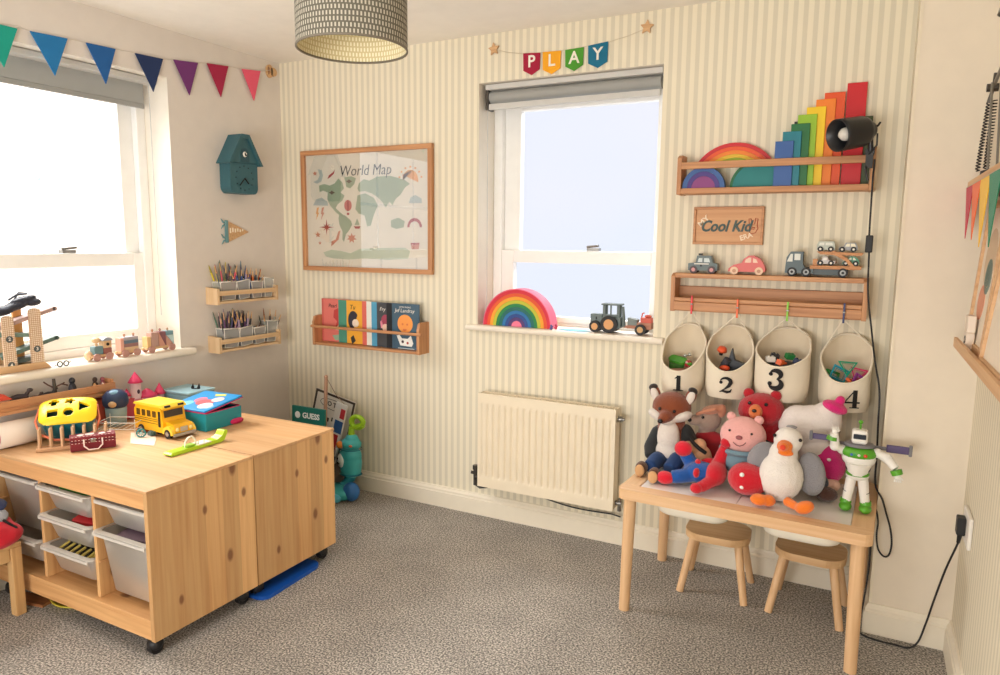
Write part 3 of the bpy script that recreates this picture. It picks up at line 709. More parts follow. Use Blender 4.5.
# ---- two birch racks of pens
POT = plain((196, 198, 196), .6)
MESH = glassy('net_fabric', refl=0.0, fres=.4, alpha=.5, col=(215, 218, 215))
PENC = [(222, 196, 60), (220, 208, 90), (206, 92, 120), (60, 84, 90), (40, 42, 52), (120, 70, 120), (64, 96, 160), (196, 80, 50), (222, 90, 60), (50, 50, 54), (90, 120, 90), (150, 160, 170), (180, 150, 190), (86, 60, 90)]
def rack(y0, y1, z0, zt, dz, label):
    t = thing('wall_rack', label, 'rack', (0, (y0+y1)/2, z0), group='birch racks of pens on the plain wall')
    for y in (y0, y1-.014):
        b = MB(BIRZ); b.prism([(-p[0], p[1]) for p in [(0, z0), (.083, z0), (.083, z0+.08), (0, z0+.086)]], frame((0, y, 0), (-1, 0, 0), (0, 0, 1), (0, 1, 0)), .014); b.build('side_panel', t, bevel=.002, w=True)
    b = MB(BIRY); b.box(.001, .083, y0+.014, y1-.014, z0+.004, z0+.016); b.build('shelf_board', t, bevel=.001, w=True)
    b = MB(BIRY); b.box(.073, .083, y0+.014, y1-.014, z0+.045, z0+.068); b.build('front_rail', t, bevel=.001, w=True)
    return t
def pen_pot(y, z, wd, h, tilt, label, n, cols, spread=.4, L=.185):
    t = thing('pen_pot', label, 'pot', (.036, y, z), rot=(tilt, 0, 0), group='net pots in the wall racks')
    a, c = wd/2, wd/2+.012
    b = MB(MESH)
    b.add([(-.024, -a, .001), (.024, -a, .001), (.024, a, .001), (-.024, a, .001), (-.03, -c, h), (.03, -c, h), (.03, c, h), (-.03, c, h)], [(0, 1, 2, 3), (0, 1, 5, 4), (1, 2, 6, 5), (2, 3, 7, 6), (3, 0, 4, 7)]); b.build('net_body', t)
    b = MB(WHT); b.tube([(-.03, -c, h), (.03, -c, h), (.03, c, h), (-.03, c, h)], .003, 6, closed=True); b.tube([(-.024, -a, .003), (.024, -a, .003), (.024, a, .003), (-.024, a, .003)], .002, 6, closed=True)
    for sx in (-1, 1):
        for sy in (-1, 1): b.tube([(sx*.024, sy*a, .003), (sx*.03, sy*c, h)], .0018, 6)
    b.build('wire_frame', t)
    for i in range(n):
        yy = -a+wd*(i+.5)/n; xx = (.013, -.013, 0.0)[i % 3]; ty = ((i+.5)/n-.5)*(.5+spread)+random.uniform(-.03, .03); tx = (.10, -.10, .0)[i % 3]+random.uniform(-.02, .02)
        l = L*random.uniform(.82, 1.1); r = random.choice((.0036, .0042, .0048)); col = cols[i % len(cols)]
        pn = thing('pen', 'thin coloured pen standing among others in a net pot on the wall rack', 'pen', (0, 0, 0), group='pens and pencils in the net pots')
        d = Vector((tx, math.sin(ty)*.8, 1)).normalized()
        base = Vector((xx*.9, yy*.62, .004)); 
        pn.matrix_world = wm(t) @ (Matrix.Translation(base) @ d.to_track_quat('Z', 'Y').to_matrix().to_4x4())
        b = MB(plain(col, .4)); b.cyl((0, 0, 0), (0, 0, l*.78), r, n=6); b.build('barrel', pn)
        b = MB(plain(tuple(int(q*.75) for q in col), .4) if i % 3 else BEE); b.cyl((0, 0, l*.78), (0, 0, l*.97), r*1.05, r*.5, n=6); b.cyl((0, 0, l*.97), (0, 0, l), r*.5, r*.15, n=6); b.build('cap' if i % 3 else 'tip', pn)
rack(-.55, -.145, 1.042, 0, 0, 'upper birch rack of pen pots on the plain wall beside the window')
rack(-.55, -.135, .797, 0, 0, 'lower birch rack of pen pots on the plain wall beside the window')
Y, Pk, Gr, Bk, Pu, Bl, Or, Rd, Wh, Lv = (222, 202, 50), (214, 84, 104), (80, 120, 96), (44, 44, 52), (104, 60, 110), (60, 86, 150), (222, 110, 50), (200, 60, 44), (220, 220, 214), (170, 150, 180)
pen_pot(-0.462, 1.059, 0.082, .095, 0, 'leftmost net pot of the upper wall rack, with yellow and pink pens', 15, [(90, 96, 100), Y, Y, Pk, Pk, Gr, Bk, Gr, (180, 200, 90)])
pen_pot(-0.358, 1.059, 0.061, .098, .12, 'tilted net pot of purple and blue pens in the upper wall rack', 13, [Pu, Lv, (120, 160, 190), Bl, Pu, Bk, Bl, Bk])
pen_pot(-0.273, 1.059, 0.057, .09, 0, 'net pot of orange and dark pens in the upper wall rack', 13, [Bl, Bk, Rd, Or, Rd, Or, Bk, Bk], L=.14)
pen_pot(-0.194, 1.059, 0.045, .105, -.04, 'emptiest net pot at the right end of the upper wall rack', 5, [Wh, Wh, (150, 130, 110)], .1, .085)
pen_pot(-0.456, 0.814, 0.082, .10, -.05, 'leftmost net pot of the lower wall rack, packed with thin pencils', 18, [Bk, Gr, (200, 150, 150), Pu, Bk, Lv, (90, 70, 60), Bk, Pu, (60, 50, 90)])
pen_pot(-0.353, 0.814, 0.070, .10, .1, 'net pot bristling with dark purple pencils in the lower wall rack', 18, [Pu, Bl, Bk, Lv, Pu, (120, 110, 180), Bk, Bl, (90, 100, 80)])
pen_pot(-0.263, 0.814, 0.057, .09, .05, 'net pot of short brown crayons in the lower wall rack', 10, [(120, 80, 70), (90, 60, 60), (150, 100, 90)], .2, .1)
pen_pot(-0.183, 0.814, 0.053, .115, -.08, 'net pot at the right end of the lower wall rack with fanned pencils', 10, [(150, 160, 150), (60, 80, 60), (190, 120, 70), Bk, (60, 110, 80), (200, 130, 80)], .5, .17)
# ================================================================ RIGHT-HAND SHELVES ON THE STRIPED WALL
def wallshelf(label, x0, x1, z0, z1, parts):
    t = thing('wall_shelf', label, 'shelf', ((x0+x1)/2, 0, z0))
    for x in (x0, x1-.016):
        b = MB(OAKZ); b.prism([(0, z0), (-.095, z0), (-.095, z1-.012), (-.07, z1), (0, z1)], frame((x, 0, 0), (0, 1, 0), (0, 0, 1), (1, 0, 0)), .016); b.build('side_panel', t, bevel=.002, w=True)
    for nm, q in parts:
        b = MB(OAKX); b.box(x0+.016, x1-.016, *q); b.build(nm, t, bevel=.002, w=True)
    return t
wallshelf('upper oak wall shelf holding the rainbow arches and the coloured boards', 2.220, 2.926, 1.566, 1.722, [('bottom_board', (-.095, -.002, 1.568, 1.590)), ('front_rail', (-.095, -.083, 1.665, 1.692))])
wallshelf('lower oak wall shelf with toy cars on top and fabric baskets hung below', 2.215, 2.936, 1.094, 1.25, [('top_board', (-.095, -.002, 1.232, 1.25)), ('bottom_board', (-.083, -.002, 1.096, 1.112)), ('front_rail', (-.097, -.083, 1.10, 1.135)), ('front_lip', (-.095, -.083, 1.1365, 1.152)), ('back_board', (-.014, -.002, 1.125, 1.195))])
# ---- rainbow arches
def arch(b, cx, cz, r0, r1, y0, y1, n=28):
    o = circ(cx, cz, r1, n, 0, PI); i = circ(cx, cz, r0, n, PI, 0) if r0 > 0 else []
    b.prism(o+i, f_back(0, y1, 0), y1-y0, smooth=False)
def rainbow(cx, z, rs, cols, y0, y1, label, name='rainbow_stacker', group=None):
    t = thing(name, label, 'toy', (cx, (y0+y1)/2, z), group=group)
    for k in range(len(cols)):
        b = MB(plain(cols[k][0], .5)); arch(b, cx, z, rs[k+1]+.0006 if rs[k+1] else 0, rs[k], y0, y1); part_label(b.build('arch', t, bevel=.001, w=True), cols[k][1]+' wooden arch')
    return t
rainbow(2.427, 1.5905, [.178, .163, .148, .133, .119, .107], [((206, 30, 40), 'red'), ((238, 88, 40), 'orange red'), ((246, 136, 40), 'orange'), ((240, 196, 50), 'yellow'), ((170, 196, 50), 'lime green')], -.022, -.004, 'large red to lime wooden rainbow arches standing on the upper shelf')
rainbow(2.524, 1.5905, [.104, .094, 0], [((28, 110, 60), 'dark green'), ((16, 128, 128), 'teal')], -.055, -.026, 'teal half-round wooden block inside a green arch on the upper shelf')
rainbow(2.322, 1.5905, [.083, .064, .046, 0], [((54, 94, 156), 'blue'), ((72, 50, 130), 'violet'), ((138, 60, 126), 'magenta purple')], -.0805, -.0435, 'small blue and purple wooden rainbow at the left end of the upper shelf')
# ---- stepped boards
BD_ = [(2.583, 2.648, 1.757, (48, 92, 160), 'blue wooden board, shortest of the stepped boards on the upper shelf'), (2.607, 2.673, 1.792, (14, 124, 140), 'teal wooden board between the blue and the dark green boards'),
    (2.634, 2.700, 1.820, (22, 108, 52), 'dark green wooden board left of the lime green one'), (2.655, 2.721, 1.853, (150, 194, 36), 'lime green wooden board on the upper shelf'),
    (2.683, 2.749, 1.880, (248, 206, 20), 'bright yellow wooden board on the upper shelf'), (2.713, 2.780, 1.907, (244, 132, 30), 'light orange wooden board next to the yellow one'),
    (2.740, 2.810, 1.930, (232, 84, 26), 'deep orange wooden board left of the red one'), (2.814, 2.880, 1.960, (206, 18, 30), 'red wooden board, tallest of the stepped boards on the upper shelf')]
for k, (x0, x1, zt, col, lab) in enumerate(BD_):
    y = -.0745+k*.0085
    t = tag(MB(plain(col, .45)).box(x0, x1, y-.0035, y+.0035, 1.5905, zt).build('building_board', None, bevel=.0012), lab, 'block', 'stepped wooden boards on the upper shelf')
tag(MB(plain((70, 84, 50), .5)).box(2.874, 2.906, -.011, -.005, 1.5905, 1.84).build('building_board', None, bevel=.001), 'narrow olive green board behind the clamp lamp at the shelf end', 'block')
tag(MB(BLK).cb(2.650, -.048, 1.823, .014, .006, .014).box(2.647, 2.653, -.0495, -.0465, 1.5905, 1.817).build('peg', None, bevel=.001), 'small black peg sticking up behind the dark green board', 'peg')

# ---- clamp spotlight
t = thing('clamp_lamp', 'black clip-on spotlight clamped to the right end of the upper shelf', 'lamp', (2.905, -.115, 1.70))
ax = (Vector((2.905, -.12, 1.775))-Vector((2.800, -.215, 1.748))).normalized()
Q = frame((2.800, -.215, 1.748), ax.cross(Vector((0, 0, 1))), ax.cross(Vector((0, 0, 1))).cross(ax)*-1, ax)
LB = plain((34, 34, 36), .35)
b = MB(LB); b.lathe([(.051, .09), (.053, .0), (.056, 0), (.056, .02), (.053, .10), (.047, .116), (.03, .124), (.026, .145), (0, .147)], Q, 28); b.lathe([(.051, .09), (.02, .1), (0, .1)], Q, 28); b.build('lamp_shade', t, w=True)
b = MB(plain((232, 226, 214), .25)); b.lathe([(0, .012), (.012, .014), (.022, .026), (.024, .04), (.016, .062), (.013, .1)], Q, 20); b.build('bulb', t, w=True)
b = MB(LB); b.cyl((2.902, -.125, 1.752), (2.908, -.115, 1.70), .009); b.ell((2.902, -.12, 1.762), .014); b.cb(2.905, -.109, 1.70, .03, .022, .02); b.cb(2.905, -.112, 1.668, .024, .022, .05); b.build('clamp', t, bevel=.001, w=True)
b = MB(LB); b.tube([(2.908, -.124, 1.775), (2.925, -.115, 1.79), (2.93, -.11, 1.80)], .004, 6); b.build('tilt_knob', t, w=True)
b = MB(LB); b.tube([(2.90, -.125, 1.69), (2.925, -.13, 1.72), (2.924, -.13, 1.76)], .003, 6); b.build('clamp_lever', t, w=True)
b = MB(LB); b.tube([(2.893, -.125, 1.65), (2.9, -.128, 1.62), (2.905, -.125, 1.6)], .004, 6); b.build('clamp_jaw', t, w=True)
cordpts = [(2.922, -.138, 1.67), (2.922, -.125, 1.64), (2.921, -.112, 1.6), (2.924, -.108, 1.404), (2.928, -.108, 1.347), (2.935, -.108, 1.2), (2.954, -.108, 1.08), (2.974, -.17, .965), (2.996, -.2, .86), (3.0, -.215, .74), (3.004, -.23, .64), (3.006, -.262, .54), (3.03, -.300, .50)]
loop = [(3.045, -.302, .455), (3.062, -.302, .40), (3.070, -.302, .345), (3.064, -.302, .305), (3.048, -.302, .298), (3.03, -.302, .322), (3.022, -.302, .37), (3.023, -.30, .42), (3.012, -.296, .46), (3.006, -.289, .40), (3.008, -.295, .25), (3.0, -.305, .12), (2.992, -.31, .03), (3.0, -.325, .006)]
flo = [(3.05, -.345, .006), (3.10, -.345, .006), (3.145, -.345, .006), (3.172, -.335, .03), (3.19, -.33, .10), (3.203, -.36, .2), (3.222, -.40, .33), (3.243, -.44, .44), (3.247, -.452, .475)]
def smooth_path(p, k=4):
    p = [Vector(q) for q in p]; o = []
    for i in range(len(p)-1):
        a, b_, c, d = p[max(0, i-1)], p[i], p[i+1], p[min(len(p)-1, i+2)]
        for j in range(k):
            u = j/k; o.append(.5*((2*b_)+(-a+c)*u+(2*a-5*b_+4*c-d)*u*u+(-a+3*b_-3*c+d)*u**3))
    return o+[p[-1]]
b = MB(BLK); b.tube(smooth_path(cordpts+loop+flo, 5), .0032, 8)
t2 = thing('lamp_cord', 'long black cord running from the clamp lamp down the wall to the socket', 'cord', (2.926, -.108, 1.37))
b.build('cable', t2, w=True)
b = MB(BLK); b.box(2.914, 2.938, -.118, -.098, 1.345, 1.407); b.build('inline_switch', t2, bevel=.004, w=True)
b = MB(BLK); b.box(3.232, 3.256, -.475, -.435, .478, .535); b.cyl((3.245, -.452, .48), (3.243, -.445, .445), .008, .005, 10); b.build('plug', t2, bevel=.004, w=True)
t = thing('wall_socket', 'white electric socket plate low on the right-hand wall', 'socket', (W, -.47, .5))
b = MB(WHT); b.box(W-.012, W-.001, -.53, -.39, .455, .555); b.build('plate', t, bevel=.003, w=True)
b = MB(WHT); b.box(W-.015, W-.012, -.43, -.415, .51, .53); b.build('rocker', t, bevel=.001, w=True)

# ---- engraved sign
t = thing('wooden_sign', 'framed wooden sign reading MY Cool Kid ERA between the two shelves', 'sign', (2.413, 0, 1.445))
x0, x1, z0, z1 = 2.277, 2.551, 1.368, 1.519
SGN = wood((216, 164, 116), (200, 144, 96), 'x', name='sign_oak')
b = MB(SGN); b.box(x0+.004, x1-.004, -.010, -.002, z0+.004, z1-.004); b.build('panel', t, w=True)
b = MB(OAKX); 
for q in ((x0, x1, -.018, -.001, z0, z0+.01), (x0, x1, -.018, -.001, z1-.01, z1), (x0, x0+.01, -.018, -.001, z0+.01, z1-.01), (x1-.01, x1, -.018, -.001, z0+.01, z1-.01)): b.box(*q)
b.build('frame', t, bevel=.0015, w=True)
b = MB(plain((74, 92, 88), .6)); b.text('Cool Kid', f_back(2.404, -.010, 1.44), .062, .002, shear=.3, off=.0016, sx=.86); b.build('lettering', t, w=True)
IV = plain((248, 228, 200), .6)
b = MB(IV); b.text('MY', f_back(0, 0, 0), .034, .0015, off=.0008, fn=lambda p: Vector((2.317+p.x*.75-p.y*.62, -.010-p.z, 1.462+p.x*.75+p.y*.62))); b.text('ERA', f_back(0, 0, 0), .028, .0015, off=.0006, fn=lambda p: Vector((2.487+p.x*.95-p.y*.3, -.010-p.z, 1.400+p.x*.32+p.y*.95))); b.build('small_lettering', t, w=True)
b = MB(plain((186, 84, 48), .6)); hx, hz = 2.512, 1.437
b.M = f_back(0, -.0105, 0)
for pts in ([(hx-.014, hz-.02), (hx-.016, hz+.012), (hx-.018, hz+.034), (hx-.010, hz+.034), (hx-.008, hz+.012), (hx+.004, hz+.012), (hx+.008, hz+.036), (hx+.016, hz+.034), (hx+.014, hz+.008), (hx+.018, hz-.004), (hx+.008, hz-.022), (hx-.006, hz-.026), (hx-.014, hz-.02)],
            [(hx-.012, hz+.002), (hx+.006, hz-.002), (hx+.004, hz-.008), (hx-.010, hz-.006)]):
    b.tube([(p[0], p[1], .001) for p in pts], .0016, 6)
b.M = None
b.build('hand_sign', t, w=True)

# ---- toy vehicles on the lower shelf
TYRE = plain((32, 32, 34), .6)
def wheel(b, x, y, z, r, w, tyre, hub, hubr=.55, hub2=None):
    b.mat(tyre); b.cyl((x, y-w/2, z), (x, y+w/2, z), r, n=20)
    b.mat(hub); b.cyl((x, y-w/2-.0012, z), (x, y+w/2+.0012, z), r*hubr, n=16)
    if hub2: b.mat(hub2); b.cyl((x, y-w/2-.002, z), (x, y+w/2+.002, z), r*hubr*.5, n=12)
def car(name, label, x0, L, y, z, pts, wd, col, wins, wheels, tyre, hub, extra=None, group=None, hubr=.6, hub2=None, s=1, parent=None):
    """profile faces -Y (side view), x from x0"""
    t = thing(name, label, 'toy', (x0+L/2, y, z), group=group)
    Mf = f_back(x0, y+wd/2, z)
    b = MB(plain(col, .5)); b.prism([(p[0]*s, p[1]*s) for p in pts], Mf, wd); b.build('body', t, bevel=.0025*s, w=True)
    for (pp, c) in wins:
        b = MB(plain(c, .3)); b.prism([(p[0]*s, p[1]*s) for p in pp], f_back(x0, y-wd/2, z), .0012, -.0003); b.build('window', t, w=True)
    for (wx, wr) in wheels:
        b = MB(); wheel(b, x0+wx*s, y, z+wr*s, wr*s, wd+.006*s, tyre, hub, hubr, hub2); b.build('wheel', t, w=True)
    if extra: extra(t, x0, y, z, wd)
    return t
GRN = (104, 118, 120); WIN = (196, 206, 204)
def taxi_extra(t, x0, y, z, wd):
    b = MB(BLK); b.cb(x0+.044, y, z+.077, .014, .02, .008); b.build('roof_light', t, bevel=.001, w=True)
    b = MB(WHT); b.box(x0+.024, x0+.082, y-wd/2-.0012, y-wd/2, z+.037, z+.041); b.mat(BLK); b.cb(x0+.052, y-wd/2, z+.032, .007, .003, .007); b.build('side_stripe', t, w=True)
car('toy_taxi', 'grey wooden toy taxi at the left end of the lower shelf', 2.276, .118, -.05, 1.2505, [(.0, .012), (.0, .040), (.03, .045), (.034, .072), (.09, .072), (.098, .043), (.116, .040), (.116, .012)], .045, GRN,
    [([(.038, .046), (.042, .062), (.056, .062), (.056, .046)], WIN), ([(.063, .046), (.063, .062), (.082, .062), (.087, .046)], WIN)], [(.022, .0155), (.094, .0155)], plain((92, 78, 80), .6), plain((214, 150, 150), .5), taxi_extra, hubr=.5)
car('toy_car', 'salmon pink rounded wooden toy car between the taxi and the truck', 2.434, .142, -.05, 1.2505, [(0, .012), (.002, .024), (.02, .038), (.05, .046), (.058, .062), (.075, .075), (.092, .076), (.118, .064), (.134, .040), (.140, .02), (.137, .012)], .045, (222, 112, 108),
    [([(.062, .048), (.066, .06), (.078, .068), (.086, .068), (.086, .048)], (232, 190, 160)), ([(.093, .048), (.093, .066), (.104, .062), (.112, .048)], (232, 190, 160))], [(.024, .0155), (.117, .0155)], plain((240, 208, 178), .6), plain((200, 150, 120), .5), hubr=.45)
# truck
t = thing('toy_truck', 'grey toy car-transporter truck with wooden double deck on the lower shelf', 'toy', (2.74, -.05, 1.2505))
x0, z = 2.645, 1.2505; SC = .00361
b = MB(plain((92, 108, 114), .5)); b.prism([(0, .012), (.002, .045), (.004, .072), (.018, .094), (.062, .094), (.062, .05), (.066, .04), (.072, .03), (.1, .03), (.1, .012)], f_back(x0, -.025, z), .05); b.build('cab', t, bevel=.003, w=True)
for pp in ([(.006, .056), (.018, .085), (.026, .085), (.026, .056)], [(.032, .062), (.032, .086), (.053, .086), (.053, .062)]):
    b = MB(plain((214, 216, 206), .3)); b.prism(pp, f_back(x0, -.075, z), .0014, -.0004); b.build('window', t, w=True)
WD = wood((212, 152, 100), (190, 128, 78), 'x', name='toy_wood')
b = MB(WD); b.box(x0+.088, x0+.262, -.074, -.026, z+.030, z+.043); b.mat(plain((84, 96, 100), .5)); b.box(x0+.1, x0+.205, -.066, -.034, z+.008, z+.030); b.build('lower_deck', t, bevel=.001, w=True)
b = MB(WD); b.prism([(.108, .096), (.266, .092), (.260, .082), (.122, .085)], f_back(x0, -.026, z), .048); b.build('upper_deck', t, bevel=.001, w=True)
for y in (-.078, -.0255):
    b = MB(WD); b.prism([(.160, .098), (.168, .099), (.218, .068), (.245, .036), (.238, .028), (.232, .030), (.208, .062), (.158, .090)], f_back(x0, y+.0035, z), .0035); b.build('deck_arm', t, bevel=.001, w=True)
b = MB(WD); b.box(x0+.096, x0+.112, -.06, -.04, z+.043, z+.068); b.build('chock', t, w=True)
for wx in (.026, .076, .202):
    b = MB(); wheel(b, x0+wx, -.05, z+.0175, .0172, .056, TYRE, plain((168, 172, 172), .4), .6, BLK); b.build('wheel', t, w=True)
LITTLE = 'little wooden cars riding on the toy transporter'
def little(x0, zz, label, pts, col, wins, L): car('toy_car', label, x0, L, -.05, zz, pts, .026, col, wins, [(.011, .0088), (L-.012, .0088)], TYRE, plain((236, 232, 220), .5), group=LITTLE, hubr=.42, s=1.12)
little(2.752, 1.3458, 'tiny pale grey van on the upper deck of the toy truck', [(0, .006), (0, .022), (.004, .034), (.052, .034), (.055, .02), (.055, .006)], (190, 196, 184), [([(.006, .021), (.008, .030), (.022, .030), (.022, .021)], (225, 226, 214)), ([(.026, .021), (.026, .030), (.046, .030), (.048, .021)], (225, 226, 214))], .055)
little(2.826, 1.3452, 'tiny grey and cream car on the upper deck of the toy truck', [(0, .006), (.002, .016), (.015, .019), (.020, .031), (.050, .031), (.056, .018), (.057, .006)], (164, 166, 170), [([(.019, .018), (.024, .028), (.033, .028), (.033, .018)], (236, 228, 200)), ([(.036, .018), (.036, .028), (.047, .028), (.052, .018)], (236, 228, 200))], .057)
little(2.755, 1.2937, 'tiny pale pickup car on the lower deck of the toy truck', [(0, .006), (.002, .014), (.014, .018), (.019, .030), (.032, .030), (.036, .018), (.056, .016), (.056, .006)], (206, 200, 198), [([(.018, .018), (.021, .027), (.029, .027), (.032, .018)], (240, 234, 220))], .056)
little(2.842, 1.2937, 'tiny green beetle shaped car on the lower deck of the toy truck', [(0, .006), (.002, .014), (.012, .022), (.024, .032), (.036, .032), (.048, .022), (.052, .006)], (84, 156, 128), [([(.016, .02), (.022, .028), (.027, .028), (.027, .02)], (226, 226, 206)), ([(.031, .02), (.031, .028), (.036, .027), (.041, .02)], (226, 226, 206))], .052)

# ---- fabric baskets
CANV = plain((234, 222, 200), .9, 0, (500, .6, .0012), .1)
LIN_ = plain((222, 206, 180), .9, 0, (500, .6, .0012))
def arcp(cx, cy, rx, ry, a0, a1, w0, w1, wm, n=14):
    return [(cx+rx*math.cos(math.radians(a0+(a1-a0)*i/n)), cy+ry*math.sin(math.radians(a0+(a1-a0)*i/n)), w0+(w1-w0)*i/n+wm*math.sin(PI*i/n)) for i in range(n+1)]
def dot(cx, cy, r): return [(cx-r*math.cos(PI*i/8), cy, 2*r*max(.05, math.sin(PI*i/8))) for i in range(9)]
DIGITS = {1: [[(.04, -.5, .24), (.04, .5, .24)], [(-.26, -.47, .06), (.34, -.47, .06)], [(-.2, .3, .04), (-.08, .36, .10), (.0, .44, .14)]],
    2: [arcp(0, .22, .30, .25, 165, -10, .06, .24, .02)+[(.2, -.02, .2), (-.02, -.22, .09), (-.3, -.42, .05)], dot(-.26, .18, .1), [(-.32, -.43, .06), (-.15, -.36, .13), (.1, -.42, .17), (.28, -.38, .13), (.36, -.22, .05)]],
    3: [arcp(-.02, .25, .26, .22, 160, -70, .05, .06, .2), arcp(-.02, -.22, .30, .26, 75, -165, .05, .06, .22), dot(-.24, .27, .1), dot(-.27, -.24, .11)],
    4: [[(.12, -.5, .22), (.12, .5, .22)], [(.08, .47, .06), (-.36, -.18, .06)], [(-.38, -.2, .09), (.38, -.2, .09)], [(-.12, -.48, .05), (.36, -.48, .05)]]}
def basket(cx, R, zb, zback, zfront, num, label, strapx, tilt):
    cy = -R-.012
    t = thing('fabric_basket', label, 'basket', (cx, cy, zb), group='numbered canvas baskets hanging under the lower shelf')
    n = 36; rows = 12
    def rim(a): return zback+(zfront-zback)*(.5-.5*math.sin(a))+tilt*math.cos(a)
    def pt(a, k, ins=0):
        u = k/rows; z = zb+(rim(a)-zb)*u
        r = R*(1-.10*max(0, 1-u*3)**2) + .004*math.sin(3*a+num)*math.sin(u*PI) + .003*math.sin(5*a+1.3*num)*u
        r -= ins
        return (cx+r*math.cos(a), cy+r*math.sin(a), z)
    b = MB(CANV); vs = []; 
    for k in range(rows+1):
        for j in range(n): vs.append(pt(2*PI*j/n, k))
    fs = [(k*n+j, k*n+(j+1) % n, (k+1)*n+(j+1) % n, (k+1)*n+j) for k in range(rows) for j in range(n)]
    b.add(vs, fs, True); b.add([vs[j] for j in range(n)], [tuple(range(n-1, -1, -1))])
    b.mat(LIN_)
    vi = []
    for k in range(rows, 2, -1):
        for j in range(n): x, y, z = pt(2*PI*j/n, k, .003); vi.append((x, y, z))
    b.add(vi, [(k*n+j, k*n+(j+1) % n, (k+1)*n+(j+1) % n, (k+1)*n+j) for k in range(rows-3) for j in range(n)], True)
    b.add([vi[(rows-3)*n+j] for j in range(n)], [tuple(range(n))])
    b.build('body', t, w=True)
    b = MB(CANV); b.tube([pt(2*PI*j/n, rows, .0015) for j in range(n)], .0042, 8, closed=True); b.build('rim', t, w=True)
    sx, sz = strapx
    b = MB(CANV)
    p1 = pt(PI*.86, rows); p2 = pt(PI*.14, rows)
    b.tube([p1, (sx-.004, -.108, sz), (sx+.004, -.108, sz), p2], .003, 6); b.build('hanging_loop', t, w=True)
    # number wrapped round the front
    zc = zb+(zfront-zb)*[.52, .52, .66, .50][num-1]; h = [.062, .062, .072, .066][num-1]; xo = [-.012, -.012, -.03, .012][num-1]
    b = MB(plain((24, 22, 22), .8)); b.M = None
    def wp(x, y, d):
        th = -PI/2+.18+(xo+x*h)/R; rr = R+.0052+d
        return (cx+rr*math.cos(th), cy+rr*math.sin(th), zc+y*h)
    for path in DIGITS[num]:
        k = len(path); vs = []
        for i, (x, y, wd) in enumerate(path):
            a = path[max(0, i-1)]; c = path[min(k-1, i+1)]; tx, ty = c[0]-a[0], c[1]-a[1]; l = math.hypot(tx, ty) or 1; nx_, ny_ = -ty/l, tx/l
            for s_ in (-.5, .5):
                for d in (0, .0008): vs.append(wp(x+nx_*wd*s_, y+ny_*wd*s_, d))
        fs = []
        for i in range(k-1):
            q = i*4; fs += [(q+1, q+3, q+7, q+5), (q, q+4, q+6, q+2), (q, q+1, q+5, q+4), (q+2, q+6, q+7, q+3)]
        fs += [(0, 2, 3, 1), (4*k-4, 4*k-3, 4*k-1, 4*k-2)]
        b.add(vs, fs)
    b.build('printed_number', t, w=True)
    return t
Bk4 = [(2.279, .087, .765, 1.036, .858), (2.464, .089, .768, 1.042, .876), (2.664, .098, .780, 1.045, .915), (2.884, .088, .765, 1.036, .872)]
LBL = ['canvas basket printed with the number 1, holding green and red toys', 'canvas basket printed with the number 2, holding black and orange pieces', 'canvas basket printed with the number 3, third from the left under the shelf', 'canvas basket printed with the number 4, full of coloured magnetic frames']
PEG = [(2.306, (222, 30, 36), 'red clothes peg clipping the number 1 basket to the shelf', 1.152, 1.100), (2.484, (242, 104, 40), 'orange clothes peg clipping the number 2 basket to the shelf', 1.157, 1.094), (2.668, (130, 200, 40), 'green clothes peg clipping the number 3 basket to the shelf', 1.158, 1.093), (2.862, (32, 44, 96), 'navy clothes peg clipping the number 4 basket to the shelf', 1.156, 1.097)]
for k, (q, l, pg) in enumerate(zip(Bk4, LBL, PEG)):
    basket(*q, k+1, l, (pg[0], pg[4]-.004), [.008, -.004, .006, .004][k])
    t = thing('clothes_peg', pg[2], 'peg', (pg[0], -.106, pg[4]), group='clothes pegs on the lower shelf rail')
    m = plain(pg[1], .4)
    b = MB(m); b.box(-.0035, .0035, -.007, -.002, -.012, .062); b.build('front_prong', t, bevel=.001)
    b = MB(m); b.box(-.0035, .0035, .001, .005, -.012, .0); b.box(-.0035, .0035, -.002, .001, .0, .01); b.build('rear_prong', t, bevel=.001)
    b = MB(METAL); b.tube([(-.0045, -.0045, .028), (.0045, -.0045, .028)], .004, 8); b.build('spring', t)
# contents
def lump(name, label, cat, loc, build, group=None, rot=None):
    t = thing(name, label, cat, loc, group=group, rot=rot); build(t); return t
def simple(name, label, cat, b, group=None, loc=None, rot=None, **kw):
    o = b.build(name, None, **kw)
    if loc: o.location = loc
    if rot: o.rotation_euler = rot
    return tag(o, label, cat, group)
# basket 1
b = MB(plain((62, 140, 40), .4)); b.prism(rrect(-.045, .04, -.018, .018, .014), Matrix(), .012); b.prism(rrect(.02, .07, -.006, .006, .004), Matrix(), .008)
simple('toy_scoop', 'green plastic toy scoop lying in the number 1 basket', 'toy', b, loc=(2.262, -.100, .888), rot=(.5, .1, -.5), bevel=.003)
b = MB(plain((60, 120, 50), .4)); b.prism(rrect(-.03, .03, -.02, .02, .01), Matrix(), .02); simple('toy_block', 'dark green toy block under the scoop in the number 1 basket', 'toy', b, loc=(2.25, -.085, .86), rot=(.2, 0, .3), bevel=.004)
b = MB(plain((186, 190, 180), .2, .6)); b.ell((0, 0, 0), .0075); b.ell((.018, .004, .006), .0075); b.tube([(0, 0, 0), (.018, .004, .006)], .002, 6); simple('rattle', 'small pair of silvery beads in the number 1 basket', 'toy', b, loc=(2.285, -.09, .912))
b = MB(plain((176, 40, 56), .25)); b.ell((0, 0, 0), (.016, .016, .015)); b.mat(plain((232, 190, 190), .3)); b.ell((-.004, -.012, .006), (.006, .004, .005)); simple('toy_ball', 'shiny dark red ball with a painted highlight in the number 1 basket', 'ball', b, loc=(2.305, -.115, .884))  # pale spot is a highlight put in as colour
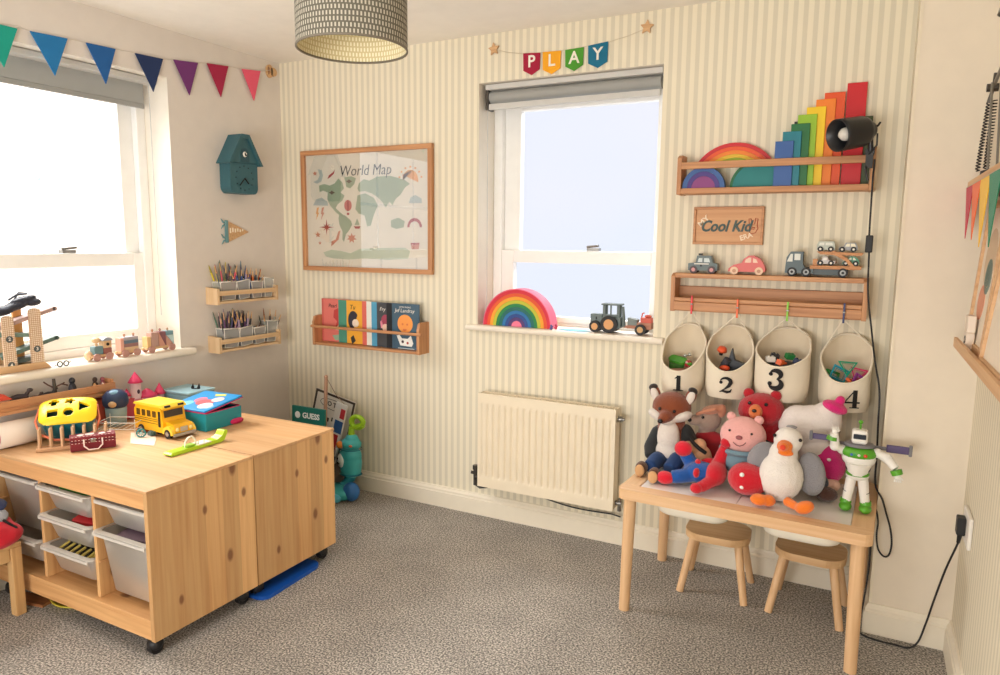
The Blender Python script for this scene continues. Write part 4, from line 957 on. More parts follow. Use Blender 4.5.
b = MB(plain((206, 150, 130), .7)); b.lathe([(0, 0), (.055, .002), (.06, .01), (.055, .016), (0, .02)], n=20); simple('play_cloth', 'crumpled pink cloth at the bottom of the number 1 basket', 'cloth', b, loc=(2.279, -.1, .84))
# basket 2
b = MB(plain((236, 92, 50), .4)); b.lathe([(0, .014), (.016, .012), (.02, 0), (0, 0)], n=18); b.mat(BLK); b.cyl((0, 0, -.02), (0, 0, 0), .008)
o = simple('toy_rocket', 'orange capped toy piece standing at the left of the number 2 basket', 'toy', b, loc=(2.431, -.09, .945), rot=(.4, .3, 0))
b = MB(plain((226, 84, 44), .4)); b.ell((0, 0, 0), (.02, .014, .012)); simple('toy_piece', 'orange rounded toy piece in front in the number 2 basket', 'toy', b, loc=(2.452, -.135, .882))
b = MB(plain((36, 40, 48), .5)); b.prism([(-.04, 0), (-.012, .008), (0, .06), (.012, .012), (.05, .0), (.04, -.02), (-.04, -.02)], frame((0, 0, 0), (1, 0, 0), (0, 0, 1), (0, -1, 0)), .03); simple('toy_launcher', 'black pointed toy part in the number 2 basket', 'toy', b, loc=(2.472, -.08, .90), bevel=.002)
b = MB(plain((50, 54, 60), .5)); b.box(-.05, .05, -.03, .03, 0, .02); b.box(-.02, .06, -.02, .04, .02, .03); simple('toy_part', 'dark grey flat toy part at the bottom of the number 2 basket', 'toy', b, loc=(2.462, -.1, .85), rot=(0, 0, .3), bevel=.003)
b = MB(plain((64, 66, 74), .4)); b.cyl((0, 0, 0), (0, 0, .045), .014); simple('toy_cylinder', 'dark grey cylinder leaning in the number 2 basket', 'toy', b, loc=(2.44, -.11, .88), rot=(.3, .5, 0))
# basket 3
for nm, lb, col, lc, r_ in (('toy_block', 'white toy block at the left in the number 3 basket', (226, 222, 214), (2.622, -0.150, 0.935), (0, 0, .4)), ('toy_block', 'orange toy block in the number 3 basket', (236, 104, 48), (2.662, -0.155, 0.924), (.2, .3, 1)), ('toy_block', 'black toy block in the number 3 basket', (32, 32, 36), (2.634, -0.115, 0.942), (0, .3, .2)), ('toy_block', 'green toy block in the number 3 basket', (44, 130, 66), (2.687, -0.105, 0.945), (.3, .1, .6)), ('toy_block', 'dark blue toy block in the number 3 basket', (34, 48, 84), (2.717, -0.130, 0.930), (0, .4, .1))):
    b = MB(plain(col, .4)); b.box(-.016, .016, -.012, .012, -.01, .01); b.cyl((-.007, 0, .01), (-.007, 0, .014), .004); b.cyl((.007, 0, .01), (.007, 0, .014), .004); simple(nm, lb, 'toy', b, 'toy blocks in the number 3 basket', loc=lc, rot=r_, bevel=.001)
b = MB(plain((60, 60, 66), .5)); b.lathe([(0, 0), (.06, .002), (.075, .02), (.05, .03), (0, .034)], n=24); simple('block_bag', 'dark bag the blocks lie on inside the number 3 basket', 'bag', b, loc=(2.664, -.112, .89))
# basket 4 : magnetic frames
random.seed(11)
MG = [((34, 168, 128), 3, (2.888, -.10, .922), (1.2, 0, .1), .034, 'green triangular magnetic frame standing on top in the number 4 basket'), ((24, 150, 176), 4, (2.862, -.115, .895), (1.0, .2, .3), .036, 'turquoise square magnetic frame in the number 4 basket'),
      ((226, 104, 60), 4, (2.912, -.145, .872), (.4, .2, .9), .026, 'orange square magnetic frame in the number 4 basket'), ((216, 54, 110), 3, (2.925, -.10, .900), (1.1, .1, -.3), .034, 'pink triangular magnetic frame in the number 4 basket'),
      ((150, 60, 150), 4, (2.93, -.125, .88), (.9, .4, .4), .026, 'purple magnetic frame at the right of the number 4 basket'), ((50, 150, 70), 3, (2.845, -.10, .885), (.9, .3, .8), .034, 'green triangular magnetic frame at the left of the number 4 basket'),
      ((236, 190, 60), 4, (2.895, -.13, .858), (.1, .2, .4), .030, 'yellow square magnetic frame in the number 4 basket'), ((200, 40, 60), 4, (2.925, -.085, .865), (.2, .1, .2), .030, 'red square magnetic frame deep in the number 4 basket'), ((40, 110, 190), 4, (2.865, -.085, .855), (.1, .1, .6), .032, 'blue square magnetic frame deep in the number 4 basket')]
for col, k, lc, r_, R_, lb in MG:
    b = MB(plain(col, .3)); b.tube([(R_*math.cos(2*PI*i/k+.5), R_*math.sin(2*PI*i/k+.5), 0) for i in range(k)], .0055, 6, closed=True, smooth=False)
    b.tube([(R_*.66*math.cos(2*PI*i/k+.5), R_*.66*math.sin(2*PI*i/k+.5), 0) for i in range(k)], .0016, 6, closed=True, smooth=False)
    simple('magnetic_frame', lb, 'toy', b, 'magnetic frames in the number 4 basket', loc=lc, rot=r_)
# ================================================================ FURNITURE
PINE_S = wood((226, 180, 124), (206, 152, 96), 'z', knots=6.5, planks=.073, pax='y', name='pine')
PINE_X = wood((222, 172, 116), (198, 142, 88), 'x', knots=5, name='pine'); PINE_Z = wood((224, 176, 120), (198, 142, 88), 'z', knots=5, name='pine'); PINE_Y = wood((222, 172, 116), (198, 142, 88), 'y', name='pine')
PINE_T = wood((224, 178, 128), (208, 156, 104), 'x', planks=.2, pax='y', knots=2.2, name='pine_top')
UX0, UX1 = .035, .963
ZB, ZT = .066, .578
def castor(t, x, y):
    b = MB(BLK); b.cyl((x-.012, y, .024), (x+.012, y, .024), .024, n=20); b.ell((x, y, .034), (.026, .026, .024)); b.cyl((x, y, .045), (x, y, ZB), .008); b.build('castor', t, w=True)
def storage_unit(label, y0, y1, front):
    """front: -1 opening faces the room (-y), +1 faces the back wall"""
    t = thing('storage_unit', label, 'cabinet', ((UX0+UX1)/2, (y0+y1)/2, 0))
    for x in (UX0, UX1-.018):
        b = MB(PINE_S); b.box(x, x+.018, y0, y1, ZB, ZT-.012); b.build('side_panel', t, bevel=.0015, w=True)
    b = MB(PINE_T); b.box(UX0, UX1, y0, y1, ZT-.012, ZT) if False else b.box(UX0, UX1+.002, y0-(.002 if front < 0 else 0), y1+(.002 if front > 0 else 0), ZT-.0115, ZT); b.build('top_panel', t, bevel=.0015, w=True)
    a, c = UX0+.018, UX1-.018
    b = MB(PINE_X); b.box(a, c, y0+.002, y1-.002, ZB+.055, ZB+.070); b.build('bottom_panel', t, bevel=.001, w=True)
    yf, yb = (y0, y1) if front < 0 else (y1, y0)
    s_ = 1 if front < 0 else -1
    b = MB(PINE_X); b.box(a, c, *sorted((yf+s_*.002, yf+s_*.02)), ZB+.002, ZB+.055); b.build('plinth', t, bevel=.001, w=True)
    b = MB(PINE_X); b.box(a, c, *sorted((yf+s_*.002, yf+s_*.02)), ZT-.066, ZT-.012); b.build('top_rail', t, bevel=.001, w=True)
    b = MB(PINE_X); b.box(a, c, *sorted((yb-s_*.002, yb-s_*.010)), ZB+.070, ZT-.013); b.build('back_panel', t, w=True)
    cols = [(a, .333), (.349, .641), (.657, c)]
    for x in (.333, .641):
        b = MB(PINE_Z); b.box(x, x+.016, y0+.021, y1-.011, ZB+.0705, ZT-.0125) if front < 0 else b.box(x, x+.016, y0+.011, y1-.021, ZB+.0705, ZT-.0125); b.build('divider', t, bevel=.001, w=True)
    for (q0, q1) in cols:
        for zr in ([.495, .385, .27] if front < 0 else [.495, .385]):
            for xx in (q0, q1-.008):
                b = MB(PINE_Y); b.box(xx+.0003, xx+.0077, y0+.025, y1-.025, zr-.007, zr-.001); b.build('runner', t, w=True)
    for x in (UX0+.05, UX1-.05):
        for y in (y0+.035, y1-.035): castor(t, x, y)
    return t
storage_unit('low pine storage unit on castors with open tray columns facing the room', -1.613, -1.1755, -1)
storage_unit('low pine storage unit on castors standing behind the one with trays', -1.1705, -.733, 1)
TRAY = glassy('tray_plastic', refl=.05, fres=.6, rough=.3, alpha=.86, col=(206, 200, 190))
TRIM = plain((206, 200, 190), .4)
def tray(x0, x1, zt, h, label, dy=0):
    """rim hangs on the runners at height zt"""
    yf, yb = -1.592+dy, -1.19
    t = thing('storage_tray', label, 'tray', ((x0+x1)/2, (yf+yb)/2, zt-h), group='plastic trays in the storage unit')
    s = .022
    def loop(z, ins): return rrect(x0+.012+ins, x1-.012-ins, yf+.012+ins, yb-.012-ins, .025, 4)
    b = MB(TRAY); tp = loop(0, 0); lo = loop(0, s); n = len(tp)
    vs = [(x, y, zt-.004) for x, y in tp]+[(x, y, zt-h+.008) for x, y in lo]+[(x, y, zt-h) for x, y in loop(0, s+.008)]
    b.add(vs, [(i, (i+1) % n, n+(i+1) % n, n+i) for i in range(n)]+[(n+i, n+(i+1) % n, 2*n+(i+1) % n, 2*n+i) for i in range(n)], True); b.add(vs[2*n:], [tuple(range(n-1, -1, -1))])
    b.build('tub', t, w=True)
    b = MB(TRIM); o = rrect(x0+.0015, x1-.0015, yf-.008, yb, .02, 4); i_ = loop(0, .001)
    vs = [(x, y, zt) for x, y in o]+[(x, y, zt) for x, y in i_]+[(x, y, zt-.004) for x, y in o]+[(x, y, zt-.004) for x, y in i_]
    b.add(vs, [(i, (i+1) % n, n+(i+1) % n, n+i) for i in range(n)]+[(2*n+i, 3*n+i, 3*n+(i+1) % n, 2*n+(i+1) % n) for i in range(n)]+[(i, 2*n+i, 2*n+(i+1) % n, (i+1) % n) for i in range(n)])
    # turned-down front lip
    b.box(x0+.01, x1-.01, yf-.008, yf-.005, zt-.014, zt-.002)
    b.build('rim', t, w=True)
    return t
CO = [(.053, .333), (.349, .641), (.657, .945)]
T0 = -.016
tray(CO[1][0], CO[1][1], .4955, .095, 'top storage tray of the middle column, with green toys inside', T0)
tray(CO[1][0], CO[1][1], .3855, .095, 'second storage tray of the middle column, with a red toy inside', T0)
tray(CO[1][0], CO[1][1], .2705, .10, 'bottom storage tray of the middle column, holding a yellow and black toy', T0)
tray(CO[2][0], CO[2][1], .4955, .10, 'shallow storage tray at the top of the right-hand column')
tray(CO[2][0], CO[2][1], .3855, .225, 'deep storage tray filling the right-hand column', T0+.004)
tray(CO[0][0], CO[0][1], .4955, .215, 'deep storage tray at the top of the left-hand column')
tray(CO[0][0], CO[0][1], .2705, .10, 'shallow storage tray low in the left-hand column', T0)
# things in the trays
b = MB(plain((80, 168, 66), .4)); b.prism(rrect(-.09, .09, -.035, .035, .02), Matrix(), .03); simple('toy_dinosaur_case', 'bright green plastic toy lying in the top middle tray', 'toy', b, loc=(.52, -1.54, .478), rot=(.25, .1, .1), bevel=.006)
b = MB(plain((40, 110, 60), .4)); b.ell((0, 0, 0), (.05, .03, .02)); simple('toy_leaf', 'dark green toy at the right in the top middle tray', 'toy', b, loc=(.44, -1.50, .48))
b = MB(plain((180, 40, 44), .4)); b.prism(rrect(-.06, .06, -.03, .03, .015), Matrix(), .025); simple('toy_box', 'red toy lying in the second middle tray', 'toy', b, loc=(.56, -1.545, .366), rot=(.2, 0, .2), bevel=.004)
b = MB(plain((34, 34, 38), .5)); b.prism(rrect(-.08, .06, -.03, .03, .015), Matrix(), .03); simple('toy_case', 'black toy lying in the bottom middle tray', 'toy', b, loc=(.52, -1.49, .252), rot=(.15, 0, .1), bevel=.004)
t = thing('toy_xylophone', 'yellow and black striped toy in the bottom middle tray', 'toy', (.50, -1.56, .25), rot=(.3, .06, .04))
b = MB(plain((208, 184, 90), .5)); b.box(-.085, .085, -.018, .018, 0, .012); b.build('frame', t, bevel=.002)
for k in range(11):
    b = MB(BLK if k % 2 else plain((226, 204, 110), .5)); b.box(-.08+k*.0148, -.08+k*.0148+.007, -.02, .02, .0125, .017); b.build('bar', t)
b = MB(plain((118, 96, 110), .5)); b.box(-.10, .08, -.05, .03, 0, .006); b.box(-.08, .09, -.045, .035, .0065, .012); simple('booklet_stack', 'dull purple booklets on top in the deep right-hand tray', 'booklets', b, loc=(.83, -1.53, .371), rot=(.12, 0, .1))
b = MB(plain((46, 70, 130), .6)); b.prism(rrect(-.07, .07, -.04, .04, .02), Matrix(), .04); simple('toy_bag', 'blue cloth bag on top in the deep left-hand tray', 'bag', b, loc=(.26, -1.53, .468), rot=(.1, .1, .1), bevel=.01)

# ---- things pushed under the units
b = MB(plain((20, 84, 176), .4)); b.prism(rrect(-.10, .10, -.17, .17, .04), Matrix(), .014)
simple('play_mat', 'bright blue flat plastic mat on the carpet under the pine unit', 'mat', b, loc=(.875, -1.0, .001), rot=(0, 0, .05), bevel=.005)
b = MB(plain((206, 190, 60), .5)); b.lathe([(0, .0), (.11, .0), (.128, .008), (.13, .015), (.124, .013), (.10, .007), (0, .007)], n=32)
simple('yellow_plate', 'yellow round plastic plate on the carpet under the pine unit', 'plate', b, loc=(.34, -1.44, .001))
b = MB(wood((170, 110, 66), (130, 80, 46), 'x')); b.box(-.08, .07, -.03, .03, 0, .012); simple('wooden_plank', 'short brown wooden plank on the carpet behind the yellow plate', 'plank', b, loc=(.22, -1.575, .001), rot=(0, 0, .2), bevel=.001)

# ---- child's chair cut by the left edge
t = thing('child_chair', 'small birch child chair with a red cushion, cut off by the left edge', 'chair', (.16, -1.77, 0))
CH = wood((220, 178, 122), (198, 150, 96), 'z', name='birch_leg')
for x, y in ((.028, -1.92), (.258, -1.92)): b = MB(CH); b.box(x-.018, x+.018, y-.018, y+.018, 0, .26); b.build('leg', t, bevel=.003, w=True)
for x, y in ((.028, -1.652), (.258, -1.652)): b = MB(CH); b.box(x-.018, x+.018, y-.018, y+.018, 0, .26); b.build('leg', t, bevel=.003, w=True)
b = MB(wood((222, 180, 124), (200, 152, 98), 'x', name='birch_seat')); b.box(.01, .276, -1.938, -1.634, .2603, .278); b.build('seat', t, bevel=.004, w=True)
for q in ((.046, .24, -1.668, -1.652, .20, .26), (.046, .24, -1.93, -1.914, .20, .26)):
    b = MB(CH); b.box(*q); b.build('apron', t, bevel=.002, w=True)
for x in (.254, .020):
    b = MB(CH); b.box(x, x+.014, -1.90, -1.672, .21, .26); b.build('apron', t, bevel=.002, w=True)
t = thing('rucksack', 'red child rucksack with a grey panel lying on the small chair at the left edge', 'bag', (.20, -1.75, .279))
blob('body', t, cloth((206, 24, 44)), [((.20, -1.75, .345), (.15, .115, .062)), ((.28, -1.72, .325), (.07, .09, .045)), ((.13, -1.78, .34), (.09, .09, .06))], .008, 4, .001)
blob('grey_panel', t, cloth((150, 150, 154)), [((.235, -1.715, .392), (.075, .060, .020), (0, .18, 0))], .006, 3, .0008)
blob('navy_flap', t, cloth((34, 44, 84)), [((.185, -1.70, .408), (.075, .07, .016), (.1, .1, 0))], .006, 3, .0008)
blob('green_patch', t, cloth((24, 84, 70)), [((.15, -1.70, .424), (.06, .05, .012))], .006, 3, .0008)
b = MB(BLK); b.tube([(.30, -1.70, .385), (.32, -1.67, .35), (.315, -1.66, .32)], .005, 8); b.build('strap', t, w=True)

# ---- activity table
TA = -.036; TM = Matrix.Translation((2.170, -.588, 0)) @ rotm(0, 0, TA)
t = thing('activity_table', 'light wooden children activity table with white inset panels under the stuffed toys', 'table', (2.170, -.588, 0), TA)
TWX = wood((230, 190, 146), (214, 168, 120), 'x', name='pale_pine'); TWY = wood((230, 190, 146), (214, 168, 120), 'y', name='pale_pine'); TWZ = wood((230, 190, 146), (214, 168, 120), 'z', name='pale_pine')
L_, D_ = .834, .556
zt, th = .48, .038
b = MB(TWX); r = .03
def rail(pts): b.prism(pts, Matrix.Translation((0, 0, zt-th)), th)
rail([(r*(1-math.sin(a)), r*(1-math.cos(a))) for a in [PI/2*(1-i/5) for i in range(6)]] + [(L_-r*(1-math.sin(a)), r*(1-math.cos(a))) for a in [PI/2*i/5 for i in range(6)]] + [(L_, .062), (0, .062)])
b.build('front_rail', t, bevel=.004)
b = MB(TWX); b.prism([(0, D_-.062), (L_, D_-.062)] + [(L_-r*(1-math.cos(a)), D_-r*(1-math.sin(a))) for a in [PI/2*i/5 for i in range(6)]] + [(r*(1-math.sin(a)), D_-r*(1-math.cos(a))) for a in [PI/2*i/5 for i in range(6)]], Matrix.Translation((0, 0, zt-th)), th); b.build('back_rail', t, bevel=.004)
for x in (0, L_-.066):
    b = MB(TWY); b.box(x, x+.066, .0625, D_-.0625, zt-th, zt); b.build('side_rail', t, bevel=.004)
WP = plain((236, 228, 222), .35)
for x0_, x1_ in ((.068, .409), (.411, L_-.068)):
    b = MB(WP); b.box(x0_, x1_, .064, D_-.064, zt-.010, zt-.002); b.build('inset_panel', t, bevel=.0015)
for x, y in ((.04, .04), (L_-.04, .04), (.04, D_-.04), (L_-.04, D_-.04)):
    sx = -.008 if x < .4 else .006; sy = -.004 if y < .3 else .004
    b = MB(TWZ); b.tube([(x, y, zt-th), (x+sx*.6, y+sy*.6, .2), (x+sx, y+sy, 0)], [.0225, .021, .0195], 20); b.build('leg', t)
def tub(x0_, x1_, label):
    t = thing('plastic_tub', label, 'tub', TM @ Vector(((x0_+x1_)/2, .232, .390)), TA, group='shallow tubs hung in the activity table')
    w_ = (x1_-x0_)/2
    b = MB(plain((248, 240, 222), .4)); o = rrect(-w_, w_, -.19, .19, .06, 6); n = len(o); vs = []
    for z, k in ((.050, 1), (.02, .985), (.008, .95), (.002, .9), (0, .82)): vs += [(x*k, y*k, z) for x, y in o]
    b.add(vs, [(q*n+i, q*n+(i+1) % n, (q+1)*n+(i+1) % n, (q+1)*n+i) for q in range(4) for i in range(n)], True); b.add(vs[4*n:], [tuple(range(n-1, -1, -1))]); b.build('bowl', t)
    b = MB(plain((248, 240, 222), .4)); b.tube([(x, y, .05) for x, y in o], .003, 6, closed=True); b.build('rim', t)
tub(.125, .385, 'shallow white tub hung under the left half of the activity table')
tub(.495, .745, 'shallow white tub hung under the right half of the activity table')
# ---- stools
def stool(cx, cy, rz, label):
    t = thing('stool', label, 'stool', (cx, cy, 0), rz, group='small wooden stools under the activity table')
    b = MB(wood((226, 188, 140), (206, 160, 112), 'x', name='stool_seat')); b.prism(rrect(-.122, .122, -.10, .10, .075, 8), Matrix.Translation((0, 0, .217)), .028); b.build('seat', t, bevel=.006, seg=3)
    for sx in (-1, 1):
        for sy in (-1, 1):
            b = MB(TWZ); b.tube([(sx*.085, sy*.066, .217), (sx*.122, sy*.105, 0)], [.0155, .014], 14); b.build('leg', t)
stool(2.475, -.205, .02, 'left one of the two wooden stools tucked under the activity table')
stool(2.815, -.215, -.06, 'right one of the two wooden stools tucked under the activity table')

# ---- pendant shade
LX, LY, LZ, LR = 1.722, -1.50, 1.852, .140
t = thing('pendant_lamp', 'grey drum lampshade with rows of pale dashes hanging from the ceiling', 'lamp', (LX, LY, LZ))
def dash_mat(name, base, dash, rough=.9):
    m, nt, bs = _base(name); tc_ = nt.nodes.new('ShaderNodeTexCoord'); sp = nt.nodes.new('ShaderNodeSeparateXYZ'); nt.links.new(tc_.outputs['Object'], sp.inputs[0])
    def mth(op, a, b_=None, c=None):
        n = nt.nodes.new('ShaderNodeMath'); n.operation = op
        for i, v in enumerate((a, b_, c)):
            if v is None: continue
            if isinstance(v, (int, float)): n.inputs[i].default_value = v
            else: nt.links.new(v, n.inputs[i])
        return n.outputs[0]
    ang = mth('ARCTAN2', sp.outputs['Y'], sp.outputs['X'])
    row = mth('MULTIPLY', sp.outputs['Z'], 1/.0135); fr = mth('FRACT', row); fl = mth('FLOOR', row)
    wn = nt.nodes.new('ShaderNodeTexWhiteNoise'); wn.noise_dimensions = '1D'; nt.links.new(fl, wn.inputs['W'])
    col = mth('ADD', mth('MULTIPLY', ang, 96/(2*PI)*1.0), mth('MULTIPLY', wn.outputs['Value'], .5)); fc = mth('FRACT', col)
    inr = mth('MULTIPLY', mth('GREATER_THAN', fr, .3), mth('LESS_THAN', fc, .44))
    mx_ = nt.nodes.new('ShaderNodeMix'); mx_.data_type = 'RGBA'; mx_.inputs['A'].default_value = lin(base); mx_.inputs['B'].default_value = lin(dash); nt.links.new(inr, mx_.inputs['Factor'])
    nt.links.new(mx_.outputs['Result'], bs.inputs['Base Color']); bs.inputs['Roughness'].default_value = rough
    bs.inputs['Transmission Weight'].default_value = 0
    return m
b = MB(dash_mat('dashed_fabric', (102, 97, 85), (192, 186, 170))); n = 64
b.lathe([(LR, 0), (LR, .25)], n=n); b.build('shade_outer', t)
b = MB(dash_mat('backlit_look_lining', (212, 196, 150), (244, 236, 206))); b.lathe([(LR-.002, .25), (LR-.002, 0)], n=n); part_label(b.build('shade_lining', t), 'cream lining with light through its faint dashes painted in')  # yellowish tone and pale dashes paint in light passing through the fabric
b = MB(plain((120, 112, 98), .6)); b.lathe([(LR-.003, -.001), (LR+.001, -.001), (LR+.001, .004), (LR-.003, .004), (LR-.003, -.001)], n=n); b.build('shade_ring', t)
b = MB(plain((120, 112, 98), .6)); b.lathe([(LR-.003, .246), (LR+.001, .246), (LR+.001, .251), (LR-.003, .251), (LR-.003, .246)], n=n); b.build('shade_ring', t)
b = MB(WHT); 
for k in range(3): b.tube([(.02*math.cos(2.1*k), .02*math.sin(2.1*k), .20), ((LR-.003)*math.cos(2.1*k), (LR-.003)*math.sin(2.1*k), .246)], .0018, 6)
b.cyl((0, 0, .17), (0, 0, .235), .02); b.cyl((0, 0, .235), (0, 0, H-LZ-.02), .0035, n=8); b.build('spider_fitting', t)
b = MB(WHT); b.cyl((0, 0, H-LZ-.03), (0, 0, H-LZ-.0005), .045, n=24); b.build('ceiling_rose', t)
b = MB(plain((244, 240, 230), .3)); b.lathe([(0, .085), (.018, .09), (.028, .105), (.028, .125), (.015, .155), (.013, .172)], n=20); b.build('bulb', t)
# ================================================================ STUFFED TOYS ON THE TABLE (table top z = .48)
EYE = plain((20, 18, 18), .15)
# ---- fox
t = thing('stuffed_fox', 'russet stuffed fox with white muzzle, dark jacket and jeans, leftmost on the table', 'stuffed toy', (2.275, -.27, .48), group=None)
FX = plush((134, 66, 34)); WF = plush((232, 222, 212))
blob('body', t, FX, [((2.275, -.225, .575), (.075, .062, .10)), ((2.275, -.24, .725), (.078, .066, .062)), ((2.275, -.235, .66), (.055, .05, .04)), ((2.27, -.30, .70), (.030, .042, .026)), ((2.262, -.325, .692), (.02, .022, .018))])
blob('muzzle_fur', t, WF, [((2.235, -.268, .692), (.048, .038, .022), (0, .35, .3)), ((2.315, -.262, .695), (.052, .038, .022), (0, -.35, -.3)), ((2.27, -.285, .682), (.035, .042, .02))], .004)
blob('chest_fur', t, WF, [((2.275, -.275, .61), (.045, .035, .075)), ((2.275, -.278, .55), (.05, .032, .05))], .005)
for s_, ex in ((-1, 2.205), (1, 2.347)):
    o = blob('ear', t, FX, [((ex, -.235, .775), (.022, .013, .036), (0, .35*s_, 0))], .004)
    b = MB(WF); b.ell((ex+.001, -.2455, .770), (.016, .008, .029), (0, .35*s_, 0)); b.build('ear_lining', o, w=True)
    b = MB(plush((40, 30, 26))); b.ell((ex+.008*s_, -.237, .797), (.019, .012, .014), (0, .35*s_, 0)); b.build('ear_tip', o, w=True)
spot('nose', t, EYE, [((2.258, -.346, .688), (.011, .008, .009))])
spot('eye', t, EYE, [((2.243, -.302, .727), .0065)]); spot('eye', t, EYE, [((2.300, -.300, .722), .0065)])
JK = cloth((42, 44, 46))
blob('jacket', t, JK, [((2.215, -.225, .57), (.036, .055, .075), (0, .2, 0)), ((2.342, -.222, .58), (.036, .055, .08), (0, -.2, 0)), ((2.275, -.195, .58), (.08, .04, .085))], .006, disp=.001, tubes=[([(2.225, -.23, .62), (2.205, -.28, .56), (2.215, -.31, .53)], [.028, .026, .022]), ([(2.335, -.23, .62), (2.375, -.27, .575)], [.028, .024])])
JE = cloth((24, 60, 112))
blob('jeans', t, JE, [((2.275, -.22, .52), (.08, .06, .038))], .006, disp=.001, tubes=[([(2.25, -.25, .515), (2.245, -.33, .525), (2.235, -.385, .51)], [.036, .032, .029]), ([(2.31, -.25, .52), (2.325, -.33, .535), (2.31, -.385, .512)], [.036, .032, .029])])
BT = plush((96, 60, 36)); SOLE = cloth((206, 160, 112))
for x, y in ((2.207, -.400), (2.272, -.452)):
    o = blob('boot', t, BT, [((x, y, .508), (.024, .03, .0275))], .004)
    b = MB(SOLE); b.ell((x, y-.026, .505), (.019, .008, .024)); b.build('sole', o, w=True)

# ---- little grey mouse with a peach cap
t = thing('stuffed_mouse', 'small grey stuffed toy in a peach cap and red top behind the fox', 'stuffed toy', (2.41, -.16, .48))
blob('body', t, plush((176, 150, 134)), [((2.405, -.165, .675), (.052, .045, .048)), ((2.40, -.16, .61), (.035, .032, .05)), ((2.36, -.195, .672), (.03, .025, .022))], .005)
blob('cap', t, plush((214, 144, 112)), [((2.415, -.16, .712), (.052, .046, .02), (0, -.35, 0)), ((2.455, -.165, .715), (.018, .02, .028))], .004, tubes=[([(2.365, -.205, .698), (2.40, -.213, .716), (2.44, -.205, .73)], .008)])
spot('eye', t, EYE, [((2.392, -.209, .690), .006)]); spot('nose', t, EYE, [((2.343, -.216, .675), .008)])
blob('red_top', t, cloth((178, 34, 44)), [((2.405, -.16, .56), (.062, .045, .075)), ((2.42, -.175, .60), (.06, .035, .03))], .006)

# ---- red shaggy bear
t = thing('stuffed_bear', 'large red shaggy stuffed bear sitting at the back behind the pink one', 'stuffed toy', (2.60, -.14, .48))
RD_ = plush((184, 14, 34))
blob('body', t, RD_, [((2.605, -.15, .59), (.095, .075, .11)), ((2.60, -.155, .745), (.088, .075, .068)), ((2.60, -.15, .68), (.08, .06, .05))], .006, 3, .005, tubes=[([(2.67, -.15, .66), (2.70, -.18, .60), (2.69, -.22, .54)], [.034, .032, .028]), ([(2.53, -.15, .65), (2.50, -.18, .60)], [.034, .03])])
for s_ in (-1, 1): blob('ear', t, RD_, [((2.60+.05*s_, -.15, .806), (.022, .016, .022))], .004, 3, .003)
blob('muzzle', t, plush((226, 122, 66)), [((2.588, -.226, .752), (.026, .022, .03))], .004)
for s_ in (-1, 1): spot('eye', t, EYE, [((2.594+.030*s_, -.222, .783), .007)])
spot('nose', t, EYE, [((2.586, -.249, .760), (.009, .006, .007))])
blob('neck_ribbon', t, cloth((60, 12, 30)), [], .005, tubes=[([(2.60+.094*math.cos(a), -.152+.08*math.sin(a), .655+.03*math.sin(a*2)) for a in [PI*.95+PI*1.1*i/12 for i in range(13)]], .012)])

t.location += Vector((.008, -.06, .010)); t.scale = (.97, .97, .97)
# ---- pink bear in blue top
t = thing('stuffed_bear', 'round-headed pink stuffed bear in a grey-blue top in the middle of the pile', 'stuffed toy', (2.56, -.30, .48))
PK = plush((242, 178, 172))
blob('body', t, PK, [((2.56, -.30, .665), (.083, .062, .072)), ((2.565, -.295, .60), (.06, .05, .05))], .005)
for x, z in ((2.515, .732), (2.612, .728)): blob('ear', t, PK, [((x, -.295, z), (.018, .012, .017))], .003)
spot('eye', t, EYE, [((2.520, -.352, .692), .0045)]); spot('eye', t, EYE, [((2.597, -.352, .688), .0045)])
spot('nose', t, plain((150, 80, 84), .5), [((2.556, -.3635, .672), (.012, .006, .008))])
b = MB(plain((120, 60, 64), .6)); b.tube([(2.536, -.362, .652), (2.548, -.366, .644), (2.560, -.367, .642), (2.573, -.364, .648), (2.580, -.360, .656)], .0015, 6); b.build('stitched_smile', t, w=True)
blob('blue_top', t, cloth((112, 142, 156)), [((2.565, -.295, .575), (.088, .062, .062))], .005, tubes=[([(2.56+.075*math.cos(a), -.30+.06*math.sin(a), .612) for a in [2*PI*i/16 for i in range(17)]], .010)])

t.location += Vector((.004, -.035, .006))
# ---- red and blue rag doll lying down
t = thing('rag_doll', 'red and blue stuffed rag doll lying at the front left of the table', 'stuffed toy', (2.52, -.43, .482))
RB = plush((206, 12, 38)); BB = plush((16, 84, 166))
blob('torso', t, BB, [((2.435, -.40, .528), (.062, .052, .040), (0, .05, .1)), ((2.395, -.385, .52), (.035, .045, .034))], .005, tubes=[([(2.40, -.415, .518), (2.355, -.445, .512), (2.335, -.452, .510)], [.028, .026, .024]), ([(2.40, -.365, .53), (2.37, -.36, .57), (2.36, -.365, .585)], [.028, .026, .024])])
blob('head', t, RB, [((2.600, -.430, .5415), (.068, .070, .0575), (0, 0, .1)), ((2.625, -.43, .54), (.05, .06, .052))], .005)
blob('chest', t, RB, [((2.487, -.405, .533), (.040, .060, .043)), ((2.455, -.352, .545), (.045, .018, .03), (0, 0, .5))], .005, tubes=[([(2.49, -.37, .56), (2.50, -.365, .60), (2.513, -.37, .632)], [.026, .022, .02]), ([(2.485, -.445, .52), (2.455, -.495, .505), (2.445, -.505, .505)], [.024, .020, .019])])
for c_ in ((2.513, -.37, .645), (2.440, -.512, .503)): blob('mitten', t, RB, [(c_, (.023, .020, .0195))], .004)
for c_, r_ in (((2.357, -.372, .600), (.034, .030, .030)), ((2.315, -.460, .506), (.034, .028, .0245))): blob('boot', t, plush((224, 14, 46)), [(c_, r_)], .004)
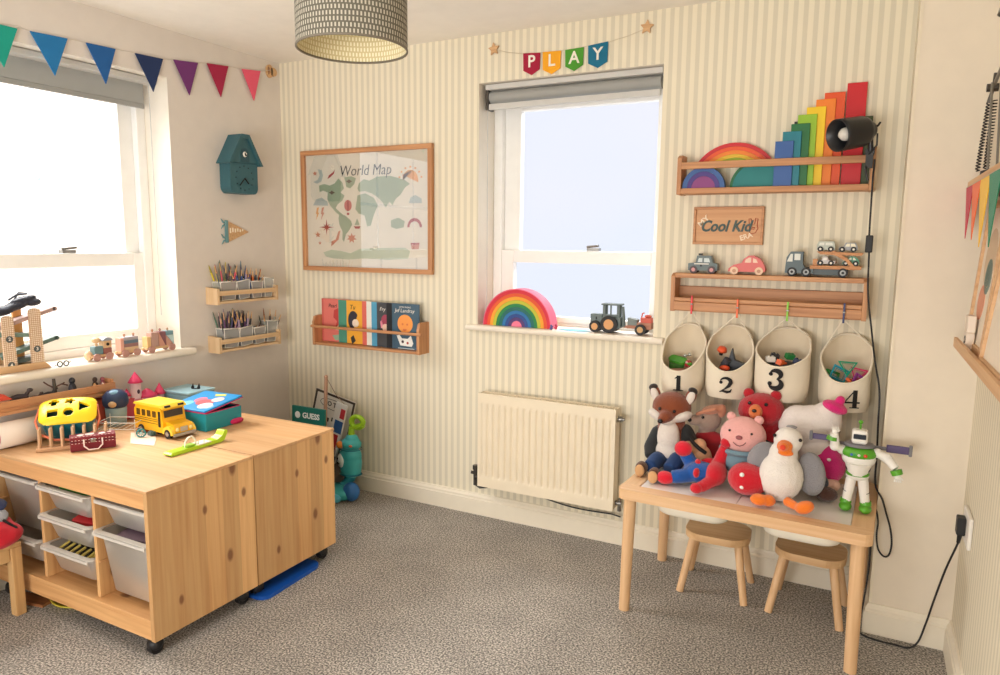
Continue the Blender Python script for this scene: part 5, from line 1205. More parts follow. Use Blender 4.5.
for x0_, y0_, a_ in ((2.425, -.446, .0), (2.42, -.40, .4)): b = MB(RB); b.ell((x0_, y0_, .538 if y0_ < -.42 else .560), (.012, .020, .018), (0, 0, a_)); b.build('red_stripe', t, w=True)
for x_, z_ in ((2.59, .572), (2.592, .528)): spot('stitched_eye', t, plain((250, 250, 245), .6), [((x_, -.492, z_), (.008, .007, .008))])

# ---- peach limb of a soft doll beside the fox
t = thing('soft_doll', 'small peach soft doll with a black strap squeezed between the fox and the rag doll', 'stuffed toy', (2.40, -.29, .48))
blob('body', t, cloth((222, 168, 128)), [((2.40, -.285, .60), (.026, .024, .024)), ((2.372, -.29, .585), (.036, .022, .02), (0, .5, 0)), ((2.41, -.28, .54), (.04, .035, .058))], .004, disp=.0004)
b = MB(BLK); b.tube([(2.362, -.300, .628), (2.385, -.313, .607), (2.408, -.313, .590), (2.428, -.304, .575)], .0075, 8); b.build('strap', t, w=True)

# ---- gull
t = thing('stuffed_gull', 'white stuffed seagull with orange beak and feet at the front of the table', 'stuffed toy', (2.71, -.45, .48))
GW = plush((240, 234, 226)); GG = plush((146, 144, 148)); OR_ = plush((246, 126, 30))
blob('body', t, GW, [((2.712, -.44, .572), (.074, .068, .088)), ((2.715, -.44, .65), (.048, .045, .05)), ((2.728, -.445, .704), (.048, .045, .046))], .005)
for c_, r_, ro in (((2.640, -.405, .622), (.044, .026, .060), (0, .55, .3)), ((2.805, -.405, .585), (.050, .030, .078), (0, -.12, -.3))): blob('wing', t, GG, [(c_, r_, ro)], .005)
blob('beak', t, OR_, [((2.722, -.492, .694), (.026, .020, .022)), ((2.720, -.508, .698), (.016, .02, .015)), ((2.727, -.495, .672), (.026, .016, .010))], .004, 3, .002)
b = MB(plush((236, 70, 40))); b.ell((2.719, -.526, .698), (.010, .006, .010)); b.build('beak_tip', t, w=True)
spot('eye', t, EYE, [((2.686, -.469, .722), (.006, .006, .006))]); spot('eye', t, EYE, [((2.768, -.470, .716), (.006, .006, .006))])
blob('foot', t, OR_, [((2.655, -.530, .507), (.030, .026, .018), (.25, 0, .2)), ((2.682, -.515, .503), (.026, .024, .020))], .004)
blob('foot', t, OR_, [((2.800, -.548, .512), (.032, .026, .020), (.2, -.45, 0))], .004, tubes=[([(2.74, -.495, .505), (2.775, -.53, .503)], [.017, .014])])
b = MB(GG); b.ell((2.735, -.428, .748), (.018, .016, .006)); b.build('crown_tuft', t, w=True)

# ---- white soft rabbit-like doll in pink dress
t = thing('stuffed_doll', 'large white plush doll with a pink bobble cap and pink dress at the back right', 'stuffed toy', (2.78, -.20, .48))
blob('body', t, plush((238, 228, 222)), [((2.775, -.20, .722), (.114, .066, .072), (0, -.22, 0)), ((2.735, -.20, .735), (.062, .05, .055)), ((2.83, -.20, .765), (.052, .05, .05)), ((2.80, -.19, .62), (.06, .05, .06))], .006)
blob('dress', t, plush((214, 30, 120)), [((2.838, -.20, .572), (.070, .058, .070)), ((2.83, -.19, .625), (.052, .045, .03))], .006, 3, .001)
b = MB(WHT)
for x in (2.80, 2.85): b.ell((x, -.252, .610), (.007, .004, .006))
o = b.build('button', t, w=True)
blob('bobble_cap', t, plush((222, 28, 120)), [((2.855, -.215, .800), (.046, .04, .022), (0, .35, 0)), ((2.872, -.215, .828), (.017, .017, .017))], .005)
blob('legs', t, plush((236, 190, 170)), [((2.855, -.23, .51), (.04, .04, .028))], .005)

t.location += Vector((.007, -.055, .010)); t.scale = (.97, .97, .97)
# ---- toy robot figure
t = thing('toy_robot', 'white and green plastic toy robot standing at the right end of the table', 'toy', (2.945, -.41, .48))
RWt = plain((238, 234, 226), .3); RG = plain((88, 164, 40), .35); RGY = plain((120, 118, 122), .4)
def capsule(b, p0, p1, r0, r1): b.tube([p0, p1], [r0, r1], 16); b.ell(p0, r0, n=16); b.ell(p1, r1, n=16)
YR0 = -.41
for sx, xf in ((-1, 2.918), (1, 2.978)):
    b = MB(RWt); capsule(b, (2.947+sx*.018, YR0, .590), (xf-sx*.002, YR0-.002, .515), .0165, .0145); o = b.build('leg', t, w=True)
    b = MB(BLK); b.tube([(2.947+sx*.025, YR0, .549), (2.947+sx*.0255, YR0, .547)], .0158, 16); b.build('knee_joint', o, w=True)
    b = MB(RG); b.ell((xf, YR0-.008, .4965), (.020, .027, .0155)); b.tube([(xf, YR0, .508), (xf, YR0, .522)], [.0185, .0165], 16); b.build('boot', t, w=True)
b = MB(RWt); b.ell((2.947, YR0, .606), (.036, .026, .018)); b.tube([(2.947, YR0, .61), (2.947, YR0, .65)], [.03, .042], 20); b.ell((2.947, YR0, .665), (.052, .032, .032)); b.build('torso', t, w=True)
b = MB(RG); b.lathe([(.034, 0), (.037, .006), (.034, .014)], Matrix.Translation((2.947, YR0, .607)) @ Matrix.Diagonal((1, .8, 1, 1)), 24); b.ell((2.947, YR0-.004, .685), (.054, .033, .026)); b.build('chest_plate', t, w=True)
b = MB(BLK); b.lathe([(.036, 0), (.039, .012)], Matrix.Translation((2.947, YR0, .624)) @ Matrix.Diagonal((1, .8, 1, 1)), 24); b.build('waist_band', t, w=True)
for x, c in ((2.925, (60, 110, 190)), (2.934, (60, 170, 80)), (2.947, (230, 226, 214)), (2.966, (214, 70, 36))):
    b = MB(plain(c, .3)); b.ell((x, YR0-.0365, .684), (.0045 if x != 2.966 else .006, .003, .0045 if x != 2.966 else .006)); b.build('chest_button', t, w=True)
b = MB(RGY); b.lathe([(.044, 0), (.047, .004), (.044, .010), (0, .010)], Matrix.Translation((2.945, YR0, .707)) @ Matrix.Diagonal((1, .8, 1, 1)), 24); b.build('collar', t, w=True)
b = MB(RWt); b.box(2.921, 2.969, YR0-.024, YR0+.02, .717, .765); b.build('head', t, bevel=.010, seg=4, w=True)
b = MB(plain((44, 50, 60), .15)); b.box(2.926, 2.964, YR0-.0265, YR0-.022, .735, .752); b.build('visor', t, bevel=.003, w=True)
b = MB(RG); b.cyl((2.945, YR0, .765), (2.945, YR0, .785), .003); b.ell((2.945, YR0, .789), .007); b.build('antenna', t, w=True)
for nm, pts, cuff, hand in (('arm', [(2.895, YR0, .688), (2.873, YR0-.012, .700), (2.868, YR0-.02, .745)], ((2.862, YR0-.02, .722), (2.864, YR0-.02, .734)), (2.870, YR0-.02, .752)),
        ('arm', [(3.000, YR0, .690), (3.030, YR0-.014, .680), (3.055, YR0-.03, .655)], ((3.056, YR0-.03, .650), (3.062, YR0-.033, .635)), (3.0635, YR0-.034, .628))):
    b = MB(RWt); b.tube(pts, [.013, .016, .013], 14); b.ell(pts[0], .016); b.ell(pts[1], .017); o = b.build(nm, t, w=True)
    b = MB(RG); b.cyl(cuff[0], cuff[1], .018, .0165); b.build('cuff', o, w=True)
    b = MB(RWt); h = Vector(hand); b.ell(h, (.010, .007, .010))
    d = 1 if hand[2] > .7 else -1
    for k in range(4): b.tube([h+Vector((-.008+.0052*k, 0, .006*d)), h+Vector((-.009+.006*k, -.002, .016*d))], .0024, 6)
    b.tube([h+Vector((.008, 0, 0)), h+Vector((.015, -.002, .007*d))], .0026, 6); b.build('hand', o, w=True)
b = MB(plain((84, 70, 112), .4)); b.box(2.800, 2.868, YR0+.025, YR0+.033, .705, .725); b.build('jet_fin', t, bevel=.003, w=True)
b = MB(plain((84, 70, 112), .4)); b.box(3.026, 3.092, YR0+.025, YR0+.033, .690, .716); b.build('jet_fin', t, bevel=.003, w=True)
for x0_, x1_ in ((2.790, 2.801), (3.091, 3.101)):
    b = MB(RGY); b.box(x0_, x1_, YR0+.022, YR0+.036, .70 if x0_ < 3 else .685, .733 if x0_ < 3 else .722); b.build('fin_tip', t, bevel=.003, w=True)
b = MB(RGY); b.box(2.90, 2.99, YR0+.02, YR0+.040, .64, .70); b.box(2.868, 3.026, YR0+.026, YR0+.032, .695, .708); b.build('back_pack', t, bevel=.002, w=True)

# ---- dark toy in the gap at the back right
t = thing('stuffed_toy', 'small dark blue and brown stuffed toy lying behind the seagull', 'stuffed toy', (2.84, -.34, .48))
blob('body', t, plush((28, 44, 72)), [((2.815, -.33, .535), (.046, .04, .04))], .005)
blob('shoe', t, plush((84, 54, 44)), [((2.858, -.36, .507), (.036, .03, .026))], .005)
# ================================================================ TOYS ON THE PINE UNIT (z = .5785), LEDGE AND SILLS
Z0 = .5788
# ---- wooden ledge under the sill with little figures
t = thing('wall_ledge', 'long pine wall ledge of small figures under the left-hand window sill', 'shelf', (0, -1.5, .70))
b = MB(wood((218, 160, 112), (190, 128, 84), 'y', name='ledge_pine')); b.box(.001, .085, -1.95, -1.11, .700, .714); b.build('base_board', t, bevel=.002, w=True)
b = MB(wood((218, 160, 112), (190, 128, 84), 'y', name='ledge_pine')); b.box(.074, .085, -1.95, -1.11, .7145, .752); b.box(.0855, .092, -1.95, -1.11, .722, .728); b.build('front_lip', t, bevel=.002, w=True)
b = MB(wood((218, 160, 112), (190, 128, 84), 'z', name='ledge_pine')); b.box(.001, .0735, -1.122, -1.11, .7145, .765); b.build('end_board', t, bevel=.002, w=True)
DK = plain((52, 44, 42), .5)
t = thing('toy_tree', 'small brown bare plastic toy tree standing on the wall ledge', 'toy', (.045, -1.345, .7145))
b = MB(plain((66, 58, 50), .7)); b.tube([(0, 0, 0), (0, .002, .04), (0, 0, .088)], [.010, .0075, .006], 8); b.build('trunk', t)
for p in ([(0, 0, .05), (.0, -.025, .068), (0, -.04, .082)], [(0, 0, .052), (0, .03, .062), (0, .055, .052)], [(0, .03, .06), (0, .042, .066)]):
    b = MB(plain((96, 62, 50), .7)); b.tube(p, .003, 6); b.build('branch', t)
def critter(name, label, x, y, z, s, col, col2=None, rz=0):
    t = thing(name, label, 'toy', (x, y, z), rz, group='small figures on the wall ledge')
    b = MB(plain(col, .5)); b.tube([(-.02*s, 0, .022*s), (0, 0, .025*s), (.018*s, 0, .024*s)], [.008*s, .010*s, .008*s], 10); b.ell((-.02*s, 0, .022*s), .008*s, n=10); b.ell((.018*s, 0, .024*s), .008*s, n=10)
    b.tube([(.018*s, 0, .026*s), (.027*s, 0, .038*s)], [.006*s, .004*s], 8); b.ell((.030*s, 0, .040*s), (.008*s, .005*s, .005*s), n=10)
    for dx in (-.018, .016):
        for dy in (-.005, .005): b.cyl((dx*s, dy*s, 0), (dx*s, dy*s, .02*s), .0028*s, n=6)
    b.tube([(-.027*s, 0, .024*s), (-.034*s, 0, .014*s)], .0018*s, 6); b.build('body', t)
def bird(label, x, y, z, s, col, belly, rz=0):
    t = thing('toy_bird', label, 'toy', (x, y, z), rz, group='small figures on the wall ledge')
    b = MB(plain(col, .5)); b.ell((0, 0, .018*s), (.009*s, .009*s, .018*s)); b.ell((0, 0, .040*s), (.007*s, .007*s, .008*s)); b.cyl((.006*s, 0, .04*s), (.013*s, 0, .038*s), .002*s, .0005*s, 6); b.build('body', t)
    b = MB(plain(belly, .5)); b.ell((.0045*s, 0, .018*s), (.006*s, .006*s, .013*s)); b.build('belly', t)
critter('toy_horse', 'small dark toy horse at the left end of the wall ledge', .045, -1.485, .7145, 1.5, (60, 48, 50), rz=1.5)
critter('toy_dog', 'small dark brown toy dog on the wall ledge left of the tree', .045, -1.425, .7145, 1.0, (84, 62, 56), rz=1.6)
critter('toy_goat', 'small black toy goat on the ledge close to the tree trunk', .05, -1.375, .7145, 1.2, (40, 40, 46), rz=1.7)
bird('small black toy bird on the wall ledge right of the tree', .045, -1.272, .7145, 1.7, (38, 38, 44), (60, 60, 70), -1)
bird('toy bird with tan belly near the right end of the wall ledge', .045, -1.175, .7145, 1.4, (60, 40, 34), (222, 170, 110), -.8)
bird('pink and white toy bird at the right end of the wall ledge', .045, -1.142, .7145, 1.3, (168, 92, 98), (236, 216, 204), -.6)
critter('toy_mouse', 'small brown toy mouse near the two toy birds on the ledge', .045, -1.215, .7145, .7, (150, 96, 70), rz=1.5)
t = thing('toy_house', 'tiny cream toy house with a red roof at the far left of the wall ledge', 'toy', (.045, -1.545, .7145))
b = MB(plain((232, 200, 170), .6)); b.box(-.02, .02, -.022, .022, 0, .04); b.build('walls', t, bevel=.001)
b = MB(plain((206, 74, 56), .5)); b.prism([(-.03, .0402), (.03, .0402), (0, .064)], frame((-.024, 0, 0), (0, 1, 0), (0, 0, 1), (1, 0, 0)), .048); b.build('roof', t)
# ---- paper roll
t = thing('paper_roll', 'thick roll of cream paper lying on the pine unit under the ledge', 'roll', (.085, -1.4, Z0+.049))
prof = [(.0475, 0), (.0485, 0), (.0485, .20), (.0475, .20)]
Q = frame((.087, -1.60, Z0+.0492), (1, 0, 0), (0, 0, 1), (0, 1, 0)); Q = frame((.087, -1.60, Z0+.0492), (0, 0, 1), (1, 0, 0), (0, 1, 0))
b = MB(plain((232, 214, 196), .7)); b.lathe(prof, Q, 32); b.lathe([(.044, .20), (.044, 0)], Q, 32); b.lathe([(.044, 0), (.0475, 0)], Q, 32, False); b.build('paper', t, w=True)
b = MB(plain((196, 30, 60), .5)); b.lathe([(.0, .03), (.036, .03), (.036, .05), (0, .05)], frame((.087, -1.60, Z0+.0425), (0, 0, 1), (1, 0, 0), (0, 1, 0)), 24); part_label(b.build('plug', t, w=True), 'dark pink disc inside the roll')
# ---- peg rack
t = thing('peg_rack', 'low wooden rack of upright pegs in front of the shape sorter', 'rack', (.275, -1.44, Z0), .95)
PG = wood((216, 178, 138), (186, 146, 108), 'z', name='peg_wood')
for y, x0_, x1_ in ((-.0, -.10, .14), (-.035, -.10, .14)):
    b = MB(wood((206, 160, 118), (176, 132, 92), 'x', name='rack_rail')); b.box(x0_, x1_, y-.007, y+.007, 0, .014); b.build('base_rail', t, bevel=.001)
    for k in range(7):
        b = MB(PG); b.cyl((x0_+.012+k*.036, y, .0142), (x0_+.012+k*.036, y, .085), .0052, n=8); b.build('peg', t)
b = MB(wood((206, 160, 118), (176, 132, 92), 'y', name='rack_cross')); b.box(-.10, -.088, -.0275, -.0075, 0, .012); b.build('cross_bar', t, bevel=.001)
# ---- shape sorter
t = thing('shape_sorter', 'yellow and teal shape sorter bucket with an orange handle on the pine unit', 'toy', (.190, -1.375, Z0+.036), rot=(.55, 0, .95)); t.scale = (.80, .86, .90)
YL = plain((250, 214, 30), .35)
b = MB(plain((24, 116, 136), .35)); o = rrect(-.115, .115, -.075, .075, .045, 6); n = len(o); vs = []
for z, k in ((0, .72), (.008, .80), (.05, .92), (.105, .99), (.118, 1.0)): vs += [(x*k, y*k, z) for x, y in o]
b.add(vs, [(q*n+i, q*n+(i+1) % n, (q+1)*n+(i+1) % n, (q+1)*n+i) for q in range(4) for i in range(n)], True); b.add(vs[:n], [tuple(range(n-1, -1, -1))]); b.build('bucket', t)
# lid: grid surface with real holes cut by boolean-free construction (cells left out), domed
b = MB(YL); nx_, ny_ = 66, 44; LX0, LY0 = .120, .080
def inside_rr(x, y, hx, hy, r):
    dx, dy = max(0, abs(x)-(hx-r)), max(0, abs(y)-(hy-r)); return dx*dx+dy*dy <= r*r
def hole(x, y):
    H_ = [(-.062, -.032, 'sq'), (-.058, .034, 'cross'), (.004, -.034, 'circ'), (.008, .034, 'star'), (.068, -.002, 'tri')]
    for cx, cy, k in H_:
        dx, dy = x-cx, y-cy
        if k == 'sq' and abs(dx) < .022 and abs(dy) < .019: return True
        if k == 'circ' and dx*dx+dy*dy < .021**2: return True
        if k == 'tri' and dx > -.020 and dx < .024 and abs(dy) < .028*(1-(dx+.02)/.05): return True
        if k == 'cross' and ((abs(dx) < .023 and abs(dy) < .010) or (abs(dx) < .010 and abs(dy) < .022)): return True
        if k == 'star':
            a = math.atan2(dy, dx); 
            if math.hypot(dx, dy) < .017+.006*math.cos(5*a): return True
    return False
def lz(x, y): return .150-.030*((x/LX0)**4*.6+(y/LY0)**4*.6)-.012*((x/LX0)**2+(y/LY0)**2)*.5
idx = {}; vs = []; 
def gv(i, j):
    if (i, j) not in idx:
        x = -LX0+2*LX0*i/nx_; y = -LY0+2*LY0*j/ny_; idx[(i, j)] = len(vs); vs.append((x, y, lz(x, y)))
    return idx[(i, j)]
cells = set()
for i in range(nx_):
    for j in range(ny_):
        x = -LX0+2*LX0*(i+.5)/nx_; y = -LY0+2*LY0*(j+.5)/ny_
        if inside_rr(x, y, LX0, LY0, .045) and not hole(x, y): cells.add((i, j))
fs = [(gv(i, j), gv(i+1, j), gv(i+1, j+1), gv(i, j+1)) for i, j in sorted(cells)]
top = list(vs); nb = len(vs)
low = [(x, y, z-.012 if inside_rr(x, y, LX0*.93, LY0*.9, .04) else .118) for x, y, z in vs]
b.add(top+low, fs+[tuple(q+nb for q in f[::-1]) for f in fs], True)
side = []
for i, j in sorted(cells):
    for (di, dj, a, c) in ((0, -1, (i, j), (i+1, j)), (1, 0, (i+1, j), (i+1, j+1)), (0, 1, (i+1, j+1), (i, j+1)), (-1, 0, (i, j+1), (i, j))):
        if (i+di, j+dj) not in cells: side.append((idx[c], idx[a], idx[a]+nb, idx[c]+nb))
b.v, b.f = b.v, b.f
for f in side: b.f.append(list(f)); b.m.append(0); b.s.append(False)
b.build('lid', t)
b = MB(plain((20, 84, 92), .5)); b.prism([(x*.9, y*.9) for x, y in o], Matrix.Translation((0, 0, .085)), .004); part_label(b.build('inner_tray', t), 'dark teal inside seen through the holes')
b = MB(plain((236, 128, 92), .4)); b.tube([(-.122, .02, .112), (-.135, -.03, .10), (-.118, -.082, .072), (-.06, -.102, .052), (0, -.106, .048), (.06, -.102, .052), (.112, -.086, .07), (.130, -.04, .098), (.122, .01, .112)], .0055, 10); b.build('handle', t)
for x in (-.121, .121): b = MB(plain((236, 128, 92), .4)); b.cyl((x-.004, .018, .112), (x+.004, .018, .112), .012, n=14); b.build('handle_pivot', t)
b = MB(plain((226, 70, 40), .4)); b.ell((.004, -.030, .092), .010); simple('sorter_ball', 'small red ball seen through the round hole of the shape sorter', 'ball', b, loc=(.190, -1.375, Z0+.036), rot=(.55, 0, .95))

# ---- little maroon suitcase
a_ = math.atan2(.138, .083)
t = thing('toy_suitcase', 'small maroon toy suitcase with white stitching and a pale handle on the pine unit', 'suitcase', (.395, -1.418, Z0), a_)
MR = cloth((120, 34, 42)); CRM = plain((238, 214, 206), .5)
b = MB(MR); b.box(-.075, .075, .0, .062, 0, .036); b.build('case_body', t, bevel=.004)
b = MB(MR); b.box(-.0755, .0755, -.0005, .0625, .037, .054); o = b.build('lid', t, bevel=.004)
b = MB(CRM)
for k in range(13): b.box(-.07+k*.011, -.065+k*.011, -.0012, -.0002, .030, .0315); b.box(-.07+k*.011, -.065+k*.011, -.0017, -.0006, .0415, .043)
for k in range(12): b.cb(-.066+k*.012, .004, .0543, .006, .0012, .0008)
for cx, cy, r_ in ((-.04, .03, .012), (-.01, .035, .016), (.03, .03, .013), (.055, .04, .008)): b.prism(circ(cx, cy, r_, 14), Matrix.Translation((0, 0, .0540)), .0007)
part_label(b.build('stitching', t), 'pale stitching and printed spots')
b = MB(CRM); b.tube([(-.03, -.004, .044), (-.03, -.016, .022), (-.015, -.022, .008), (.015, -.022, .008), (.03, -.016, .022), (.03, -.004, .044)], .0026, 8); b.build('handle', t)
b = MB(METAL); b.cb(0, -.004, .038, .016, .006, .014); b.ell((0, -.007, .042), .005); b.build('clasp', t, bevel=.001)

# ---- bits in front of the beaker
b = MB(plain((240, 214, 192), .6)); b.add([], []); b.prism([(.30, -1.20), (.44, -1.30), (.545, -1.275), (.47, -1.21), (.40, -1.165)], Matrix.Translation((0, 0, Z0)), .0015); simple('card_sheet', 'pale pink card lying flat on the pine unit beside the suitcase', 'card', b)
t = thing('toy_gear', 'small teal toy wheel standing on the card beside the suitcase', 'toy', (.40, -1.225, Z0+.0165+.0016))
b = MB(plain((60, 140, 140), .4)); b.tube([(.0, .016*math.cos(2*PI*k/16), .016*math.sin(2*PI*k/16)) for k in range(16)], .003, 8, closed=True)
for k in range(4): a = PI*k/4; b.tube([(0, -.015*math.cos(a), -.015*math.sin(a)), (0, .015*math.cos(a), .015*math.sin(a))], .0016, 6)
b.build('rim', t); b = MB(plain((190, 220, 214), .3)); b.ell((.002, 0, 0), .0055); b.build('hub', t); t.rotation_euler = (0, 0, -.8)
for nm, lab, lc, c, sc in (('toy_brick', 'grey green toy brick beside the teal wheel on the card', (.415, -1.19, Z0+.010+.0016), (70, 96, 92), 1), ('toy_brick', 'dark toy brick right of the teal wheel', (.425, -1.155, Z0+.008), (54, 58, 58), .8), ('toy_brick', 'green toy brick behind the teal wheel', (.33, -1.15, Z0+.010), (36, 140, 90), 1), ('toy_brick', 'black toy brick left of the school bus', (.26, -1.085, Z0+.014), (34, 34, 40), 1.3), ('toy_brick', 'white toy brick left of the school bus', (.285, -1.115, Z0+.008), (226, 222, 216), .7)):
    b = MB(plain(c, .4)); b.box(-.014*sc, .014*sc, -.010*sc, .010*sc, -.0079*sc, .0079*sc)
    for q in (-.006, .006): b.cyl((q*sc, 0, .0079*sc), (q*sc, 0, .011*sc), .004*sc, n=10)
    simple(nm, lab, 'toy', b, 'loose toy bricks on the pine unit', loc=lc, rot=(0, 0, random.uniform(-1, 1)), bevel=.0008)
car('toy_car', 'small red and orange plastic toy car left of the school bus', .30, .062, -1.165, Z0, [(0, .006), (.0, .016), (.014, .019), (.022, .028), (.042, .028), (.05, .018), (.062, .015), (.062, .006)], .028, (214, 60, 44), [([(.02, .018), (.025, .026), (.039, .026), (.045, .018)], (240, 150, 60))], [(.013, .0085), (.049, .0085)], TYRE, plain((240, 150, 60), .4))
t = thing('wire_rack', 'small white wire rack of thin rods between the shape sorter and the bus', 'rack', (.27, -1.22, Z0), .5)
b = MB(plain((226, 222, 212), .3, .2))
for k in range(2):
    z = .028+.026*k; b.tube([(-.07, -.05, z), (.08, -.05, z), (.08, .05, z), (-.07, .05, z)], .0016, 6, closed=True)
for x in (-.07, .08):
    for y in (-.05, .05): b.tube([(x, y, 0), (x, y, .068)], .0018, 6)
for k in range(5): b.tube([(-.045+.025*k, -.05, .028), (-.045+.025*k, .05, .028)], .0012, 6)
b.build('wires', t)
# ---- beaker (plain)
t = thing('beaker', 'blue beaker with a rounded two-tone lid standing behind the wire rack', 'cup', (.137, -1.150, Z0))
b = MB(plain((150, 178, 190), .35)); b.lathe([(0, 0), (.034, 0), (.038, .006), (.042, .075), (.040, .08), (0, .08)], n=28); b.build('cup_body', t)
b = MB(plain((36, 56, 92), .45)); b.lathe([(.042, .081), (.049, .092), (.051, .110), (.046, .132), (.032, .148), (.012, .155), (0, .155)], n=28); b.lathe([(.042, .081), (0, .081)], n=28); b.build('lid', t)
b = MB(plain((120, 160, 184), .45)); b.ell((.012, -.012, .140), (.022, .022, .016)); part_label(b.build('lid_patch', t), 'pale blue patch on the lid')
b = MB(plain((226, 188, 140), .45)); b.ell((.026, -.030, .100), (.018, .018, .016)); part_label(b.build('spout', t), 'tan rounded spout')
# ---- boxes behind
b = MB(plain((206, 92, 74), .6)); b.box(-.03, .03, -.03, .03, 0, .105); simple('small_box', 'orange red box under the right end of the wall ledge', 'box', b, loc=(.048, -1.165, Z0), bevel=.003)
b = MB(plain((206, 84, 96), .6)); b.box(-.035, .035, -.03, .03, 0, .09); simple('small_box', 'dusty pink box between the beaker and the toy castle', 'box', b, loc=(.060, -1.055, Z0), bevel=.003)
# ---- castle
t = thing('toy_castle', 'pink and white plastic toy castle with pointed roofs at the back of the pine unit', 'toy', (.09, -.97, Z0))
PW = plain((240, 208, 212), .4); PR = plain((232, 70, 116), .4); PM = plain((240, 150, 170), .4)
def tower(y, x, r, h, rh, z=0, nm='tower'):
    b = MB(PW); b.lathe([(r*1.05, 0), (r, h*.1), (r*.92, h), (0, h)], Matrix.Translation((x, y, z)), 18); o = b.build(nm, t)
    b = MB(PM); b.lathe([(r*1.12, h*.48), (r*1.12, h*.55)], Matrix.Translation((x, y, z)), 18); b.build('band', o)
    b = MB(PR); b.lathe([(0, h+.0004), (r*1.3, h+.0004), (r*.9, h+rh*.35), (r*.35, h+rh*.75), (0, h+rh)], Matrix.Translation((x, y, z)), 18); b.build('roof', t)
    b = MB(plain((70, 50, 70), .5)); b.ell((x+r*.93, y-.002, z+h*.75), (.003, r*.28, r*.42)); b.build('window', o)
tower(-.045, -.01, .024, .155, .05)
tower(-.085, -.015, .014, .10, .035)
b = MB(PW); b.box(-.03, .035, -.03, .035, 0, .085); o = b.build('gatehouse', t, bevel=.003)
b = MB(plain((90, 84, 96), .5)); b.prism([(-.009, 0)]+[(.009*math.cos(a), .02+.012*math.sin(a)) for a in [PI-PI*i/8 for i in range(9)]]+[(.009, 0)], frame((.0352, .004, .032), (0, 1, 0), (0, 0, 1), (1, 0, 0)), .003); b.build('gate', o)
b = MB(PR); 
b.lathe([(.0, .0855), (.042, .0855), (.03, .10), (.01, .118), (0, .122)], Matrix.Translation((.0, .002, 0)), 18); b.build('gate_roof', t)
tower(.065, .0, .020, .085, .052)
tower(.028, .02, .012, .075, .03)
b = MB(PM); b.box(-.04, .05, -.09, .085, -.0003, .008); b.build('base', t, bevel=.002)
# ---- dark bead chain behind the bus
t = thing('bead_chain', 'string of dark beads lying between the toy castle and the bus', 'beads', (.17, -.98, Z0))
b = MB(plain((64, 58, 54), .4)); pts = [(.17+.045*math.cos(a*2.1)+.02*a/6, -1.03+.16*a/6, Z0+.007+.004*math.sin(a*5)**2) for a in [i*.17 for i in range(36)]]
for p in pts: b.ell(p, .0068, n=8, m=6)
b.build('beads', t, w=True); t['kind'] = 'stuff' if False else t.get('kind', '') or 'thing'
del t['kind']
# ---- school bus
t = thing('school_bus', 'yellow toy school bus parked on the pine unit', 'toy', (.42, -1.13, Z0), -.04)
BY = plain((248, 182, 24), .35); BY2 = plain((250, 206, 60), .35)
b = MB(BY)
Mx_ = frame((0, .052, 0), (1, 0, 0), (0, 0, 1), (0, -1, 0))
b.prism([(-.12, .018), (-.122, .1), (-.105, .118), (.04, .118), (.052, .112), (.058, .076), (.062, .06), (.062, .018)], Mx_, .104); b.build('body', t, bevel=.006, seg=3)
b = MB(BY); b.prism([(.0625, .018), (.0625, .064), (.105, .056), (.118, .045), (.120, .018)], frame((0, .040, 0), (1, 0, 0), (0, 0, 1), (0, -1, 0)), .080); b.build('hood', t, bevel=.006, seg=3)
for y in (-.047, .047): b = MB(BY2); b.prism([(.062, .016)]+[(.090-.032*math.cos(PI*i/8), .018+.032*math.sin(PI*i/8)) for i in range(9)]+[(.122, .016)], frame((0, y+.007, 0), (1, 0, 0), (0, 0, 1), (0, -1, 0)), .014); b.build('fender', t, bevel=.002)
b = MB(BY2); b.prism([(-.125, .1185), (-.115, .128), (.05, .130), (.066, .120), (.066, .112), (.055, .1185)], frame((0, .054, 0), (1, 0, 0), (0, 0, 1), (0, -1, 0)), .108); b.build('roof', t, bevel=.004)
b = MB(plain((70, 60, 50), .2)); b.add([(.0595, -.042, .078), (.0595, .042, .078), (.0555, .042, .106), (.0555, -.042, .106)], [(0, 1, 2, 3)]); b.build('windscreen', t)
for k in range(4):
    for y in (-.0526, .0526):
        b = MB(plain((96, 70, 30), .25)); b.box(-.105+k*.034, -.082+k*.034, y-.0006, y+.0006, .076, .102); b.build('side_window', t, bevel=.0004)
for y in (-.0526, .0526): b = MB(BLK); b.box(.034, .048, y-.0006, y+.0006, .040, .104); b.build('door', t)
b = MB(BLK)
for y in (-.0527, .0527):
    for z in (.050, .060, .068): b.box(-.12, .03, y-.0004, y+.0004, z, z+.0016)
b.build('side_trim', t)
for y in (-.048, .048):
    for x in (-.078, .090):
        b = MB(TYRE); b.cyl((x, y-.007, .019), (x, y+.007, .019), .0187, n=20); o = b.build('wheel', t)
        b = MB(plain((170, 160, 150), .3, .6)); b.cyl((x, y-.008, .019), (x, y+.008, .019), .0095, n=16); b.build('hub_cap', o)
b = MB(plain((176, 172, 168), .3, .5)); b.box(.1205, .128, -.050, .050, .010, .022); b.build('bumper', t, bevel=.002)
b = MB(plain((190, 186, 176), .3, .4)); b.box(.1190, .1225, -.016, .016, .026, .045); b.build('grille', t, bevel=.001)
for y in (-.030, .030): b = MB(plain((244, 226, 150), .2)); b.ell((.121, y, .036), (.004, .008, .008)); b.build('headlight', t)
for y in (-.03, .03):
    b = MB(BLK); b.box(.060, .0672, y-.012, y+.012, .119, .1275); b.build('roof_light_box', t, bevel=.001)
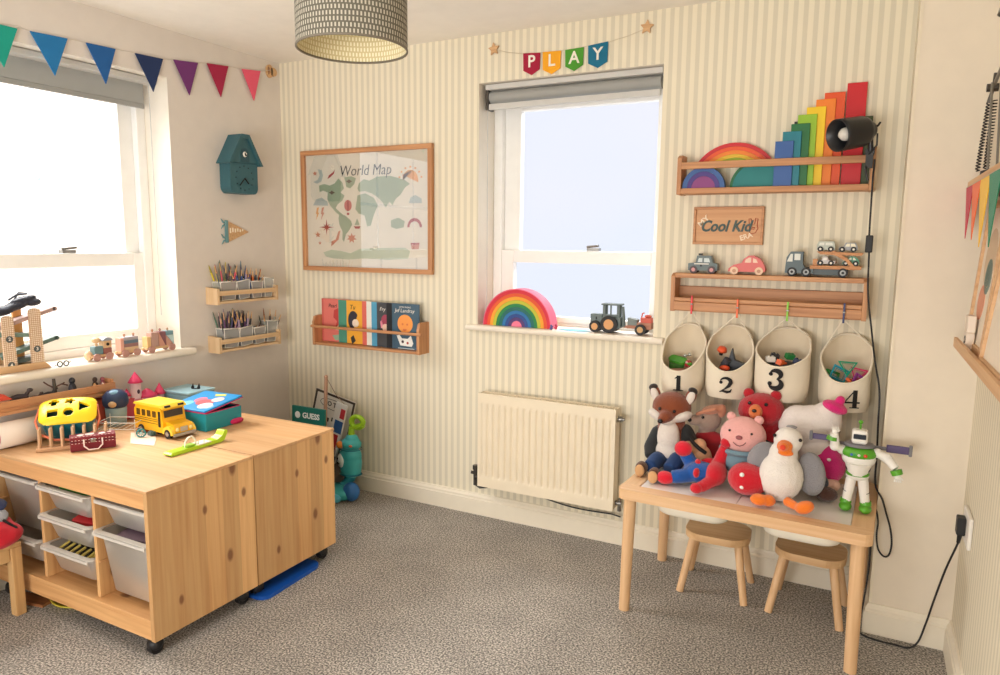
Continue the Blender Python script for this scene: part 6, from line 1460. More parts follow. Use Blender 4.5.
# ---- lunch box
t = thing('lunch_box', 'turquoise lunch box with a blue printed lid half open on the pine unit', 'box', (.44, -.95, Z0), .02)
TQ = plain((24, 142, 154), .45); PKT = plain((206, 30, 96), .45)
b = MB(TQ); b.box(-.115, .115, -.095, .095, 0, .006)
for q in ((-.115, .115, -.095, -.089, .006, .074), (-.115, .115, .089, .095, .006, .074), (-.115, -.109, -.089, .089, .006, .074), (.109, .115, -.089, .089, .006, .074)): b.box(*q)
b.build('base', t, bevel=.002)
b = MB(PKT); b.tube([(x, y, .0755) for x, y in rrect(-.113, .113, -.093, .093, .012, 3)], .0022, 6, closed=True); b.build('rim_trim', t)
b = MB(plain((60, 52, 60), .6)); b.box(-.105, .105, -.085, .085, .0065, .05); part_label(b.build('contents', t, bevel=.003), 'dark contents')
lm = Matrix.Translation((-.0, -.095, .078)) @ rotm(.17, -.03, -.06)
b = MB(plain((26, 142, 206), .4)); b.M = lm; b.box(-.120, .120, 0, .195, 0, .008); b.M = None; o = b.build('lid', t, bevel=.002)
b = MB(PKT); b.M = lm; b.box(-.1215, .1215, -.0012, .1965, -.003, -.0003); b.M = None; b.build('lid_trim', o)
for (pts, c) in ((circ(.02, .08, .045, 16, ry=.032), (214, 90, 100)), (circ(.055, .12, .03, 14, ry=.026), (240, 210, 200)), (circ(.06, .05, .035, 14, ry=.03), (236, 236, 240)), (circ(.09, .045, .02, 12), (150, 200, 226)), (circ(-.03, .10, .028, 12), (236, 120, 140)), ([(0, .15), (.05, .165), (.04, .18), (-.02, .17)], (236, 220, 90)), (circ(-.06, .05, .03, 12), (120, 200, 226)), (circ(.05, .085, .016, 12), (196, 50, 60))):
    b = MB(plain(c, .4)); b.prism(pts, lm @ Matrix.Translation((0, 0, .008)), .0006+.0003*(len(pts) % 3)); b.build('print_patch', o)
b = MB(PKT); b.ell((.118, .065, .013), (.010, .035, .012), pw=.8); b.build('handle', t)
# ---- pale blue box behind
t = thing('storage_box', 'pale blue cardboard box at the back of the pine unit behind the lunch box', 'box', (.15, -.80, Z0), .05)
b = MB(plain((140, 178, 190), .6)); b.box(-.09, .09, -.075, .075, 0, .082); b.build('box_body', t, bevel=.004)
b = MB(plain((158, 194, 204), .6)); b.box(-.092, .092, -.077, .077, .0825, .096); b.build('lid', t, bevel=.004)
t = thing('hair_clip', 'small dark two-pointed clip standing on the pale blue box', 'clip', (.19, -.79, Z0+.0965), .5)
b = MB(BLK); b.box(-.018, .020, -.003, .003, 0, .004)
for x in (-.014, .014): b.prism([(x-.008, .0041), (x+.008, .0041), (x+.003, .026)], frame((0, .002, 0), (1, 0, 0), (0, 0, 1), (0, -1, 0)), .004)
b.build('clip_body', t)
# ---- lime toy
t = thing('toy_ski', 'lime green plastic toy with a white loop band on the pine unit', 'toy', (.705, -1.215, Z0), PI/2+.0)
LM = plain((176, 214, 40), .3)
b = MB(LM); M_ = frame((0, .020, 0), (1, 0, 0), (0, 0, 1), (0, -1, 0))
b.prism([(-.128, .006), (-.118, .0005), (.10, .0005), (.118, .006), (.132, .030), (.134, .042), (.120, .044), (.108, .026), (.085, .016), (-.02, .014), (-.118, .014)], M_, .040); b.build('body', t, bevel=.003)
b = MB(plain((150, 196, 60), .3)); b.box(-.05, -.012, -.014, .014, .0145, .022); b.build('block', t, bevel=.002)
b = MB(plain((238, 234, 216), .5)); b.box(-.005, .055, -.0212, .0212, .013, .0175); o = b.build('band', t, bevel=.001)
for k in range(8): b = MB(plain((120, 150, 60), .5)); b.cb(.001+k*.0068, -.012+.008*(k % 4), .0178, .003, .003, .0012); b.build('band_dot', o)
b = MB(plain((238, 234, 216), .5)); b.tube([(-.048, 0, .014), (-.046, 0, .034), (-.034, 0, .048), (-.016, 0, .050), (-.004, 0, .036), (0, 0, .016)], .0035, 8); b.build('loop_handle', t)

# ================================================================ LEFT SILL (z = .842)
ZS = .8425
# ---- ramp racer
t = thing('ramp_racer', 'tall wooden ramp racer tower with zigzag tracks on the left window sill', 'toy', (-.035, -1.42, ZS))
RWD = plain((214, 184, 152), .6); RTR = wood((222, 188, 146), (204, 164, 120), 'z', name='tower_wood')
def dots_mat():
    m, nt_, bs = _base('dotted_birch'); tcn = nt_.nodes.new('ShaderNodeTexCoord'); v = nt_.nodes.new('ShaderNodeTexVoronoi'); v.inputs['Scale'].default_value = 130; v.inputs['Randomness'].default_value = .1
    nt_.links.new(tcn.outputs['Object'], v.inputs['Vector']); mr_ = nt_.nodes.new('ShaderNodeMapRange'); mr_.inputs[1].default_value = .32; mr_.inputs[2].default_value = .42
    nt_.links.new(v.outputs['Distance'], mr_.inputs[0]); mx_ = nt_.nodes.new('ShaderNodeMix'); mx_.data_type = 'RGBA'; mx_.inputs['A'].default_value = lin((236, 220, 200)); mx_.inputs['B'].default_value = lin((196, 160, 128)); nt_.links.new(mr_.outputs[0], mx_.inputs['Factor'])
    nt_.links.new(mx_.outputs['Result'], bs.inputs['Base Color']); bs.inputs['Roughness'].default_value = .6; return m
DM = dots_mat()
def tw(y0_, y1_, z1_, x0_, x1_, m):
    b = MB(m); c = (y0_+y1_)/2; w2 = (y1_-y0_)/2
    b.prism([(y0_, ZS+.028), (y1_, ZS+.028)]+[(c+w2*math.cos(a)*.92, z1_-w2*.5+w2*.5*math.sin(a)) for a in [PI*i/8 for i in range(9)]], frame((x0_, 0, 0), (0, 1, 0), (0, 0, 1), (1, 0, 0)), x1_-x0_); return b.build('tower', t, bevel=.0015, w=True)
tw(-1.395, -1.347, 1.088, -.012, -.003, DM); tw(-1.495, -1.450, 1.066, -.012, -.003, DM)
tw(-1.420, -1.385, 1.095, -.078, -.068, wood((236, 176, 106), (222, 154, 84), 'z', name='back_tower')); tw(-1.505, -1.465, 1.07, -.078, -.068, RTR)
b = MB(wood((222, 186, 142), (204, 160, 116), 'y', name='base_birch')); b.prism([(-1.62, ZS), (-1.322, ZS), (-1.335, ZS+.016), (-1.35, ZS+.0275), (-1.62, ZS+.0275)], frame((-.085, 0, 0), (0, 1, 0), (0, 0, 1), (1, 0, 0)), .085); b.build('base', t, bevel=.002, w=True)
for (ya, za, yb, zb_, c) in ((-1.50, 1.022, -1.285, 1.082, (186, 156, 150)), (-1.50, .995, -1.365, .982, (112, 140, 132)), (-1.50, .905, -1.285, .962, (92, 116, 108)), (-1.46, .882, -1.36, .892, (70, 84, 82))):
    d = Vector((0, yb-ya, zb_-za)); L2 = d.length; Mt = frame((-.04, ya, za), d, (1, 0, 0), d.cross(Vector((1, 0, 0))))
    b = MB(plain(c, .5)); b.M = Mt; b.box(0, L2, -.026, .026, -.005, .0); b.box(0, L2, -.026, -.021, .0, .010); b.box(0, L2, .021, .026, .0, .010); b.cyl((L2, -.026, .003), (L2, .026, .003), .009, n=14); b.M = None; b.build('track', t, w=True)
for y, z, n_ in ((-1.372, .925, '3'), (-1.472, .873, '4'), (-1.472, .975, '2')):
    b = MB(plain((80, 88, 90), .5)); b.prism(circ(y, z, .013, 18), frame((-.0028, 0, 0), (0, 1, 0), (0, 0, 1), (1, 0, 0)), .0015); b.mat(WHT); b.text(n_, f_left(-.0013, y, z), .018, .0003, off=.0004); b.build('number_disc', t, w=True)
t = thing('toy_digger', 'dark navy toy lying on top of the ramp racer tower', 'toy', (-.04, -1.44, 1.10))
blob('body', t, plain((40, 44, 58), .5), [((-.025, -1.485, 1.084), (.03, .055, .019), (.15, 0, 0)), ((-.025, -1.425, 1.103), (.03, .06, .018), (.3, 0, 0)), ((-.02, -1.368, 1.112), (.028, .032, .016)), ((-.02, -1.40, 1.125), (.02, .05, .012), (.2, 0, 0))], .004, 2, .005)
for p in ([(-.03, -1.45, 1.125), (-.03, -1.42, 1.143), (-.03, -1.38, 1.146)], [(-.05, -1.42, 1.12), (-.05, -1.40, 1.15), (-.045, -1.375, 1.145)]): b = MB(plain((50, 54, 66), .5)); b.tube(p, .004, 6); b.build('arm', t, w=True)
t = thing('toy_glasses', 'tiny black ring-shaped toy glasses on the front of the left window sill', 'toy', (.022, -1.30, ZS+.011))
for dy in (0, .026): b = MB(BLK); b.tube([(.022, -1.302+dy+.010*math.cos(2*PI*k/14), ZS+.0117+.010*math.sin(2*PI*k/14)) for k in range(14)], .0026, 6, closed=True); b.build('rim', t, w=True)
b = MB(BLK); b.tube([(.022, -1.325, ZS+.006), (.022, -1.312, ZS+.012)], .0016, 6); b.tube([(.022, -1.266, ZS+.012), (.022, -1.255, ZS+.02)], .0016, 6); b.build('temple', t, w=True)
# ---- train
def rail_wheel(o, x, y, r=.0165): b = MB(wood((196, 150, 138), (170, 122, 110), 'y', name='wheel_wood')); b.cyl((x-.004, y, ZS+r), (x+.004, y, ZS+r), r-.0003, n=20); b.build('wheel', o, w=True)
NAT = wood((226, 190, 146), (206, 164, 120), 'y', name='train_wood')
TRG = 'wooden train on the left window sill'
t = thing('train_engine', 'front engine of the wooden toy train on the left window sill', 'toy', (.01, -1.115, ZS), group=TRG)
b = MB(NAT); b.box(-.02, .02, -1.165, -1.065, ZS+.016, ZS+.026); b.build('chassis', t, bevel=.002, w=True)
b = MB(plain((226, 190, 150), .5)); b.ell((0, -1.168, ZS+.024), (.016, .016, .022)); b.build('nose', t, w=True)
b = MB(plain((110, 140, 144), .5)); b.box(-.017, .017, -1.15, -1.11, ZS+.0265, ZS+.062); b.build('boiler', t, bevel=.003, w=True)
b = MB(NAT); b.cyl((0, -1.13, ZS+.0625), (0, -1.13, ZS+.074), .006); b.ell((0, -1.13, ZS+.088), (.018, .018, .013)); b.build('chimney', t, w=True)
b = MB(NAT); b.box(-.018, .018, -1.108, -1.072, ZS+.052, ZS+.083); b.mat(plain((150, 92, 84), .5)); b.box(-.018, .018, -1.108, -1.072, ZS+.0265, ZS+.0515); b.build('cab', t, bevel=.002, w=True)
b = MB(BLK); b.cyl((.018, -1.09, ZS+.068), (.0195, -1.09, ZS+.068), .007, n=14); b.build('porthole', t, w=True)
b = MB(plain((160, 166, 176), .5)); b.prism([(-1.09+.022*math.cos(PI*i/10), ZS+.0835+.014*math.sin(PI*i/10)) for i in range(11)], frame((-.02, 0, 0), (0, 1, 0), (0, 0, 1), (1, 0, 0)), .04); b.build('cab_roof', t, bevel=.001, w=True)
for y in (-1.145, -1.088):
    for x in (.0245, -.0245): rail_wheel(t, x, y)
def wagon(y0_, y1_, label, blocks, pegs):
    t = thing('train_wagon', label, 'toy', (.01, (y0_+y1_)/2, ZS), group=TRG)
    b = MB(NAT); b.box(-.02, .02, y0_, y1_, ZS+.016, ZS+.026); b.cyl((0, y0_-.012, ZS+.021), (0, y0_, ZS+.021), .004, n=10); b.build('chassis', t, bevel=.001, w=True)
    for pts, c in blocks: b = MB(plain(c, .5)); b.prism([(y, ZS+z) for y, z in pts], frame((-.018, 0, 0), (0, 1, 0), (0, 0, 1), (1, 0, 0)), .036); b.build('block', t, bevel=.001, w=True)
    for y, z, c in pegs: b = MB(plain(c, .5)); b.cyl((0, y, ZS+z), (0, y, ZS+z+.006), .0035, n=8); b.ell((0, y, ZS+z+.009), .0055, n=10); b.build('peg', t, w=True)
    for y in (y0_+.022, y1_-.022):
        for x in (.0245, -.0245): rail_wheel(t, x, y)
def R_(y0_, y1_, z0_, z1_): return [(y0_, z0_), (y1_, z0_), (y1_, z1_), (y0_, z1_)]
wagon(-1.035, -.935, 'middle wagon of the wooden toy train, stacked with striped blocks', [(R_(-1.03, -1.015, .0265, .085), (228, 170, 150)), (R_(-1.012, -.945, .0265, .042), (224, 190, 150)), (R_(-1.012, -.945, .0425, .058), (160, 116, 110)), (R_(-1.012, -.945, .0585, .073), (104, 122, 138)), (R_(-1.012, -.945, .0735, .087), (176, 168, 172))], [(-1.0, .0875, (190, 140, 110)), (-.955, .0875, (190, 140, 110))])
wagon(-.905, -.755, 'rear wagon of the wooden toy train with triangular blocks', [(R_(-.90, -.882, .0265, .075), (232, 190, 130)), (R_(-.878, -.842, .0265, .093), (188, 150, 138)), ([(-.839, .0265), (-.805, .0265), (-.839, .093)], (206, 150, 130)), ([(-.803, .0275), (-.803, .093), (-.837, .093)], (140, 92, 96)), (R_(-.800, -.762, .074, .093), (120, 158, 170)), ([(-.800, .0265), (-.762, .0265), (-.800, .073)], (206, 156, 136)), ([(-.760, .0285), (-.760, .073), (-.797, .073)], (190, 216, 216))], [(-.86, .0935, (190, 140, 110)), (-.82, .0935, (160, 110, 100)), (-.78, .0935, (190, 150, 120))])

# ================================================================ RIGHT SILL (z = .967)
ZR = .9675
t = thing('rainbow_arch', 'large wooden rainbow arch with a pink outer edge on the right window sill', 'toy', (1.458, .05, ZR))
cols = [((214, 36, 60), 'crimson'), ((226, 84, 40), 'orange red'), ((238, 160, 40), 'amber'), ((190, 190, 50), 'olive yellow'), ((30, 130, 70), 'green'), ((20, 104, 96), 'dark teal'), ((30, 110, 170), 'blue'), ((36, 70, 140), 'deep blue'), ((78, 50, 110), 'violet')]
rs = [.176]+[.176-.0165*(k+1) for k in range(9)]
b = MB(plain((236, 110, 140), .5)); arch(b, 1.458, ZR, rs[0]+.0006, .181, .008, .085, 32); part_label(b.build('arch', t, bevel=.0015, w=True), 'pink outermost arch')
for k in range(9): b = MB(plain(cols[k][0], .5)); arch(b, 1.458, ZR, rs[k+1]+.0007, rs[k], .010, .075, 32); part_label(b.build('arch', t, bevel=.001, w=True), cols[k][1]+' arch')
b = MB(plain((238, 120, 150), .5)); arch(b, 1.458, ZR, 0, rs[9], .010, .075, 20); part_label(b.build('arch', t, bevel=.001, w=True), 'pink half-round centre')
# tractor and trailer
t = thing('toy_tractor', 'grey wooden toy tractor with black tyres on the right window sill', 'toy', (1.90, .05, ZR))
x0 = 1.823
TG = plain((104, 116, 116), .5)
b = MB(TG); b.prism([(0, .020), (0, .084), (.052, .080), (.056, .030), (.13, .03), (.13, .075), (.142, .075), (.142, .02)], f_back(x0, .072, ZR), .045) if False else b.box(x0, x0+.056, .03, .07, ZR+.022, ZR+.083); b.box(x0+.0563, x0+.142, .03, .07, ZR+.022, ZR+.072); b.build('bonnet', t, bevel=.003, w=True)
b = MB(TG)
for q in (.058, .124): b.box(x0+q, x0+q+.012, .030, .040, ZR+.0725, ZR+.124); b.box(x0+q, x0+q+.012, .060, .070, ZR+.0725, ZR+.124)
b.box(x0+.0705, x0+.1235, .030, .070, ZR+.0725, ZR+.082); b.box(x0+.092, x0+.098, .031, .039, ZR+.0822, ZR+.124); b.build('cab', t, bevel=.001, w=True)
b = MB(TG); b.box(x0+.052, x0+.144, .024, .076, ZR+.1245, ZR+.132); b.build('cab_roof', t, bevel=.002, w=True)
b = MB(TG); b.tube([(x0+.152, .05, ZR+.03), (x0+.150, .05, ZR+.08), (x0+.147, .05, ZR+.12)], [.010, .007, .005], 10); b.build('exhaust', t, w=True)
b = MB(BLK); b.box(x0+.026, x0+.032, .0285, .030, ZR+.058, ZR+.070); b.build('lamp', t, w=True)
for (x, r_) in ((x0+.026, .0265), (x0+.092, .0395)):
    for y in (.022, .078):
        b = MB(TYRE); b.cyl((x, y-.007, ZR+r_), (x, y+.007, ZR+r_), r_-.0004, n=28); o = b.build('wheel', t, w=True)
        b = MB(plain((216, 160, 106), .6)); b.cyl((x, y-.0082, ZR+r_), (x, y+.0082, ZR+r_), r_*.58, n=22); o2 = b.build('hub', o, w=True)
        b = MB(plain((190, 110, 70), .6)); b.cyl((x, y-.0092, ZR+r_), (x, y+.0092, ZR+r_), r_*.16, n=10); b.cyl((x, y-.0080, ZR+r_), (x, y-.0081, ZR+r_), .001, n=6); 
t = thing('toy_trailer', 'low wooden toy trailer with a red load hitched behind the tractor', 'toy', (2.04, .05, ZR))
CP = wood((186, 128, 100), (160, 100, 76), 'x', name='trailer_wood')
b = MB(CP); b.box(1.995, 2.105, .028, .072, ZR+.026, ZR+.040); b.box(1.973, 1.9948, .045, .055, ZR+.026, ZR+.036); b.build('chassis', t, bevel=.001, w=True)
b = MB(plain((120, 128, 124), .5)); b.prism([(1.998, ZR+.0405), (2.04, ZR+.0405), (2.04, ZR+.066), (1.998, ZR+.074)], f_back(0, .07, 0), .04); b.build('front_block', t, bevel=.001, w=True)
b = MB(CP); b.box(2.0405, 2.104, .03, .07, ZR+.0405, ZR+.054); b.build('deck', t, bevel=.001, w=True)
b = MB(plain((206, 90, 70), .5)); b.box(2.055, 2.103, .034, .066, ZR+.0545, ZR+.076); b.tube([(2.058, .04, ZR+.077), (2.062, .04, ZR+.095), (2.07, .04, ZR+.098)], .003, 6); b.ell((2.085, .05, ZR+.082), (.016, .012, .008)); b.build('red_load', t, w=True)
for y in (.020, .080):
    b = MB(TYRE); b.cyl((2.060, y-.006, ZR+.0245), (2.060, y+.006, ZR+.0245), .0242, n=24); o = b.build('wheel', t, w=True)
    b = MB(plain((200, 160, 110), .6)); b.cyl((2.060, y-.0072, ZR+.0245), (2.060, y+.0072, ZR+.0245), .0135, n=20); b.build('hub', o, w=True)
b = MB(plain((120, 190, 214), .5)); b.prism([(1.67, .02), (1.74, -.006), (1.80, .0), (1.825, .03), (1.74, .055), (1.70, .045)], Matrix.Translation((0, 0, ZR)), .002); simple('blue_card', 'pale blue card lying flat on the right window sill beside the tractor', 'card', b)
b = MB(plain((170, 212, 226), .5)); b.prism([(1.68, .05), (1.79, .062), (1.81, .09), (1.70, .088)], Matrix.Translation((0, 0, ZR)), .002); simple('blue_card', 'lighter blue card lying at the back of the right window sill', 'card', b)
for lc, c, lb in (((1.668, -.004, ZR+.009), (206, 60, 90), 'small red toy figure beside the rainbow on the right sill'), ((1.648, -.012, ZR+.007), (90, 90, 150), 'small blue toy figure next to the red one on the right sill')):
    b = MB(plain(c, .4)); b.ell((0, 0, 0), (.008, .006, .007)); b.ell((0, 0, .012), .0055); b.tube([(0, 0, .002), (.010, 0, .010)], .0025, 6); simple('toy_figure', lb, 'toy', b, 'tiny figures on the right sill', loc=lc)
# ================================================================ CORNER BEHIND THE PINE UNIT
t = thing('toy_vacuum', 'turquoise toy vacuum cleaner with a lime green loop handle against the wall', 'toy', (.56, -.13, 0))
TQ2 = plain((70, 186, 190), .35); TQ3 = plain((40, 150, 170), .35)
b = MB(TQ2)
for e in (((.54, -.12, .225), (.060, .050, .105)), ((.54, -.12, .19), (.058, .048, .07)), ((.54, -.12, .275), (.060, .05, .06))): b.ell(*e)
b.build('body', t, remesh=.006, smoothit=4, w=True)
b = MB(TQ2)
for e in (((.545, -.12, .352), (.055, .046, .045)), ((.55, -.12, .385), (.035, .032, .035))): b.ell(*e)
b.build('head', t, remesh=.005, smoothit=4, w=True)
b = MB(plain((24, 120, 140), .4)); b.lathe([(.0585, 0), (.0600, .003), (.0585, .006)], Matrix.Translation((.542, -.12, .318)) @ Matrix.Diagonal((1, .84, 1, 1)), 28); b.lathe([(.050, -.005), (.06, 0), (.050, .006)], Matrix.Translation((.54, -.12, .152)) @ Matrix.Diagonal((1, .84, 1, 1)), 28); b.build('seam', t, w=True)
b = MB(plain((240, 140, 50), .4)); b.ell((.505, -.158, .350), (.018, .014, .024), (0, 0, .5)); b.build('beak_patch', t, w=True)
b = MB(plain((214, 110, 70), .4)); b.ell((.572, -.160, .352), (.010, .006, .009)); b.build('eye_button', t, w=True)
b = MB(plain((226, 232, 228), .4)); b.ell((.508, -.157, .245), (.030, .014, .046), (0, 0, -.5)); o = b.build('face_panel', t, w=True)
b = MB(BLK); b.ell((.500, -.1725, .262), (.0035, .003, .008)); b.ell((.520, -.1695, .262), (.0035, .003, .008)); b.tube([(.498, -.171, .238), (.508, -.1735, .228), (.520, -.171, .232)], .003, 6); b.build('printed_face', o, w=True)
b = MB(plain((160, 206, 40), .35)); pts = [(.548, -.12, .41), (.550, -.12, .46)]+[(.585-.035*math.cos(a), -.12, .500+.038*math.sin(a)) for a in [PI*1.05-2*PI*.93*i/18 for i in range(19)]]
b.tube(pts, [.017, .015]+[.014]*19, 12); b.ell(pts[-1], .014); b.build('loop_handle', t, w=True)
b = MB(TQ3); b.tube([(.54, -.12, .14), (.53, -.13, .10), (.52, -.15, .075)], [.03, .026, .03], 14); b.build('neck', t, w=True)
b = MB(TQ2); b.ell((.515, -.165, .045), (.085, .07, .044), pw=.75); b.build('floor_head', t, w=True)
b = MB(plain((50, 116, 190), .35)); b.ell((.583, -.175, .062), (.044, .040, .0615)); part_label(b.build('side_wheel', t, w=True), 'blue rounded side wheel')
b = MB(plain((90, 190, 214), .35)); b.ell((.535, -.235, .030), (.030, .024, .029)); part_label(b.build('front_roller', t, w=True), 'light blue front roller')
t.scale = (1.1, 1.05, .83); t.location.x += .005
t = thing('bin_box', 'grey felt bin holding books in the corner behind the pine unit', 'bin', (.32, -.17, 0))
b = MB(cloth((120, 112, 104))); b.box(.15, .44, -.30, -.295, .002, .26); b.box(.15, .44, -.055, -.05, .002, .26); b.box(.15, .155, -.295, -.055, .002, .26); b.box(.435, .44, -.295, -.055, .002, .26); b.box(.15, .44, -.30, -.05, .0, .002); b.build('felt_walls', t, w=True)
b = MB(WHT); b.box(-.03, .03, -.02, .02, 0, .09); simple('white_box', 'small white box on the carpet beside the toy vacuum', 'box', b, loc=(.515, -.27, .0005), rot=(0, 0, .3), bevel=.004)
def slab(name, label, cat, c, w_, h_, th_, tilt, lean, colr, extra=None, group=None):
    """flat item leaning in the bin; local x width, z height"""
    t = thing(name, label, cat, c, rot=(lean, tilt, 0), group=group)
    b = MB(plain(colr, .5)); b.box(-w_/2, w_/2, -th_/2, th_/2, 0, h_); b.build('panel', t, bevel=.002)
    if extra: extra(t, w_, h_, th_)
    return t
def ex_board(t, w_, h_, th_):
    b = MB(plain((62, 52, 44), .5))
    for q in ((-w_/2, w_/2, 0, .012), (-w_/2, w_/2, h_-.012, h_), (-w_/2, -w_/2+.012, .012, h_-.012), (w_/2-.012, w_/2, .012, h_-.012)): b.box(q[0], q[1], -th_/2-.003, -th_/2-.0002, q[2], q[3])
    b.build('dark_frame', t)
    b = MB(BLK); M_ = f_back(0, -th_/2-.0002, h_*.84); b.text('GO TIME', M_, .036, .0006, off=.0008)
    for k in range(5): b.cb(-.06+.035*k, -th_/2-.0008, h_*.62-.01*(k % 2), .018, .001, .022)
    b.tube([(p[0]*.095, -th_/2-.0012, h_*.84+p[1]*.028) for p in circ(0, 0, 1, 20)], .0016, 5, closed=True); b.build('printing', t)
slab('board_game', 'white board with a dark frame leaning in the corner bin', 'board', (.330, -.085, .175), .275, .36, .012, .20, -.08, (222, 216, 206), ex_board)
def ex_book(t, w_, h_, th_):
    b = MB(plain((236, 240, 236), .5)); b.text('GUESS', f_back(.02, -th_/2-.0002, h_-.045), .040, .0006, off=.001); b.prism(circ(-.07, h_-.045, .018, 12), f_back(0, -th_/2-.0002, 0), .0008); b.build('lettering', t)
slab('picture_book', 'dark teal book with white lettering standing in front of the corner bin', 'book', (.435, -.325, .002), .22, .515, .014, -.0, -.03, (14, 104, 92), ex_book)
def ex_mag(t, w_, h_, th_):
    for (x0_, x1_, z0_, z1_, c) in ((-.03, .02, .05, .16, (190, 40, 50)), (-.02, .035, .17, .24, (40, 90, 150)), (-.035, .0, .25, .30, (230, 226, 220)), (.005, .035, .255, .31, (190, 50, 60)), (-.035, .035, .01, .04, (40, 60, 90))):
        b = MB(plain(c, .5)); b.box(x0_, x1_, -th_/2-.0012, -th_/2-.0002, z0_, z1_); b.build('cover_patch', t)
slab('magazine', 'narrow white red and blue magazine leaning right in the corner bin', 'magazine', (.405, -.125, .175), .075, .335, .012, .24, -.05, (226, 224, 220), ex_mag)
t = thing('wooden_stick', 'tall thin wooden stick with a string standing in the corner bin', 'stick', (.40, -.20, .003))
b = MB(wood((178, 138, 112), (150, 110, 86), 'z', name='stick_wood')); b.tube([(.425, -.21, .003), (.440, -.20, .35), (.448, -.19, .655)], [.0095, .010, .0095], 10); b.ell((.448, -.19, .657), .0105); b.build('shaft', t, w=True)
b = MB(plain((150, 120, 100), .8)); b.tube([(.450, -.18, .640), (.475, -.15, .56), (.50, -.11, .50)], .0016, 6); b.build('string', t, w=True)

# ================================================================ RIGHT WALL: SHELF AND LEDGE AT THE FRAME EDGE
RSH = wood((226, 184, 138), (206, 158, 112), 'y', name='birch_plank')
t = thing('picture_shelf', 'upper light wood shelf on the right wall, cut by the right edge', 'shelf', (3.23, -1.2, 1.555))
b = MB(RSH); b.box(3.190, W-.001, -2.2, -.285, 1.555, 1.573); b.build('board', t, bevel=.0015, w=True)
for y in (-.5, -1.9): b = MB(DKMETAL); b.box(W-.02, W-.002, y-.012, y+.012, 1.515, 1.5545); b.build('bracket', t, w=True)
t = thing('picture_ledge', 'lower light wood picture ledge on the right wall holding frames', 'shelf', (3.23, -1.2, 1.058))
b = MB(RSH); b.box(3.196, W-.001, -2.2, -.375, 1.058, 1.070); b.build('base_board', t, bevel=.001, w=True)
b = MB(RSH); b.box(3.185, 3.1955, -2.2, -.375, 1.058, 1.088); b.build('front_lip', t, bevel=.0015, w=True)
b = MB(RSH); b.box(W-.011, W-.001, -2.2, -.375, 1.0705, 1.120); b.build('back_rail', t, bevel=.0015, w=True)
def pframe(y0_, y1_, z1_, label, arts, xb=3.222, xt=3.250):
    t = thing('framed_picture', label, 'picture', (xb, (y0_+y1_)/2, 1.0705), group=None)
    h = z1_-1.0715; d = Vector((xt-xb, 0, h)); L2 = d.length; Mf = frame((xb, y0_, 1.0722), (0, 1, 0), d, d.cross(Vector((0, 1, 0))))
    w_ = y1_-y0_; s = 1
    b = MB(RSH); b.M = Mf
    for q in ((0, w_, 0, .018), (0, w_, L2-.018, L2), (0, .018, .018, L2-.018), (w_-.018, w_, .018, L2-.018)): b.box(q[0], q[1], q[2], q[3], -.006, .010)
    b.M = None; b.build('frame', t, bevel=.001, w=True)
    b = MB(plain((240, 226, 206), .7)); b.M = Mf; b.box(.019, w_-.019, .019, L2-.019, -.002, .002); b.M = None; o = b.build('print', t, w=True)
    for pts, c in arts:
        for sg in (-1, 1): b = MB(plain(c, .7)); b.prism([(p[0]*w_, p[1]*L2) for p in pts], Mf @ Matrix.Translation((0, 0, sg*.0022-.0004)), .0008); b.build('print_shape', o, w=True)
pframe(-.72, -.385, 1.50, 'oak frame with a pastel rainbow print leaning at the far end of the ledge', [(circ(.5, .62, .28, 20, ry=.2), (214, 190, 160)), (circ(.45, .5, .18, 16, ry=.12), (130, 150, 140)), (circ(.6, .32, .2, 16, ry=.12), (230, 160, 130))])
pframe(-1.25, -.83, 1.42, 'second oak frame leaning on the ledge, cut by the right edge', [(circ(.4, .5, .25, 20, ry=.2), (190, 186, 170)), (circ(.6, .7, .15, 16, ry=.1), (120, 110, 100))], xb=3.206, xt=3.240)
for k, (z, yy) in enumerate(((1.0705, -.51), (1.1215, -.53))):
    t = thing('wooden_block', 'cream photo cube with a dark mark, lower one on the ledge' if k == 0 else 'plain cream photo cube stacked on top of the lower one', 'block', (3.232, yy-.26, z))
    t.location = (3.2075, -.53 if k == 0 else -.533, z); t.scale = (.6, 1, 1)
    b = MB(plain((240, 224, 206), .5)); b.box(-.018, .018, -.026, .026, 0, .0505); b.build('cube', t, bevel=.004)
    if k == 0:
        b = MB(BLK); b.tube([(-.0188, -.008+.012*math.cos(a), .030+.010*math.sin(a)) for a in [2*PI*i/12 for i in range(12)]], .0016, 6, closed=True); b.cb(-.0188, .012, .016, .001, .004, .012); b.build('printed_mark', t)
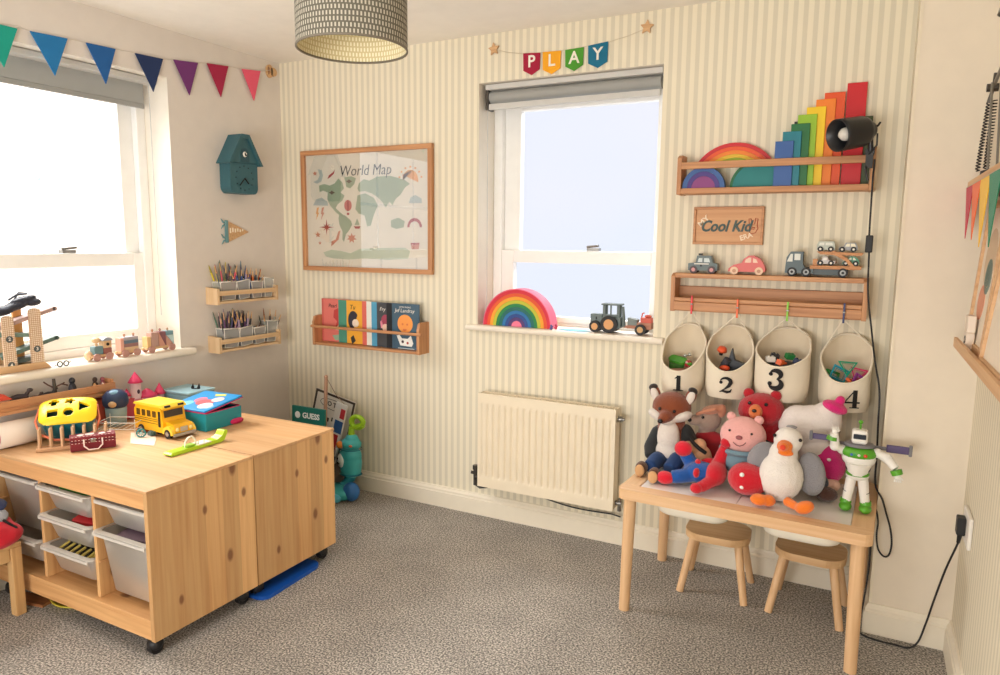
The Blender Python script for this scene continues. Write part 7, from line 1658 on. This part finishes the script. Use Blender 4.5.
# bunting hung from the shelf edge
t = thing('flag_bunting', 'short string of rainbow felt flags hanging under the right wall shelf', 'bunting', (3.188, -.8, 1.55))
FG = [((200, 16, 50), 'red', -.285, -.455, 1.395), ((246, 110, 40), 'orange', -.44, -.62, 1.390), ((250, 196, 40), 'yellow', -.60, -.80, 1.37), ((20, 130, 90), 'green', -.78, -.98, 1.37), ((24, 118, 180), 'blue', -1.0, -1.18, 1.37), ((18, 44, 92), 'navy', -1.22, -1.40, 1.37)]
for k, (c, nm, ya, yb, zt_) in enumerate(FG):
    b = MB(cloth(c)); b.prism([(ya, 1.5535), (yb, 1.5535), ((ya+yb)/2, zt_)], frame((3.1875-.0005*(k % 2), 0, 0), (0, 1, 0), (0, 0, 1), (1, 0, 0)), .002); part_label(b.build('flag', t, w=True), nm+' triangle flag')
b = MB(plain((210, 200, 184), .8)); b.tube([(3.1865, -.285, 1.5545), (3.1865, -1.45, 1.5545)], .001, 6); b.build('string', t, w=True)
# anglepoise lamp
t = thing('desk_lamp', 'sprung desk lamp standing on the upper shelf, cut by the right edge', 'lamp', (3.225, -.42, 1.5735))
b = MB(plain((70, 70, 74), .4, .5)); b.lathe([(0, 0), (.032, 0), (.032, .014), (.012, .02), (0, .02)], Matrix.Translation((3.228, -.50, 1.5735)), 24); b.build('lamp_base', t, w=True)
def coil(p0, p1, r, turns, rw):
    p0, p1 = Vector(p0), Vector(p1); d = (p1-p0); u = d.normalized(); a = u.cross(Vector((0, 0, 1))).normalized(); c = u.cross(a); n_ = turns*10
    return [p0+d*(i/n_)+(a*math.cos(2*PI*turns*i/n_)+c*math.sin(2*PI*turns*i/n_))*r for i in range(n_+1)]
p_base, p_el = (3.228, -.50, 1.60), (3.225, -.40, 1.845)
b = MB(METAL); b.tube([(3.236, -.50, 1.59), (3.236, -.41, 1.85)], .0035, 8); b.tube([(3.214, -.50, 1.59), (3.214, -.41, 1.85)], .0035, 8); b.build('lower_arm', t, w=True)
for q, r_ in ((((3.205, -.35, 1.600), (3.216, -.36, 1.80)), .0055), (((3.219, -.42, 1.60), (3.225, -.40, 1.80)), .007)):
    b = MB(plain((46, 40, 38), .35, .6)); b.tube(coil(*q, r_, 22, .0016), .0021, 5); b.build('spring', t, w=True)
b = MB(DKMETAL); b.cyl((3.205, -.375, 1.842), (3.235, -.375, 1.842), .012, n=16); b.tube([(3.222, -.37, 1.842), (3.224, -.37, 1.885)], .004, 8); b.tube([(3.214, -.365, 1.80), (3.222, -.375, 1.84)], .005, 8); b.build('elbow_joint', t, w=True)
b = MB(METAL); b.tube([(3.222, -.38, 1.845), (3.232, -.60, 1.93), (3.235, -.85, 2.0)], .005, 8); b.build('upper_arm', t, w=True)
b = MB(METAL); b.lathe([(.02, 0), (.03, -.02), (.05, -.07), (.052, -.08)], Matrix.Translation((3.21, -.88, 2.0)), 24); b.build('lamp_head', t, w=True)
